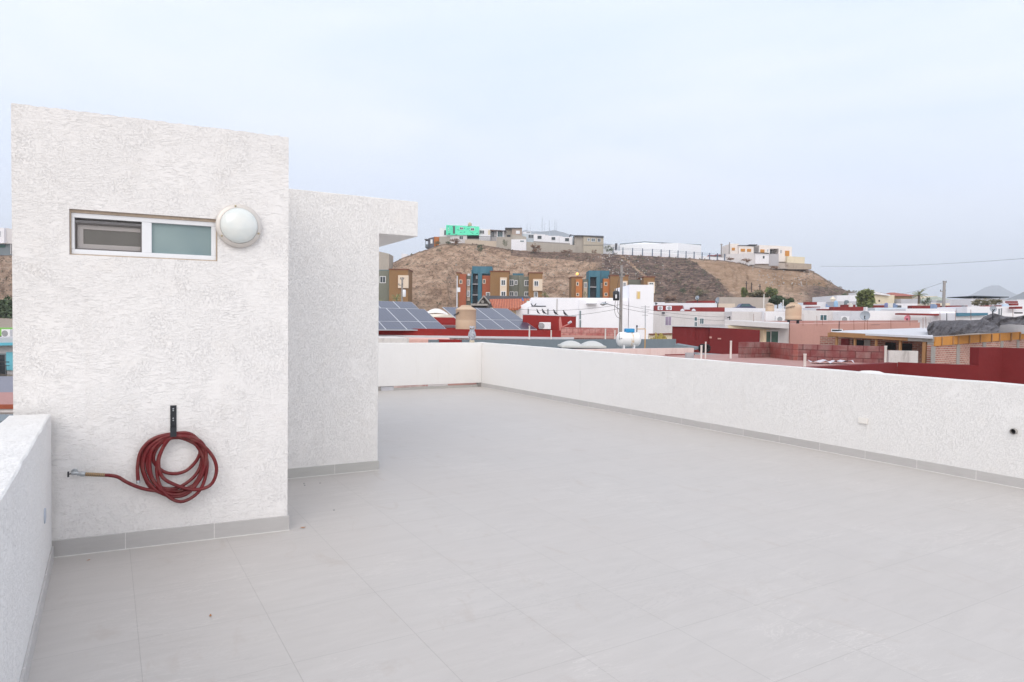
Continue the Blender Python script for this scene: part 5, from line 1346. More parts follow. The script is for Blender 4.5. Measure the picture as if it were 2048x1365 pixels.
a4 = [pl.P(*pl.sz(1779, 593), 2), pl.P(*pl.sz(1833, 593), 2), pl.P(*pl.sz(1833, 593), -14), pl.P(*pl.sz(1779, 593), -14)]
pk_ = [pl.P(*pl.sz(1801, 584), -5), pl.P(*pl.sz(1809, 584), -5)]
m = MB(); m.add(a4+pk_, [(3, 2, 1, 0), (0, 1, 5, 4), (1, 2, 5), (2, 3, 4, 5), (3, 0, 4)]); m.build('roof', paint('red_tiles_far', srgb(168, 92, 76), .2, 1.5), t)
t, pl = band('gable_house', 'white house with a grey-green hipped roof behind the tall concrete pole', 'house', 1873, 600, 1907, 625, 165, FW_, 10)
a4 = [pl.P(*pl.sz(1872, 602), 1.5), pl.P(*pl.sz(1910, 603), 1.5), pl.P(*pl.sz(1910, 603), -11), pl.P(*pl.sz(1872, 602), -11)]; pk_ = [pl.P(*pl.sz(1889, 592.5), -3), pl.P(*pl.sz(1893, 592.5), -7)]
m = MB(); m.add(a4+pk_, [(3, 2, 1, 0), (0, 1, 4), (1, 2, 5, 4), (2, 3, 5), (3, 0, 4, 5)]); m.build('roof', paint('greygreen_roof', srgb(166, 172, 158), .1, .6), t)
band('low_house', 'far cream roof line between the round bush and the concrete pole', 'house', 1842, 592.5, 1875, 622, 210, mats['c'], 10)
t, pl = band('canopy_house', 'white house with a thin dark roof canopy behind the shrubs', 'house', 1943.5, 597.5, 2010.5, 625, 140, FW_, 9)
m = MB(); sbox(m, pl, 1943.5, 592.2, 593.6, 2011, 594.2, 595.8, -8, 1); m.build('canopy', paint('dark_canopy', srgb(64, 76, 84), .1, 2), t)
for x in (1945, 1953.5, 1968, 1984, 2000):
    m = MB(); m.px(pl, x-.5, 593.8, x+.5, 598, -.2, 0); m.build('post', DKGREY, t)
q = at(1712, 0, 1)
vp = [(1664.5, 594, 602, 140, 6, 'beige cone sunshade roof on a pale wall left of the big white box')]
c = at(1665.5, 600, 138); m = MB(); R_ = 5.8/F_PX*138; m.lathe(c, [(R_, 0), (R_*1.02, .08), (R_*.3, .55), (.001, .7)], 10); m.lathe(c-Vector((0, 0, 1.6)), [(R_*.7, 0), (R_*.7, 1.6)], 8)
tag(m.build('kiosk', mats['c']), 'beige round kiosk with a cone roof left of the big white box', 'kiosk')
for x, y0, y1, w_, d, lb, mt in ((1671.5, 602, 615, 8, 110, 'pale blue water drum on a roof left of the big white box', paint('pale_blue_drum', srgb(150, 186, 216), .06, 2)), (2010.5, 608, 616.5, 12, 88, 'pale blue domed tank near the right edge', paint('pale_blue_drum2', srgb(178, 194, 210), .06, 2)), (1772.5, 606, 615, 7, 106, 'small bluish drum beside the red parapet right of the tree', paint('violet_drum', srgb(124, 130, 172), .06, 2)), (1693, 600.5, 611, 9, 112, 'dark grey low tank before the big white box', GREY)):
    c = at(x, y1, d); R_ = w_/2/F_PX*d; hh = (y1-y0)/F_PX*d; m = MB(); m.lathe(c, [(R_, 0), (R_, hh*.6), (R_*.85, hh*.85), (R_*.4, hh*.98), (.001, hh)], 14)
    tag(m.build('water_drum', mt, smooth_='auto'), lb, 'water drum', 'small roof drums')
# rooftop odds and ends, each on its own roof
odd = random.Random(21)
ol = ['grey', 'white', 'rust-brown', 'bluish', 'dark']
om = [GREY, WHITEP, paint('rust_bits', srgb(150, 96, 84), .2, 3), paint('blue_bits', srgb(136, 156, 190), .1, 3), DKGREY]
for x, y, k, nm, lb in ((1655, 612, 3, 'box', 'pile of reddish junk beside the pale blue drum'), (1782, 609, 1, 'cabinet', 'white cooler box on the roof right of the bluish drum'), (1790, 610, 3, 'cabinet', 'small bluish cooler box next to the white one'), (1866, 611, 3, 'box', 'lilac heap of stored things right of the round bush'), (1873, 610, 2, 'box', 'rust-brown heap of stored things left of the concrete pole'), (1702, 610, 1, 'box', 'small white box on the red parapet before the white hall'), (1797, 613, 4, 'box', 'dark box on the white roof under the grey block wall'), (1927, 612, 4, 'box', 'dark box near the red parapet right of the concrete pole')):
    d = 104; c = at(x, y+4, d); m = MB(); pp = Pl((c.x, c.y), odd.uniform(-.5, .5))
    for _ in range(5):
        a = odd.uniform(-.35, .1); w_ = odd.uniform(.2, .45); z0 = c.z-.2; m.pbox(pp, a, a+w_, z0, z0+odd.uniform(.3, .75), -.4+odd.uniform(0, .2), odd.uniform(0, .2))
    tag(m.build('roof_clutter', om[k]), lb, 'roof clutter', 'clutter on the far roofs')

# trees and plants of the town
GRN = leafmat('bush_green', srgb(50, 64, 38), srgb(136, 142, 82))
GRN2 = leafmat('dark_green', srgb(34, 50, 36), srgb(84, 100, 60))
OLV = leafmat('olive_scrub', srgb(74, 72, 56), srgb(132, 122, 88))
tree(1731, 583, 622, 100, 31, 'dense bushy green tree between the white hall and the cream house', GRN, seed=3, leaf=.42, n=1700, grp='town trees', base=at(1731, 635, 100).z, clumps=16)
tree(1850, 593, 613, 112, 20, 'round green bush tree just right of the palm', GRN2, seed=4, n=600, grp='town trees', base=at(1850, 620, 112).z)
palm(1838, 577, 608, 140, 36, 'palm tree standing by the yellow house', 2, base=at(1838, 616, 140).z)
palm(753, 597, 612, 96, 26, 'palm tree at the stair tower edge, above the left solar array', 3, base=at(753, 622, 96).z)
palm(793, 586, 612, 98, 30, 'palm tree in front of the brown block, beside the utility pole', 4, base=at(793, 622, 98).z)
palm(1090, 584, 600, 120, 22, 'palm tree between the brown apartment block and the white house', 5, base=at(1090, 612, 120).z)
tree(1169, 581, 600, 110, 11, 'small pointed green tree before the second teal apartment tower', GRN, seed=8, n=300, grp='town trees', base=at(1169, 606, 110).z)
for k, (x, yt_, yb_, w_, lb) in enumerate(((1488, 577, 596, 10, 'small pointed green tree left end of the tree row below the slope'), (1513, 583, 597, 34, 'low grey-green thicket in the tree row below the slope'), (1541, 576, 597, 24, 'taller yellow-green tree in the tree row below the slope'), (1555, 592, 613, 28, 'dark green tree just right of the small beige tank'), (1577, 597, 614, 18, 'dark green tree behind the big domed tank'))):
    tree(x, yt_, yb_, 140 if k < 3 else 120, w_, lb, (GRN, OLV, GRN, GRN2, GRN2)[k], seed=30+k, n=1100, leaf=.34, grp='town trees', base=at(x, yb_+6, 140 if k < 3 else 120).z)
for k, (x, yt_, yb_, w_, lb) in enumerate(((1962, 599, 614, 34, 'wide brownish shrub before the canopy house'), (1993, 598, 616, 22, 'tall brownish shrub right of the wide one'))):
    tree(x, yt_, yb_, 100, w_, lb, OLV, seed=50+k, n=1000, name='shrub', catn='shrub', grp='roof-level shrubs', trunk=False, base=at(x, yb_+3, 100).z)
t = thing('potted_cactus', 'yellow-green cactus clump growing beside the gas tank roof', 'cactus', at(1319, 684, 42), None)
m = MB(); rr = random.Random(4)
for k in range(26):
    x = rr.choice([rr.uniform(1301, 1307), rr.uniform(1312, 1326), rr.uniform(1312, 1324), rr.uniform(1327, 1332)]); h_ = {0: 9}.get(0) if x < 1308 else (18 if x < 1326 else 12)
    a = at(x, 684, 42+rr.uniform(-.4, .4)); b = at(x+rr.uniform(-2.5, 2.5), 684-h_*rr.uniform(.45, 1.05), 42); m.sweep([a, a.lerp(b, .5), b], [.06, .1, .03], 6)
m.build('stems', leafmat('cactus_green', srgb(120, 108, 42), srgb(172, 152, 76)), t, smooth_=True)
t, pl = band('garden_wall', 'cream garden wall with a brown rail behind the cactus', 'wall', 1298, 668, 1352, 700, 46, CREAM, .3)
m = MB(); sbox(m, pl, 1298, 667.6, 669.8, 1352, 666.6, 668.6, -.1, .15); m.build('rail', BROWNTRIM, t)

# ================================================================ apartment blocks at the foot of the hill
def apt(label, boxes, wins, d=165):
    x0 = boxes[0][0]; c = at(x0, 600, d); g = gz(c.x, c.y)-.5
    t = thing('apartment_block', label, 'apartment block', (c.x, c.y, g), 'apartment blocks below the hill')
    pls = {}
    def P_(off): return pls.setdefault(off, pln(x0, d-off, 0, 600))
    for b in boxes:
        x0_, x1_, yt_, off, mt, nm = b[:6]; yb_ = b[6] if len(b) > 6 else None; dep = b[7] if len(b) > 7 else 7
        pl = P_(off); s0, s1 = pl.sz(x0_, 570)[0], pl.sz(x1_, 570)[0]; z1 = pl.sz((x0_+x1_)/2, yt_)[1]; z0 = g if yb_ is None else pl.sz((x0_+x1_)/2, yb_)[1]
        m = MB(); m.pbox(pl, s0, s1, z0, z1, -dep, 0); m.build(nm, mt, t)
        if nm == 'brown_wall':
            m = MB(); m.pbox(pl, s0-.15, s1+.15, z1+.004, z1+.22, -dep-.15, .15); m.build('roof_trim', BROWNTRIM, t)
    for w in wins:
        win_part(t, P_(w[4]), w[0], w[1], w[2], w[3], DARKGL, .14, .02, w[5] if len(w) > 5 else 2, fmat=BEIGE if (len(w) > 6) else None)
    return t


apt('apartment block glimpsed at the left, brown with a beige bay, by the stair tower', [
    (740, 778, 541, 0, SAGE, 'sage_wall'), (757, 778, 540, -.5, TEAL, 'teal_parapet', 543), (778.2, 816, 540, 2, BROWN, 'brown_wall'), (796, 816.5, 551, 2.6, BEIGE, 'bay', 576.5, .8)],
    [(760.5, 554, 770.5, 565.5, 0)])
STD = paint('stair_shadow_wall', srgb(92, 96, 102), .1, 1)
apt('apartment block with the first teal stair tower and a grey-green wing', [
    (913, 920, 547, 0, BROWN, 'brown_wall'), (919, 932.2, 548.5, .8, ORANGE, 'orange_wall'), (932.4, 944, 552, -1, SAGE, 'grey_wall'), (933.5, 940, 559, -.6, BEIGE, 'bay', 602, .5),
    (944, 955.8, 548, -2.6, STD, 'stairwell', None, 2), (944, 984, 533, 0, TEAL, 'teal_beam', 547.6, 6), (942.3, 945, 540, .0, TEAL, 'teal_pillar'), (955.8, 963.8, 547.5, 0, TEAL, 'teal_pillar'), (964, 984, 533.2, -.8, TEAL, 'teal_side', 560, 5),
    (964.5, 981, 551.5, .6, ORANGE, 'orange_wall'), (980.2, 1018, 544, 2, BROWN, 'brown_wall'), (1000, 1013.6, 555.5, 2.6, BEIGE, 'bay', 612, .8),
    (1018.3, 1047.8, 551, -2, SAGE, 'sage_wall'), (1025, 1047, 547.2, -5, TEAL, 'stair_roof', 552, 3), (1038.5, 1057.5, 553.5, -1, SAGE, 'sage_wall'), (1057.6, 1084.6, 547, 2, BROWN, 'brown_wall'), (1066, 1084.8, 558.6, 2.6, BEIGE, 'bay', 582, .8)],
    [(920, 561, 923.5, 567, .8, 1, 1), (935, 561, 938.8, 571, -.1), (935, 583, 938.8, 593, -.1), (966.5, 560, 970, 566.5, .6, 1, 1), (973, 586, 979, 592, .6), (1003, 561, 1010, 570.5, 2.6), (1003, 584, 1010.5, 592, 2.6),
     (1020, 561, 1026.5, 571, -2), (1030, 562, 1034, 569, -2), (1020, 584.5, 1026.5, 592, -2), (1030, 585, 1034, 592, -2), (1050, 562, 1057, 571.5, -1), (1050, 585, 1057, 592, -1), (1069, 563, 1076, 572, 2.6), (1069, 585, 1074.5, 594, 2)])
ap1 = bpy.data.objects['apartment_block.001']
for y in (568.5, 590.3):
    m = MB(); m.px(pln(913, 165, 0, 600), 944.6, y-.5, 955.7, y+.6, -2.5, -.02); m.build('landing', LIGHTROOF, ap1)
for y in (563.5, 585.5):
    for k in range(9):
        m = MB() if k == 0 else m; x = 945.4+k*1.22; m.px(pln(913, 165, 0, 600), x-.14, y-3.5, x+.14, y+4.5, -.3, -.22)
    m.px(pln(913, 165, 0, 600), 944.6, y-4, 955.7, y-3.5, -.31, -.2); m.build('railing', BLACKM, ap1)
m = MB(); m.px(pln(913, 165, 0, 600), 951.3, 550.5, 954.5, 557.5, -1.5, -1.4); m.build('sheet', W, ap1)
m = MB(); m.px(pln(913, 165, 0, 600), 934, 546.5, 939.5, 551.8, -4, -2); m.build('roof_tank', FRAME, ap1)
m = MB(); m.px(pln(913, 165, 0, 600), 1038.3, 552, 1039, 600, -1.6, -1.3); m.build('downpipe', CREAM, ap1)
ob_ = pln(1143, 165, 0, 600)
apt('apartment block with the second teal stair tower, behind the white house', [
    (1143, 1164, 555.5, 0, BROWN, 'brown_wall'), (1152, 1164.8, 558.8, .8, ORANGE2, 'orange_wall'), (1165, 1177.5, 559, -1.5, SAGE, 'grey_wall'), (1167, 1175, 564.5, -1, BEIGE, 'bay', 612, .4),
    (1180, 1193, 554.6, -2.6, STD, 'stairwell', None, 2), (1177.4, 1200.5, 541.5, 0, TEAL, 'teal_beam', 554.4, 6), (1177.4, 1180, 554, 0, TEAL, 'teal_pillar'), (1193, 1200.5, 554, 0, TEAL, 'teal_pillar'), (1201, 1218.4, 541.7, -.8, TEAL, 'teal_side', 566, 5),
    (1201, 1207, 559, -1, SAGE, 'grey_wall'), (1206.7, 1219.6, 557.8, .8, ORANGE2, 'orange_wall'), (1220.5, 1256.5, 552.5, 2, BROWN, 'brown_wall'), (1244, 1255, 562.3, 2.6, BEIGE, 'bay', 612, .8),
    (1256.7, 1288, 560, -2, SAGE, 'sage_wall'), (1287.5, 1309, 555.2, 2, BROWN, 'brown_wall'), (1296, 1310, 564.5, 2.6, BEIGE, 'bay', 586.5, .8)],
    [(1153.5, 565.5, 1156.5, 571, .8, 1, 1), (1153.5, 587.5, 1157, 591.5, .8, 1, 1), (1169, 567, 1173, 575, -.9), (1203, 568, 1206, 575, -1, 2), (1210, 565.5, 1213.5, 571, .8, 1, 1), (1210, 587, 1214, 591.5, .8, 1, 1), (1247, 566, 1251, 575, 2.6), (1245.5, 587.5, 1250, 595.5, 2.6), (1299, 566.5, 1306, 569, 2.6)])
ap2 = bpy.data.objects['apartment_block.002']
for y in (574.5,):
    m = MB(); m.px(ob_, 1180.2, y-.6, 1192.8, y+.6, -2.5, -.02); m.build('landing', LIGHTROOF, ap2)
for y in (570, 588):
    m = MB()
    for k in range(10): x = 1180.8+k*1.28; m.px(ob_, x-.14, y-5, x+.14, y+4, -.3, -.22)
    m.px(ob_, 1180.2, y-5.5, 1192.8, y-5, -.31, -.2); m.build('railing', BLACKM, ap2)
for x, y in ((1218.5, 553), (1285, 556)):
    m = MB(); q = ob_.P(*ob_.sz(x, y+4), -1); m.lathe(q, [(.25, 0), (.25, .6), (.1, .75)], 8); m.build('roof_tank', FRAME, ap2)
lq = at(1154.5, 548.3, 168); lt = thing('street_lamp', 'lit orange street lamp glowing at the foot of the slope', 'street lamp', (lq.x, lq.y, lq.z-7))
em = bpy.data.materials.new('amber_glow'); em.use_nodes = True; b_ = em.node_tree.nodes['Principled BSDF']; b_.inputs['Base Color'].default_value = srgb(255, 206, 120); b_.inputs['Emission Color'].default_value = srgb(255, 190, 100); b_.inputs['Emission Strength'].default_value = .9
m = MB(); m.lathe(lq-Vector((0, 0, .35)), [(.1, 0), (.32, .15), (.36, .35), (.28, .6), (.001, .72)], 12); m.build('lamp_head', em, lt, smooth_=True)
m = MB(); m.cyl(lq-Vector((0, -.3, 7)), lq-Vector((0, -.3, .1)), .06, 6); m.build('post', DKGREY, lt)

# ================================================================ the hill
CREST = [(-400, 500), (-60, 508), (0, 511), (60, 512), (300, 515), (600, 545), (740, 548), (778, 530), (803, 517), (838, 504), (860, 497.5), (882, 489), (902, 486.5), (926, 487), (970, 491), (1022, 500), (1080, 504), (1140, 505), (1207, 508),
         (1248, 510), (1300, 512.5), (1350, 515.5), (1400, 518.5), (1448, 521.5), (1480, 526), (1507, 534), (1544, 537), (1600, 539), (1623, 541), (1641, 552), (1658, 563), (1676, 574), (1693, 582), (1709, 586), (1740, 590), (1790, 596), (1850, 602)]
BASE = [(-400, 640), (0, 640), (500, 636), (900, 632), (1100, 620), (1300, 610), (1450, 606), (1600, 606), (1700, 604), (1850, 606)]
def itp(tb, x):
    if x <= tb[0][0]: return tb[0][1]
    for (xa, ya), (xb, yb) in zip(tb, tb[1:]):
        if x <= xb: return ya+(yb-ya)*(x-xa)/(xb-xa)
    return tb[-1][1]


DC = lambda x: 206+max(0, x-1500)*.05
NX, NT_, NB = 620, 90, 8
hv = []; hcol = []
X0h, X1h = -400, 1850
for i in range(NX+1):
    x = X0h+(X1h-X0h)*i/NX
    yb_, yc = itp(BASE, x), itp(CREST, x); yc += noise.noise(Vector((x*.09, 3, 0)))*1.0+noise.noise(Vector((x*.5, 8, 0)))*.7
    B0 = at(x, yb_, 174); dC = DC(x); T0 = at(x, yc, dC)
    if T0.z < B0.z+.2: T0.z = B0.z+.2
    for j in range(NT_+1):
        t = j/NT_; p = B0.lerp(T0, t)
        # gullies and benches, fading out at the crest so the skyline stays put
        w_ = math.sin(math.pi*t)**.6 if 0 < t < 1 else 0
        n1 = noise.noise(Vector((x*.012+t*.5, t*1.2, 1)))*2.6+noise.noise(Vector((x*.045+t*1.2, t*2.0, 5)))*1.2+noise.noise(Vector((x*.13+t*2, t*6, 9)))*.55+noise.noise(Vector((x*.4, t*22, 2)))*.3-(1-min(1, abs(noise.noise(Vector((x*.06+t*.9, t*.7, 12))))*6))*1.3-(1-min(1, abs(noise.noise(Vector((x*.17-t*1.4, t*1.1, 14))))*5))*.7
        st = noise.noise(Vector((x*.006, t*5, 4)))*.8
        hv.append(Vector((p.x, p.y+n1*w_*1.3-.0, p.z+(st+n1*.25)*w_*.8)))
        # cover: 0 bare sandy earth, 1 dark dry scrub
        y = yb_+(yc-yb_)*t
        def gs(v, c, s): return math.exp(-((v-c)/s)**2)
        edge = 1370+(y-515)*1.25
        sc = 0
        if 1165 < x < edge+6: sc = smooth((x-1165)/70)*smooth((edge+8-x)/14)
        path = 1243+(y-512)*1.0
        if abs(x-path) < 4 and y < 575: sc *= .1
        if y > 578: sc = max(sc*.6, .55*smooth((x-1330)/30)*smooth((1480-x)/80))
        if x > 1540: sc = max(sc, .7*smooth((y-562)/22)*smooth((x-1560)/90))
        if 1020 < x < 1200 and y < 512+(x-1000)*.08: sc = max(sc, .55)
        rim = smooth(1-(y-yc)/9)*.55
        sc = max(sc, rim)
        if x < 740: sc = max(sc, .35)
        bare = 1 if (1395 < x < 1600 and sc < .3) else 0
        hcol.append((sc, bare*smooth((y-520)/10)*smooth((600-y)/25), 1 if (1559 < x < 1649 and 561 < y < 576) else 0))
    for k in range(1, NB+1):
        hv.append(Vector((T0.x*(1+.06*k), T0.y*(1+.06*k)+2*k, T0.z-.15*k*k*.4-.02)))
        hcol.append((.4, 0, 0))
R_ = NT_+1+NB
me = bpy.data.meshes.new('hill'); me.from_pydata([tuple(v) for v in hv], [], [(i*R_+j, (i+1)*R_+j, (i+1)*R_+j+1, i*R_+j+1) for i in range(NX) for j in range(R_-1)])
ca = me.color_attributes.new('cover', 'FLOAT_COLOR', 'POINT')
for i, c in enumerate(hcol): ca.data[i].color = (c[0], c[1], c[2], 1)
me.polygons.foreach_set('use_smooth', [True]*len(me.polygons))
ho = bpy.data.objects.new('hill', me); C.objects.link(ho); tag(ho, kind='structure')
hm = NT('hill_earth'); hm.b.inputs['Roughness'].default_value = .95; hm.b.inputs['Specular IOR Level'].default_value = .1
an = hm.n.new('ShaderNodeVertexColor'); an.layer_name = 'cover'; sx_ = hm.n.new('ShaderNodeSeparateColor'); hm.l.new(an.outputs[0], sx_.inputs[0])
e1 = hm.noise(hm.mapping(scale=(.25, .25, .8)), scale=1, detail=8, rough=.72)
e2 = hm.noise(scale=1.0, detail=8, rough=.85)
earth = hm.ramp(e1, [(.38, srgb(178, 148, 126)), (.5, srgb(216, 182, 156)), (.63, srgb(238, 210, 186))])
earth = hm.mix(hm.ramp(e2, [(.4, .85), (.5, 0.0)]), earth, srgb(116, 96, 84))
sandy = hm.ramp(e1, [(.35, srgb(184, 150, 122)), (.65, srgb(212, 180, 152))])
earth = hm.mix(hm.math('MULTIPLY', sx_.outputs[1], .7), earth, sandy)
s1_ = hm.noise(hm.mapping(scale=(.5, .5, 1.6), rot=(0, .35, 0)), scale=1.1, detail=8, rough=.75, dist=.6)
scrub = hm.ramp(s1_, [(.4, srgb(98, 84, 80)), (.5, srgb(136, 116, 108)), (.62, srgb(188, 160, 142))])
fac = hm.ramp(hm.math('ADD', sx_.outputs[0], hm.math('MULTIPLY', hm.math('SUBTRACT', e2, .5), 1.1)), [(.3, 0.0), (.62, 1.0)])
cc = hm.mix(fac, earth, scrub)
ban = hm.ramp(hm.noise(hm.mapping(scale=(2, .2, .15)), scale=1, detail=4), [(.4, srgb(160, 126, 98)), (.6, srgb(196, 164, 134))])
cc = hm.mix(sx_.outputs[2], cc, ban)
hm.col(cc); hm.bump(hm.math('ADD', e2, s1_), 1.0, 1.2)
me.materials.append(hm.m)


def hill_z(x, t):       # a surface point of the hill for pixel column x
    i = max(0, min(NX, round((x-X0h)/(X1h-X0h)*NX))); j = max(0, min(NT_, round(t*NT_))); return hv[i*R_+j]


# dry scrub scattered over the slope: nobody could count it
sr = random.Random(77); m = MB(); m2 = MB()
for k in range(5200):
    x = sr.uniform(-60, 1760); t = sr.random()**.8
    if 60 < x < 740: continue
    i = max(0, min(NX, round((x-X0h)/(X1h-X0h)*NX))); j = round(t*NT_); p = hv[i*R_+j]; cv = hcol[i*R_+j]
    if sr.random() > .1+.95*cv[0]: continue
    if cv[1] > .4 and sr.random() > .05: continue
    s = sr.uniform(.2, .6)*(1.3 if sr.random() < .12 else 1)
    mm = m if sr.random() < .6 else m2
    for q in range(5):
        a = Vector((sr.gauss(0, 1), sr.gauss(0, 1), abs(sr.gauss(.4, .6)))).normalized(); b = a.orthogonal().normalized(); c = p+Vector((sr.uniform(-s, s), sr.uniform(-s, s)-.1, sr.uniform(-.05, s*.6)))
        mm.add([c-b*s*.4, c+a*s*.9, c+b*s*.4], [(0, 1, 2)])
tag(m.build('dry_scrub', leafmat('brown_scrub', srgb(92, 78, 72), srgb(146, 126, 106))), 'brown dry scrub dotted over the slope of the hill', 'scrub', kind='stuff')
tag(m2.build('green_scrub', leafmat('grey_green_scrub', srgb(66, 66, 54), srgb(116, 112, 84))), 'grey-green scrub dotted over the slope of the hill', 'scrub', kind='stuff')
# loose stones and rubbish
m = MB()
for k in range(300):
    x = sr.choice([sr.gauss(1235, 22), sr.uniform(900, 1330), sr.uniform(1500, 1625)]); t = sr.uniform(.4, .98) if x > 1190 else sr.uniform(.1, .95)
    p = hill_z(x, t); s = sr.uniform(.08, .28); a = Vector((sr.gauss(0, 1), sr.gauss(0, 1), sr.gauss(0, 1))).normalized()
    m.lathe(p+Vector((0, -.1, 0)), [(s*.6, 0), (s, s*.4), (s*.5, s)], 5, axis=(a.x, a.y, abs(a.z)+.5))
tag(m.build('rubble', paint('pale_rubble', srgb(196, 188, 182), .2, 2)), 'pale stones and rubble strewn over the slope', 'rubble', kind='stuff')
BRN = leafmat('russet_dry', srgb(96, 70, 56), srgb(140, 108, 84))
def bush(x, yt_, yb_, w_, d, lb, mt, seed):
    tree(x, yt_, yb_, d, w_, lb, mt, seed=seed, n=330, name='bush', catn='bush', grp='bushes on the hill', trunk=False, base=at(x, yb_, d).z)
for k, a in enumerate(((959, 488, 504, 17, 202, 'dark grey-green bush on the slope below the green house', GRN2), (1011, 477, 497, 13, 203.5, 'dark tall bush left of the white cube on the crest', GRN2), (1071, 490, 506, 28, 203, 'large round russet bush below the long block wall', BRN), (1139, 498, 509, 14, 203, 'small russet bush below the long block wall', BRN),
     (1188, 499, 508, 12, 203, 'square brown bush at the right end of the block wall', BRN), (1218, 491, 506, 20, 206, 'dark green conifer clump between the block house and the warehouse', GRN2), (909, 477, 489, 22, 204, 'russet bush in front of the green house', BRN), (897, 483, 489, 12, 204.5, 'dark green low bush at the foot of the green house', GRN2),
     (875, 483, 492, 14, 204, 'green low bush under the dark hut', OLV), (1462, 513.5, 521.5, 18, 203, 'dark brown bush left below the modern house', BRN), (1493, 517, 526, 22, 203, 'dark flat bush centre below the modern house', BRN), (1549, 533, 541, 20, 203, 'russet flat bush below the grey stone wall', BRN),
     (1573, 526, 537, 8, 204, 'small dark bush against the stone wall', BRN), (1365, 574, 589, 15, 178, 'dark green bush low on the scrub slope', GRN2), (1341, 592, 604, 26, 176, 'dark purple-brown bush mass at the foot of the slope', BRN), (1127, 500, 507, 16, 203.2, 'low dark bush in the middle of the block wall foot', BRN), (1405, 577, 594, 30, 178, 'grey-green thicket low on the scrub slope', OLV), (1710, 580, 590, 12, 215, 'small green bush at the right end of the hill', OLV), (1690, 588, 598, 22, 178, 'dark green bushes at the right foot of the hill', GRN2))):
    bush(*a, seed=200+k)
# dead stalks with a sagging fence line
for k, (x, y0, y1) in enumerate(((1493, 563, 578), (1503, 565.5, 577), (1520, 569, 586))):
    p = at(x, y1, 172); m = MB(); m.cyl(p-Vector((0, 0, 1)), at(x, y0, 172), .13, 6); m.cyl(at(x-3 if k != 1 else x-1, y0+4.5, 172), at(x+2, y0+4.5, 172), .08, 5)
    tag(m.build('fence_post', paint('dark_old_wood', srgb(78, 66, 60), .2, 2)), ('leftmost', 'middle', 'rightmost')[k]+' of the three dark old posts on the lower slope', 'post', 'old posts on the lower slope')

# ================================================================ houses along the crest
D0 = 209
def cbox(t, nm, x0, x1, yt_, yb_, mt, off=0, dep=8, sl=None):
    pl = pln(x0, D0-off, 0, 490); m = MB(); sbox(m, pl, x0, yt_, yb_, x1, yt_ if sl is None else sl, yb_, -dep, 0); return m.build(nm, mt, t)
def cwin(t, x0, y0, x1, y1, off, mt=DARKGL, sp=2): win_part(t, pln(x0, D0-off, 0, 490), x0, y0, x1, y1, mt, .1, .03, sp)
def cth(nm, lb, x, catn='house', y=500): return thing(nm, lb, catn, at(x, y, D0), 'buildings along the hill crest')


BLKG = paint('grey_block_far', srgb(172, 164, 154), .08, .8, .9, .1, dirt=.3)
t = cth('hut', 'dark grey hut with ochre side and open porch at the left end of the crest', 865, 'hut', 495)
cbox(t, 'front', 857, 868, 477, 505, paint('slate_wall', srgb(104, 102, 110), .1, 1), .2, sl=474.5); cbox(t, 'side', 868.1, 878, 474, 500, ORANGE2, 0, 6)
cbox(t, 'porch_roof', 849, 858, 478.3, 479.6, DKGREY, 1, 4); cbox(t, 'porch_floor', 850.5, 858, 493, 495.5, DKGREY, 1, 4); cbox(t, 'porch_wall', 851.3, 857, 489, 493, GREY, .8, .2)
for x in (850.8, 855.8): cbox(t, 'post', x, x+.8, 479.6, 494, DKGREY, .9, .2)
cwin(t, 861.5, 480, 864.5, 487, .25, FRAME)
t = cth('green_house', 'hilltop house with its upper floor wrapped in bright green sheeting', 920)
GS = NT('green_house_wrap'); uv = GS.wall_uv(0)
GS.b.inputs['Roughness'].default_value = .5
nk = GS.noise(GS.mapping(scale=(1.1, 2.2, 1), rot=(0, 0, .6), vec=uv), scale=1, detail=1, rough=.4)
GS.col(GS.ramp(nk, [(.62, srgb(96, 232, 188)), (.66, srgb(52, 150, 124))]))
pgq = Pl(at(910, 470, D0-1)[:2], math.radians(0)); zc_ = lambda y: pgq.sz(920, y)[1]
cbox(t, 'upper_floor', 906.5, 958, 451, 470.6, GS.m, 1, 8, sl=453.5)
pLf = Pl(pgq.P(pgq.sz(906.5, 460)[0], 0)[:2], math.radians(-150+180))
m = MB(); A = pln(906.4, D0-1, 25, 460); s1 = A.sz(893, 460)[0]; m.pbox(A, s1, 0, zc_(470.8), zc_(451.6), -.4, 0); m.build('upper_floor', GS.m, t)
cbox(t, 'dark_panel', 906.2, 909.8, 452.5, 467.5, DKGREY, 1.15, .2); cwin(t, 920, 455.5, 925.8, 459, 1.05); cwin(t, 942, 457, 948, 461, 1.05)
cwin(t, 895.5, 457, 897.2, 461.5, 1.6, DARKGL, 1)
cbox(t, 'lower_floor', 893, 934, 470.9, 492, W2, .6, 7); cbox(t, 'garage', 934.2, 958, 470.9, 480, paint('dark_garage', srgb(72, 66, 66), .3, 1), -2, 5); cbox(t, 'garage_wall', 934.2, 958, 478.2, 494, BLKG, .6, .3)
cwin(t, 919, 472.5, 926, 479, .65); m = MB(); q = at(939.6, 453, D0+2); m.lathe(q, [(.55, 0), (.6, .1), (.6, .75), (.3, 1.05), (.25, 1.15)], 14); m.build('roof_tank', TANKP, t, smooth_='auto')
t = cth('white_house', 'white hilltop house with a tall dark slit window left of the green one', 885)
cbox(t, 'wall', 879.5, 892.9, 457, 480, W, .3, 7); cbox(t, 'retaining_wall', 878.5, 900, 473.5, 492, BLKG, .8, .4); cwin(t, 888.3, 461, 892, 470.5, .33, DKGREY, 1)
t = cth('white_house', 'small white hilltop house just right of the green one', 970)
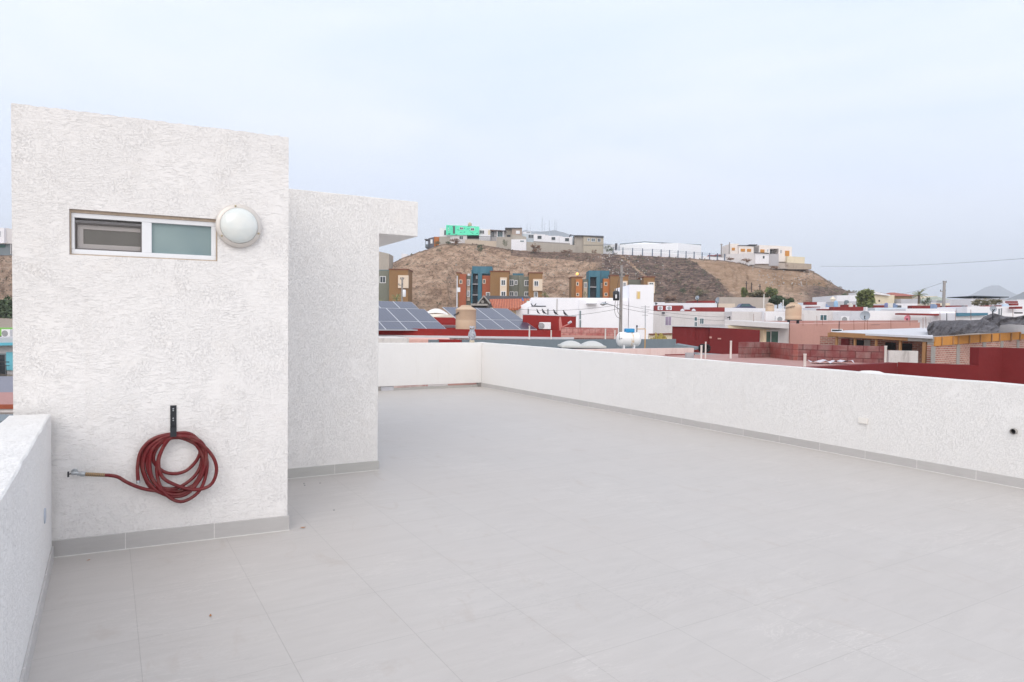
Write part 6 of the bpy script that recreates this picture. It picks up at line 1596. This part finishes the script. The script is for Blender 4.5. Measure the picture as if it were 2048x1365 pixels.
cbox(t, 'wall', 958.2, 981.2, 458.3, 490, W, 0, 7); cwin(t, 959.5, 461.5, 968, 468, .02, DARKGL, 3); cbox(t, 'side_patch', 976, 980.8, 461, 470, CREAM, .05, .3)
t = cth('open_house', 'hilltop house with a flat brown roof, porch and tall blue-grey door', 997)
cbox(t, 'wall', 982, 1012, 462, 490, W2, -1, 6); cbox(t, 'roof', 980.5, 1013, 459.5, 461.8, paint('brown_slab', srgb(110, 92, 84), .1, 1), 1, 8, sl=461.5); cwin(t, 995.5, 464, 1005, 474, -.95, TEALGL, 3); cwin(t, 983, 463, 988, 474, -.95, DARKGL, 2); cbox(t, 'post', 994, 995, 462, 475, W, .6, .2); cbox(t, 'post', 1006, 1007, 462, 475, W, .6, .2)
t = cth('boundary_wall', 'long pale retaining wall with a dark railing below the green house', 968, 'wall')
cbox(t, 'wall', 930, 993, 479.5, 500, paint('sandy_retaining', srgb(196, 180, 162), .08, .6, dirt=.3), 2, .4, sl=483); cbox(t, 'wall', 993.2, 1023, 474.5, 505, BLKG, 1.8, .4)
m = MB(); pl = pln(958, D0-1.9, 0, 480)
for k in range(38): x = 958+k*.92; m.px(pl, x-.12, 473.5+k*.05, x+.12, 480.5+k*.08, -.05, .05)
m.px(pl, 958, 473.3, 993, 474, -.06, .06); m.build('railing', BLACKM, t)
t = cth('block_house', 'unplastered brown block house on the crest with one pale window', 1030)
cbox(t, 'wall', 1011.5, 1024, 457.3, 490, BLKG, -.6, 7); cbox(t, 'wall', 1024, 1044, 457.3, 480, paint('brown_block_far', srgb(168, 150, 138), .08, .8, dirt=.2), .4, 7); cbox(t, 'roof', 1010, 1044.3, 455.8, 457.2, DKGREY, .8, 9); cwin(t, 1032.5, 462.5, 1039, 467.5, .45, FRAME); cbox(t, 'lower_wall', 1023, 1052.6, 469, 482, BLKG, .9, 6, sl=474)
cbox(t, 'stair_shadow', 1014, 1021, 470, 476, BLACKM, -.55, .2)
t = cth('white_cube', 'plain white cube building with a slit window at the crest edge', 1037, 'building')
cbox(t, 'wall', 1022.5, 1052.6, 479.2, 502, W, 2, 6); cwin(t, 1040.5, 481.8, 1048, 483.8, 2.02, TEALGL, 1)
t = cth('grey_house', 'pale blue-grey hilltop house with balcony between the block house and the white row', 1057)
cbox(t, 'wall', 1044.5, 1069, 468, 490, paint('blue_grey_far', srgb(196, 206, 214), .05, .5), -1, 7); cwin(t, 1057, 470, 1067, 476.5, -.95, DARKGL, 3); cbox(t, 'roof_room', 1045, 1062, 464, 469, W, -4, 4); cwin(t, 1053, 465.2, 1061, 466.4, -3.95, DARKGL, 1); cbox(t, 'opening', 1053.5, 1063, 485, 488, BLACK, -.9, .2)
for (x0, x1, yt_, wx0, wy0, wx1, wy1, lb) in ((1067.8, 1090, 469.3, 1075, 472, 1083, 478.5, 'left house of the white hilltop row of three'), (1090.2, 1119, 472.2, 1103, 474.7, 1110.5, 480.5, 'middle house of the white hilltop row of three'), (1119.3, 1145, 474.6, 1130, 476.8, 1138, 483, 'right house of the white hilltop row of three')):
    t = cth('white_house', lb, x0+8); cbox(t, 'wall', x0, x1, yt_, 492, W, 0, 8); cbox(t, 'step', x0, x0+6, yt_-1.6, yt_, W2, -1, 3); cwin(t, wx0, wy0, wx1, wy1, .02, DARKGL, 1)
t = cth('boundary_wall', 'long grey block retaining wall below the white hilltop row', 1100, 'wall')
cbox(t, 'wall', 1053, 1152, 484, 508, BLKG, 2, .4, sl=490.5); cbox(t, 'upper_wall', 1067, 1140, 482.6, 490, paint('darker_block_far', srgb(150, 144, 140), .08, .8), 1.4, .3, sl=487)
t = cth('block_house', 'two-storey grey-beige block house at the right end of the row', 1180)
cbox(t, 'wall', 1149.5, 1167, 472.5, 510, BLKG, 1, 8); cbox(t, 'wall', 1167, 1207, 472.6, 512, paint('beige_block_far', srgb(182, 172, 156), .07, .8, dirt=.3), 1.6, 8, sl=476.5); cbox(t, 'roof', 1149, 1207.3, 470.6, 472.2, DKGREY, 2, 9, sl=475.6)
cbox(t, 'floor_line', 1167, 1207, 490.2, 490.9, DKGREY, 1.7, .2); cwin(t, 1183, 477.5, 1190, 483.5, 1.62, GREY, 2); cwin(t, 1195.5, 477.5, 1201, 484, 1.62, DARKGL, 2); cwin(t, 1175.5, 477.5, 1179, 482, 1.62, GREY, 1)
t = cth('roof_shed', 'small dark lean-to roof between the white row and the block house', 1145, 'shed'); cbox(t, 'roof', 1140.5, 1150, 469, 471.5, DKGREY, -2, 4, sl=471); cbox(t, 'wall', 1142, 1150, 471.6, 490, mats['b'], -2.2, 3)
# warehouse with painted letters
t = cth('warehouse', 'long white hall on the crest with painted letters on its short side', 1290, 'warehouse')
WHM = paint('warehouse_white', srgb(240, 242, 246), .03, .6, .7, .05, dirt=.12)
wl = pln(1288, 222, 34, 495); wr = Pl(wl.p[:2], math.radians(0)); P = wl.P
zb_ = wl.sz(1288, 516)[1]-3
sA, zA_ = wl.sz(1239.5, 489.5); sA2, zA2 = wl.sz(1229, 488.5); s1, z1 = wl.sz(1288, 485)
wr = pln(1288, 222, -20, 495); rE, zE = wr.sz(1402.5, 491)
c_a, c_b, c_c = wl.P(sA, 0), wl.P(0, 0), wr.P(rE, 0); c_d = c_a+(c_c-c_b)
m = MB(); m.add([Vector((p.x, p.y, zb_)) for p in (c_a, c_b, c_c, c_d)]+[Vector((c_a.x, c_a.y, zA_)), Vector((c_b.x, c_b.y, z1)), Vector((c_c.x, c_c.y, zE)), Vector((c_d.x, c_d.y, zA_))], [(0, 1, 5, 4), (1, 2, 6, 5), (2, 3, 7, 6), (3, 0, 4, 7), (4, 5, 6, 7)]); m.build('hall', WHM, t)
m = MB(); sbox(m, wl, 1229, 489, 515, 1239.4, 489, 515, -8, -.5); m.build('annex', WHM, t)
m = MB(); sbox(m, wl, 1232, 487, 500, 1234.3, 487, 500, -.45, .1); m.build('dark_post', DKGREY, t)
m = MB(); m.sweep([P(sA, zA_+.1, .12), P(0, z1+.1, .12)], .16, 5); m.sweep([wr.P(0, z1+.1, .12), wr.P(rE, zE+.1, .12)], .16, 5); m.build('roof_edge', GREY, t)
for x, y in ((1248, 490), (1263.5, 488.3), (1280.5, 486.5)):
    m = MB(); q = wl.P(*wl.sz(x, y), .2); m.lathe(q-Vector((0, 0, .25)), [(.25, 0), (.3, .4)], 8); m.build('fitting', DKGREY, t)
for x, y in ((1300.5, 486.2), (1324, 487.6), (1347, 489), (1370, 490.3), (1391.5, 491.5)):
    m = MB(); q = wr.P(*wr.sz(x, y), .2); m.lathe(q-Vector((0, 0, .25)), [(.25, 0), (.3, .4)], 8); m.build('fitting', DKGREY, t)
cu = bpy.data.curves.new('lettering', 'FONT'); cu.body = 'TANQUE'; cu.size = 1; cu.extrude = .02
o = bpy.data.objects.new('lettering_tmp', cu); C.objects.link(o); bpy.context.view_layer.update()
lm = bpy.data.meshes.new_from_object(o.evaluated_get(bpy.context.evaluated_depsgraph_get())); bpy.data.objects.remove(o)
xsv = [v.co.x for v in lm.vertices]; w0 = max(xsv)-min(xsv); sT0, zT0 = wl.sz(1270.5, 497.6); sT1, zT1 = wl.sz(1286.8, 493.2)
for v in lm.vertices:
    a = sT0+(v.co.x-min(xsv))/w0*(sT1-sT0); b = zT0+v.co.y/.73*(zT1-zT0); p = wl.P(a, b, .08+v.co.z)-ROOTLOC[t.name]; v.co = p
lo = bpy.data.objects.new('lettering', lm); C.objects.link(lo); lo.parent = t; lm.materials.clear(); lm.materials.append(paint('faded_blue_letters', srgb(96, 120, 138), .05, 2))
t = cth('perimeter_fence', 'low white wall with evenly spaced blue-grey posts along the crest', 1330, 'fence', 515)
pf = pln(1226, 206.5, 0, 512)
m = MB(); xs_ = [(1226, 502), (1265, 504), (1304, 505.8), (1339, 508), (1388, 511.5), (1452, 516)]
for (xa, ya), (xb, yb) in zip(xs_, xs_[1:]): sbox(m, pf, xa, ya, ya+9, xb, yb, yb+9, -.3, 0)
m.build('wall', W, t)
m = MB()
for q in (3.4, 6.2):
    m.sweep([pf.P(*pf.sz(x, y-q), .1) for x, y in xs_], .035, 4)
m.build('wires', paint('blue_grey_steel', srgb(86, 104, 126), .1, 2), t)
for x in (1226, 1245.7, 1265, 1284.9, 1304.7, 1322, 1339, 1355.8, 1371.9, 1388, 1404, 1419, 1434.5, 1449):
    y = itp(xs_, x); m = MB(); m.px(pf, x-.75, y-7.5, x+.75, y+7, .01, .25); m.build('post', _mc[('blue_grey_steel',)], t)
for x0, x1, y, lb in ((1420, 1433, 509, 'left small red roof behind the post fence'), (1433.6, 1447, 508, 'right small red roof behind the post fence')):
    t = cth('red_roofed_house', lb, x0); pl = pln(x0, 224, 0, 510); m = MB(); sbox(m, pl, x0, y+3, y+15, x1, y+3, y+15, -5, -.4); m.build('wall', W2, t)
    m = MB(); a, za = pl.sz(x0-.5, y+3.4); b, _ = pl.sz(x1+.5, y+3.4); zt_ = pl.sz(x0, y-.4)[1]
    m.add([pl.P(a, za, .3), pl.P(b, za, .3), pl.P(b-.5, zt_, -3), pl.P(a+.5, zt_, -3), pl.P(a, za, -6), pl.P(b, za, -6)], [(0, 1, 2, 3), (3, 2, 5, 4), (0, 4, 5, 1), (1, 5, 2), (0, 3, 4)]); m.build('roof', REDFAR, t)
t = cth('modern_house', 'large white flat-roofed hilltop house with orange boarded windows', 1520)
WM = paint('modern_white', srgb(234, 226, 220), .03, .4, .8, .05, dirt=.12)
cbox(t, 'left_wing', 1460.5, 1478, 487.8, 515, WM, 0, 8); cbox(t, 'left_wing', 1478, 1507.5, 491.5, 515, WM, 1, 8, sl=493.5); cbox(t, 'roof_edge', 1478, 1508, 490.4, 491.6, DKGREY, 1.3, 8, sl=492.6)
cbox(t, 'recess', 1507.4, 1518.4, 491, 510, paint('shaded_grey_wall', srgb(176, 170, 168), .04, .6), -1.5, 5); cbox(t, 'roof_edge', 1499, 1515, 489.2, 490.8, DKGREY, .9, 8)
cbox(t, 'right_wing', 1518.4, 1540, 490.4, 520, WM, .6, 9, sl=491.5); cbox(t, 'right_wing', 1540, 1557.6, 491.4, 497.8, WM, .6, 9, sl=492); cbox(t, 'right_wing', 1557.6, 1584, 492.3, 524, WM, .6, 9, sl=494)
cbox(t, 'recess_wall', 1540, 1557.6, 497.8, 520, W2, -3, 2); cbox(t, 'recess_side', 1540, 1543.5, 497.8, 510, DKGREY, -1.8, 1)
for x0, y0, x1, y1, off in ((1463.6, 496, 1469.6, 501.5, .02), (1481.5, 498, 1490, 503.6, 1.02), (1494, 498.3, 1502, 504, 1.02), (1520.7, 499.3, 1528.8, 505.5, .62), (1570, 502, 1578.5, 512.6, .62)):
    pl = pln(x0, D0-off, 0, 500); m = MB(); m.px(pl, x0, y0, x1, y1, 0, .1); m.build('boarded_window', PLY, t)
cwin(t, 1534.8, 499, 1536.2, 504, .62, GREY, 1); cwin(t, 1561, 500.5, 1562.6, 507, .62, DARKGL, 1)
cbox(t, 'front_house', 1511, 1538, 506.5, 528, W, 3, 5, sl=508); cbox(t, 'front_roof', 1510.5, 1540, 505, 506.4, DKGREY, 3.4, 6, sl=507.2); cwin(t, 1525.5, 512.5, 1529, 517.5, 3.02, DARKGL, 1)
cbox(t, 'block_room', 1538.2, 1557.6, 508.5, 532, paint('grey_room', srgb(178, 176, 180), .06, .6), 2.6, 5); cbox(t, 'lower_wall', 1452, 1510.8, 509, 530, W2, 2.6, .4, sl=506)
t = cth('boundary_wall', 'low cream wall running right of the modern hilltop house', 1590, 'wall'); cbox(t, 'wall', 1574.5, 1609.5, 512.8, 530, CREAM, 1.8, 5, sl=514.8)
t = cth('stone_wall', 'rough grey stone retaining wall below the modern hilltop house', 1560, 'wall', 535)
cbox(t, 'wall', 1508, 1575, 524.3, 538, paint('rough_grey_stone', srgb(184, 172, 162), .2, 2.2, .9, .5, dirt=.6), 2.2, 4, sl=526); cbox(t, 'wall', 1575.2, 1623, 525.5, 539, paint('rough_beige_stone', srgb(176, 162, 146), .2, 2.2, .9, .5, dirt=.8, dirtc=srgb(104, 94, 86)), 2, 4, sl=528.5)
t = cth('concrete_shed', 'grey unfinished concrete building behind the left shoulder of the hill', 768, 'building', 530)
pl = pln(757, 196, 0, 520); m = MB(); sbox(m, pl, 745, 500.5, 552, 778, 508, 552, -7, 0); m.build('wall', BLKG, t)
t = cth('white_house', 'tiny white house just peeking over the left shoulder of the hill', 808, 'house', 515); pl = pln(803, 226, 0, 510); m = MB(); sbox(m, pl, 803, 507, 525, 815, 509, 525, -6, 0); m.build('wall', W, t)

# distant masts on the blue mountain
m = MB()
mm_ = []
for k, (x, y0) in enumerate(((1041.5, 448), (1054, 447), (1061, 448), (1084, 434), (1089, 447), (1098.5, 441), (1109.5, 440), (1113, 442))):
    d = 3300; a = at(x, 468, d); b = at(x, y0, d); m = MB()
    w_ = 2.2 if k in (1, 3, 5, 6) else 1.2
    m.lathe((a.x, a.y, a.z-6), [(w_, 0), (w_*.5, b.z-a.z+6)], 4)
    tag(m.build('radio_mast', DKGREY), 'one of the thin radio masts on the far blue mountain', 'radio mast', 'radio masts on the far mountain')


def mountain(name, prof, d, depth, mat, seed):
    m = MB(); n = len(prof); vs = []; cols = 90; x0, x1 = prof[0][0], prof[-1][0]; rows_ = 10
    for i in range(cols+1):
        x = x0+(x1-x0)*i/cols; y = itp(prof, x)+noise.noise(Vector((x*.07, seed, 0)))*.8
        for j in range(rows_+1):
            t = j/rows_; dd = d-depth*(1-t); zt_ = at(x, y, d).z; zb_ = -6
            px_ = at(x, y, d).x*dd/d; vs.append(Vector((px_, dd, zb_+(zt_-zb_)*t**1.2+noise.noise(Vector((x*.05, t*3, seed)))*12*t*(1-t))))
        p = vs[-1]; vs.append(Vector((p.x*1.2, p.y*1.2, -6)))
    R = rows_+2
    m.add(vs, [(i*R+j, (i+1)*R+j, (i+1)*R+j+1, i*R+j+1) for i in range(cols) for j in range(R-1)])
    return tag(m.build(name, mat, smooth_=True), kind='structure')


MT = paint('mountain_scrub', srgb(72, 76, 78), .2, .01, .95, 0)
mountain('mountain', [(1890, 606), (1925, 599), (1950, 586), (1968, 576), (1985, 571), (1998, 571), (2012, 579), (2030, 588), (2060, 596), (2120, 604)], 4600, 900, MT, 3)
mountain('mountain', [(2000, 606), (2018, 597), (2035, 590), (2048, 584), (2080, 578), (2140, 590), (2200, 600)], 2000, 500, MT, 8)
mountain('mountain', [(960, 480), (1030, 468), (1050, 461), (1080, 464), (1110, 461), (1130, 466), (1150, 473), (1200, 486), (1300, 500)], 3400, 900, MT, 5)

# ================================================================ the sliver left of the stair tower
def lband(nm, lb, catn, x0, y0, x1, y1, d, mt, back=4, **k): return band(nm, lb, catn, x0, y0, x1, y1, d, mt, back, **k)
t = cth('white_house', 'tall white hilltop house at the extreme left edge', 0, 'house', 510)
pl = pln(-30, 205, 0, 480); m = MB(); sbox(m, pl, -60, 455, 487, 8, 456, 487, -8, 0); m.build('wall', W, t); m = MB(); sbox(m, pl, 8, 455.5, 487, 21, 458, 487, -7, -.8); m.build('wall', W2, t)
m = MB(); sbox(m, pl, -60, 487.2, 515, 22, 487.2, 515, -8, -1.5); m.build('lower_floor', GREY, t); win_part(t, pl, -6, 463, .8, 474, DARKGL, .1, .02, 1)
for x in (15.5, 19): 
    m = MB(); m.px(pl, x, 487.2, x+1, 508, -1.4, -1.1); m.build('post', W2, t)
m = MB(); m.px(pl, -30, 489, 3.5, 494, -1.4, -1.3); m.build('awning', paint('dark_green_awning', srgb(36, 84, 74), .1, 1), t)
tree(8, 600, 660, 110, 80, 'dark green tree at the extreme left edge, below the hill', GRN2, seed=61, n=2200, grp='town trees', base=at(8, 670, 110).z, clumps=22)
lband('boundary_wall', 'pale green roof strip at the extreme left edge', 'wall', -60, 656, 30, 672, 84, paint('grass_green_paint', srgb(126, 186, 92), .06, .5), 3)
acunit(pln(8, 74, 0, 668), 10, 659, 27, 675.5, 'air conditioner on a roof at the extreme left edge', dep=.5, fan=.6)
tB = thing('row_house', 'grey house with a turquoise shutter and roof edge at the extreme left', 'house', at(0, 750, 62))
pl = pln(0, 62, -4, 720); m = MB(); sbox(m, pl, -90, 676, 790, 60, 676, 790, -6, 0); m.build('wall', paint('dove_grey_wall', srgb(186, 184, 186), .05, .5, dirt=.2), tB)
m = MB(); sbox(m, pl, -90, 688, 693.5, 60, 684.5, 690, .01, .9); m.build('awning', paint('turquoise_awning', srgb(96, 176, 196), .06, .6), tB)
m = MB(); m.px(pl, 14.5, 705, 40, 741, .01, .12); m.build('shutter', paint('turquoise_shutter', srgb(110, 186, 204), .06, .6), tB)
win_part(tB, pl, -14, 710, 11, 752, DARKGL, .12, .02, 2, fmat=GREY)
m = MB()
for k in range(30): x = -30+k*2.2; m.px(pl, x, 729, x+.5, 753, 1.2, 1.24)
m.px(pl, -32, 721.5, 40, 723.2, 1.19, 1.26); m.px(pl, -32, 729, 40, 730, 1.19, 1.26); m.build('railing', BLACKM, tB)
def slope(nm, lb, y0, d0, y1, d1, mt, th=.2, x0=-120, x1=60):
    a4 = [at(x0, y1, d1), at(x1, y1, d1), at(x1, y0, d0), at(x0, y0, d0)]; m = MB(); m.hexa([p-Vector((0, 0, th)) for p in a4]+a4); return tag(m.build(nm, mt), lb, 'roof')
slope('grey_roof', 'dark grey sloping roof at the extreme left edge', 753, 52, 786, 40, paint('violet_grey_roof', srgb(128, 128, 140), .08, 1))
slope('tiled_roof', 'faded red tiled roof at the extreme left edge', 785, 39, 812, 31, paint('faded_red_tiles', srgb(176, 130, 124), .16, 3, .9, .4, dirt=.5))
m = MB(); pl = pln(0, 30.8, 0, 815); sbox(m, pl, -120, 811, 819.5, 60, 810, 818, -.3, 0); tag(m.build('roof_beam', paint('rust_beam', srgb(150, 76, 50), .1, 2)), 'rust-brown roof beam at the extreme left edge', 'beam')
m = MB(); pl = pln(0, 30.9, 0, 822); sbox(m, pl, -120, 819.7, 826, 60, 818.2, 825, -.3, 0); m.px(pl, -120, 826, 60, 900, -8, -.4); tag(m.build('eaves_board', W2), 'white eaves board under the rust-brown beam', 'eaves')
slope('near_grey_roof', 'nearest grey roof seen over the left parapet', 829, 24, 842, 19.5, GREY, .4)
slope('near_pale_roof', 'pale roof below the grey one, seen over the left parapet', 846, 17.5, 900, 11, LIGHTROOF, .4)

# ================================================================ ground and air
m = MB(); ys = [-60, -20, 0, 15, 30, 45, 60, 80, 100, 120, 140, 160, 180, 200, 240, 300, 360, 450, 700, 1200, 2500, 5000, 9000]
n = 30; vs = []
for y in ys:
    W_ = 60+abs(y)*1.6
    for i in range(n+1):
        x = -W_+2*W_*i/n; vs.append(Vector((x, y, gz(x, y))))
m.add(vs, [(j*(n+1)+i, j*(n+1)+i+1, (j+1)*(n+1)+i+1, (j+1)*(n+1)+i) for j in range(len(ys)-1) for i in range(n)])
tag(m.build('ground', paint('dusty_ground', srgb(150, 136, 122), .12, .2, .95, .2), smooth_=True), kind='structure')
HAZE = True
if HAZE:
    m = MB(); m.hexa([(-9500, -300, -9), (9500, -300, -9), (9500, 9600, -9), (-9500, 9600, -9), (-9500, -300, 620), (9500, -300, 620), (9500, 9600, 620), (-9500, 9600, 620)])
    hzm = bpy.data.materials.new('haze_air'); hzm.use_nodes = True; nt_ = hzm.node_tree
    nt_.nodes.remove(nt_.nodes['Principled BSDF']); pv = nt_.nodes.new('ShaderNodeVolumePrincipled')
    pv.inputs['Density'].default_value = .00028; pv.inputs['Color'].default_value = (.84, .91, 1, 1)
    nt_.links.new(pv.outputs[0], nt_.nodes['Material Output'].inputs['Volume'])
    hzo = tag(m.build('haze', hzm), kind='stuff')
# ================================================================ light, sky, camera
SUN_AZ = math.radians(190)     # measured from +Y clockwise: behind the viewer, a little left
SUN_EL = math.radians(34)
w = bpy.data.worlds.new('World'); bpy.context.scene.world = w; w.use_nodes = True
nt = w.node_tree; bg = nt.nodes['Background']; L = nt.links
sky = nt.nodes.new('ShaderNodeTexSky'); sky.sky_type = 'NISHITA'; sky.sun_disc = False
sky.sun_elevation = SUN_EL; sky.sun_rotation = SUN_AZ; sky.dust_density = 3; sky.air_density = 1
tc = nt.nodes.new('ShaderNodeTexCoord'); mp = nt.nodes.new('ShaderNodeMapping')
mp.inputs['Scale'].default_value = (.8, 1.2, 3.4); mp.inputs['Rotation'].default_value = (.25, .2, .5)
L.new(tc.outputs['Generated'], mp.inputs[0])
n1 = nt.nodes.new('ShaderNodeTexNoise'); n1.inputs['Scale'].default_value = 1.6; n1.inputs['Detail'].default_value = 6
n1.inputs['Roughness'].default_value = .5; n1.inputs['Distortion'].default_value = .5; L.new(mp.outputs[0], n1.inputs['Vector'])
rp = nt.nodes.new('ShaderNodeValToRGB'); e = rp.color_ramp.elements
e[0].position = .38; e[0].color = (6.3, 7.3, 9.2, 1); e[1].position = .6; e[1].color = (8.4, 8.7, 9.5, 1)
L.new(n1.outputs['Fac'], rp.inputs['Fac'])
# a duller, slightly mauve band of haze low down
sp = nt.nodes.new('ShaderNodeSeparateXYZ'); L.new(tc.outputs['Generated'], sp.inputs[0])
r2 = nt.nodes.new('ShaderNodeValToRGB'); e = r2.color_ramp.elements
e[0].position = 0; e[0].color = (6.9, 7.6, 9.8, 1); e[1].position = .3; e[1].color = (7.5, 8.2, 9.6, 1)
L.new(sp.outputs[2], r2.inputs['Fac'])
m1 = nt.nodes.new('ShaderNodeMix'); m1.data_type = 'RGBA'; m1.inputs[0].default_value = .35
L.new(rp.outputs[0], m1.inputs[6]); L.new(r2.outputs[0], m1.inputs[7])
m2 = nt.nodes.new('ShaderNodeMix'); m2.data_type = 'RGBA'; m2.inputs[0].default_value = .9
L.new(sky.outputs[0], m2.inputs[6]); L.new(m1.outputs[2], m2.inputs[7])
# whiter glow added to the unseen overcast round the hidden sun, lifting front-facing walls
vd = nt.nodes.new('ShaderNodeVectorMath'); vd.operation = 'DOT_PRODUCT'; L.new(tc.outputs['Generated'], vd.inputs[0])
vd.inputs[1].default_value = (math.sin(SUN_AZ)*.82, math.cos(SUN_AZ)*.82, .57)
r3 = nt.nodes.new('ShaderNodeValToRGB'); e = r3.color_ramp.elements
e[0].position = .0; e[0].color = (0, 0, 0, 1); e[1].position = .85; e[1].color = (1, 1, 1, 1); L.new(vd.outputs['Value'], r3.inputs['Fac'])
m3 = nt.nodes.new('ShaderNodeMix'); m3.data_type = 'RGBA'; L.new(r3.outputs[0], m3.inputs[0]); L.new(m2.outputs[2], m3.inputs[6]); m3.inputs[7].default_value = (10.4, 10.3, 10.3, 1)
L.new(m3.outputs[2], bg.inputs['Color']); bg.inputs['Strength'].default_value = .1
sd = bpy.data.lights.new('sun', 'SUN'); sd.energy = .75; sd.angle = math.radians(38); sd.color = (1, .94, .9)
so = bpy.data.objects.new('sun', sd); C.objects.link(so)
sv = Vector((math.sin(SUN_AZ)*math.cos(SUN_EL), math.cos(SUN_AZ)*math.cos(SUN_EL), math.sin(SUN_EL)))
so.rotation_euler = sv.to_track_quat('Z', 'Y').to_euler(); so.location = (0, -20, 30)
cd = bpy.data.cameras.new('camera'); cam = bpy.data.objects.new('camera', cd); C.objects.link(cam)
cd.sensor_width = 36; cd.lens = F_PX/2048*36; cd.clip_start = .05; cd.clip_end = 20000
from mathutils import Matrix
M = Matrix((RT, UP, -FW)).transposed().to_4x4(); M.translation = EYE
cam.matrix_world = M
scn = bpy.context.scene; scn.camera = cam
vs = scn.view_settings; vs.view_transform = 'Standard'; vs.look = 'None'; vs.exposure = .45; vs.gamma = 1
scn.cycles.max_bounces = 6; scn.cycles.volume_bounces = 1
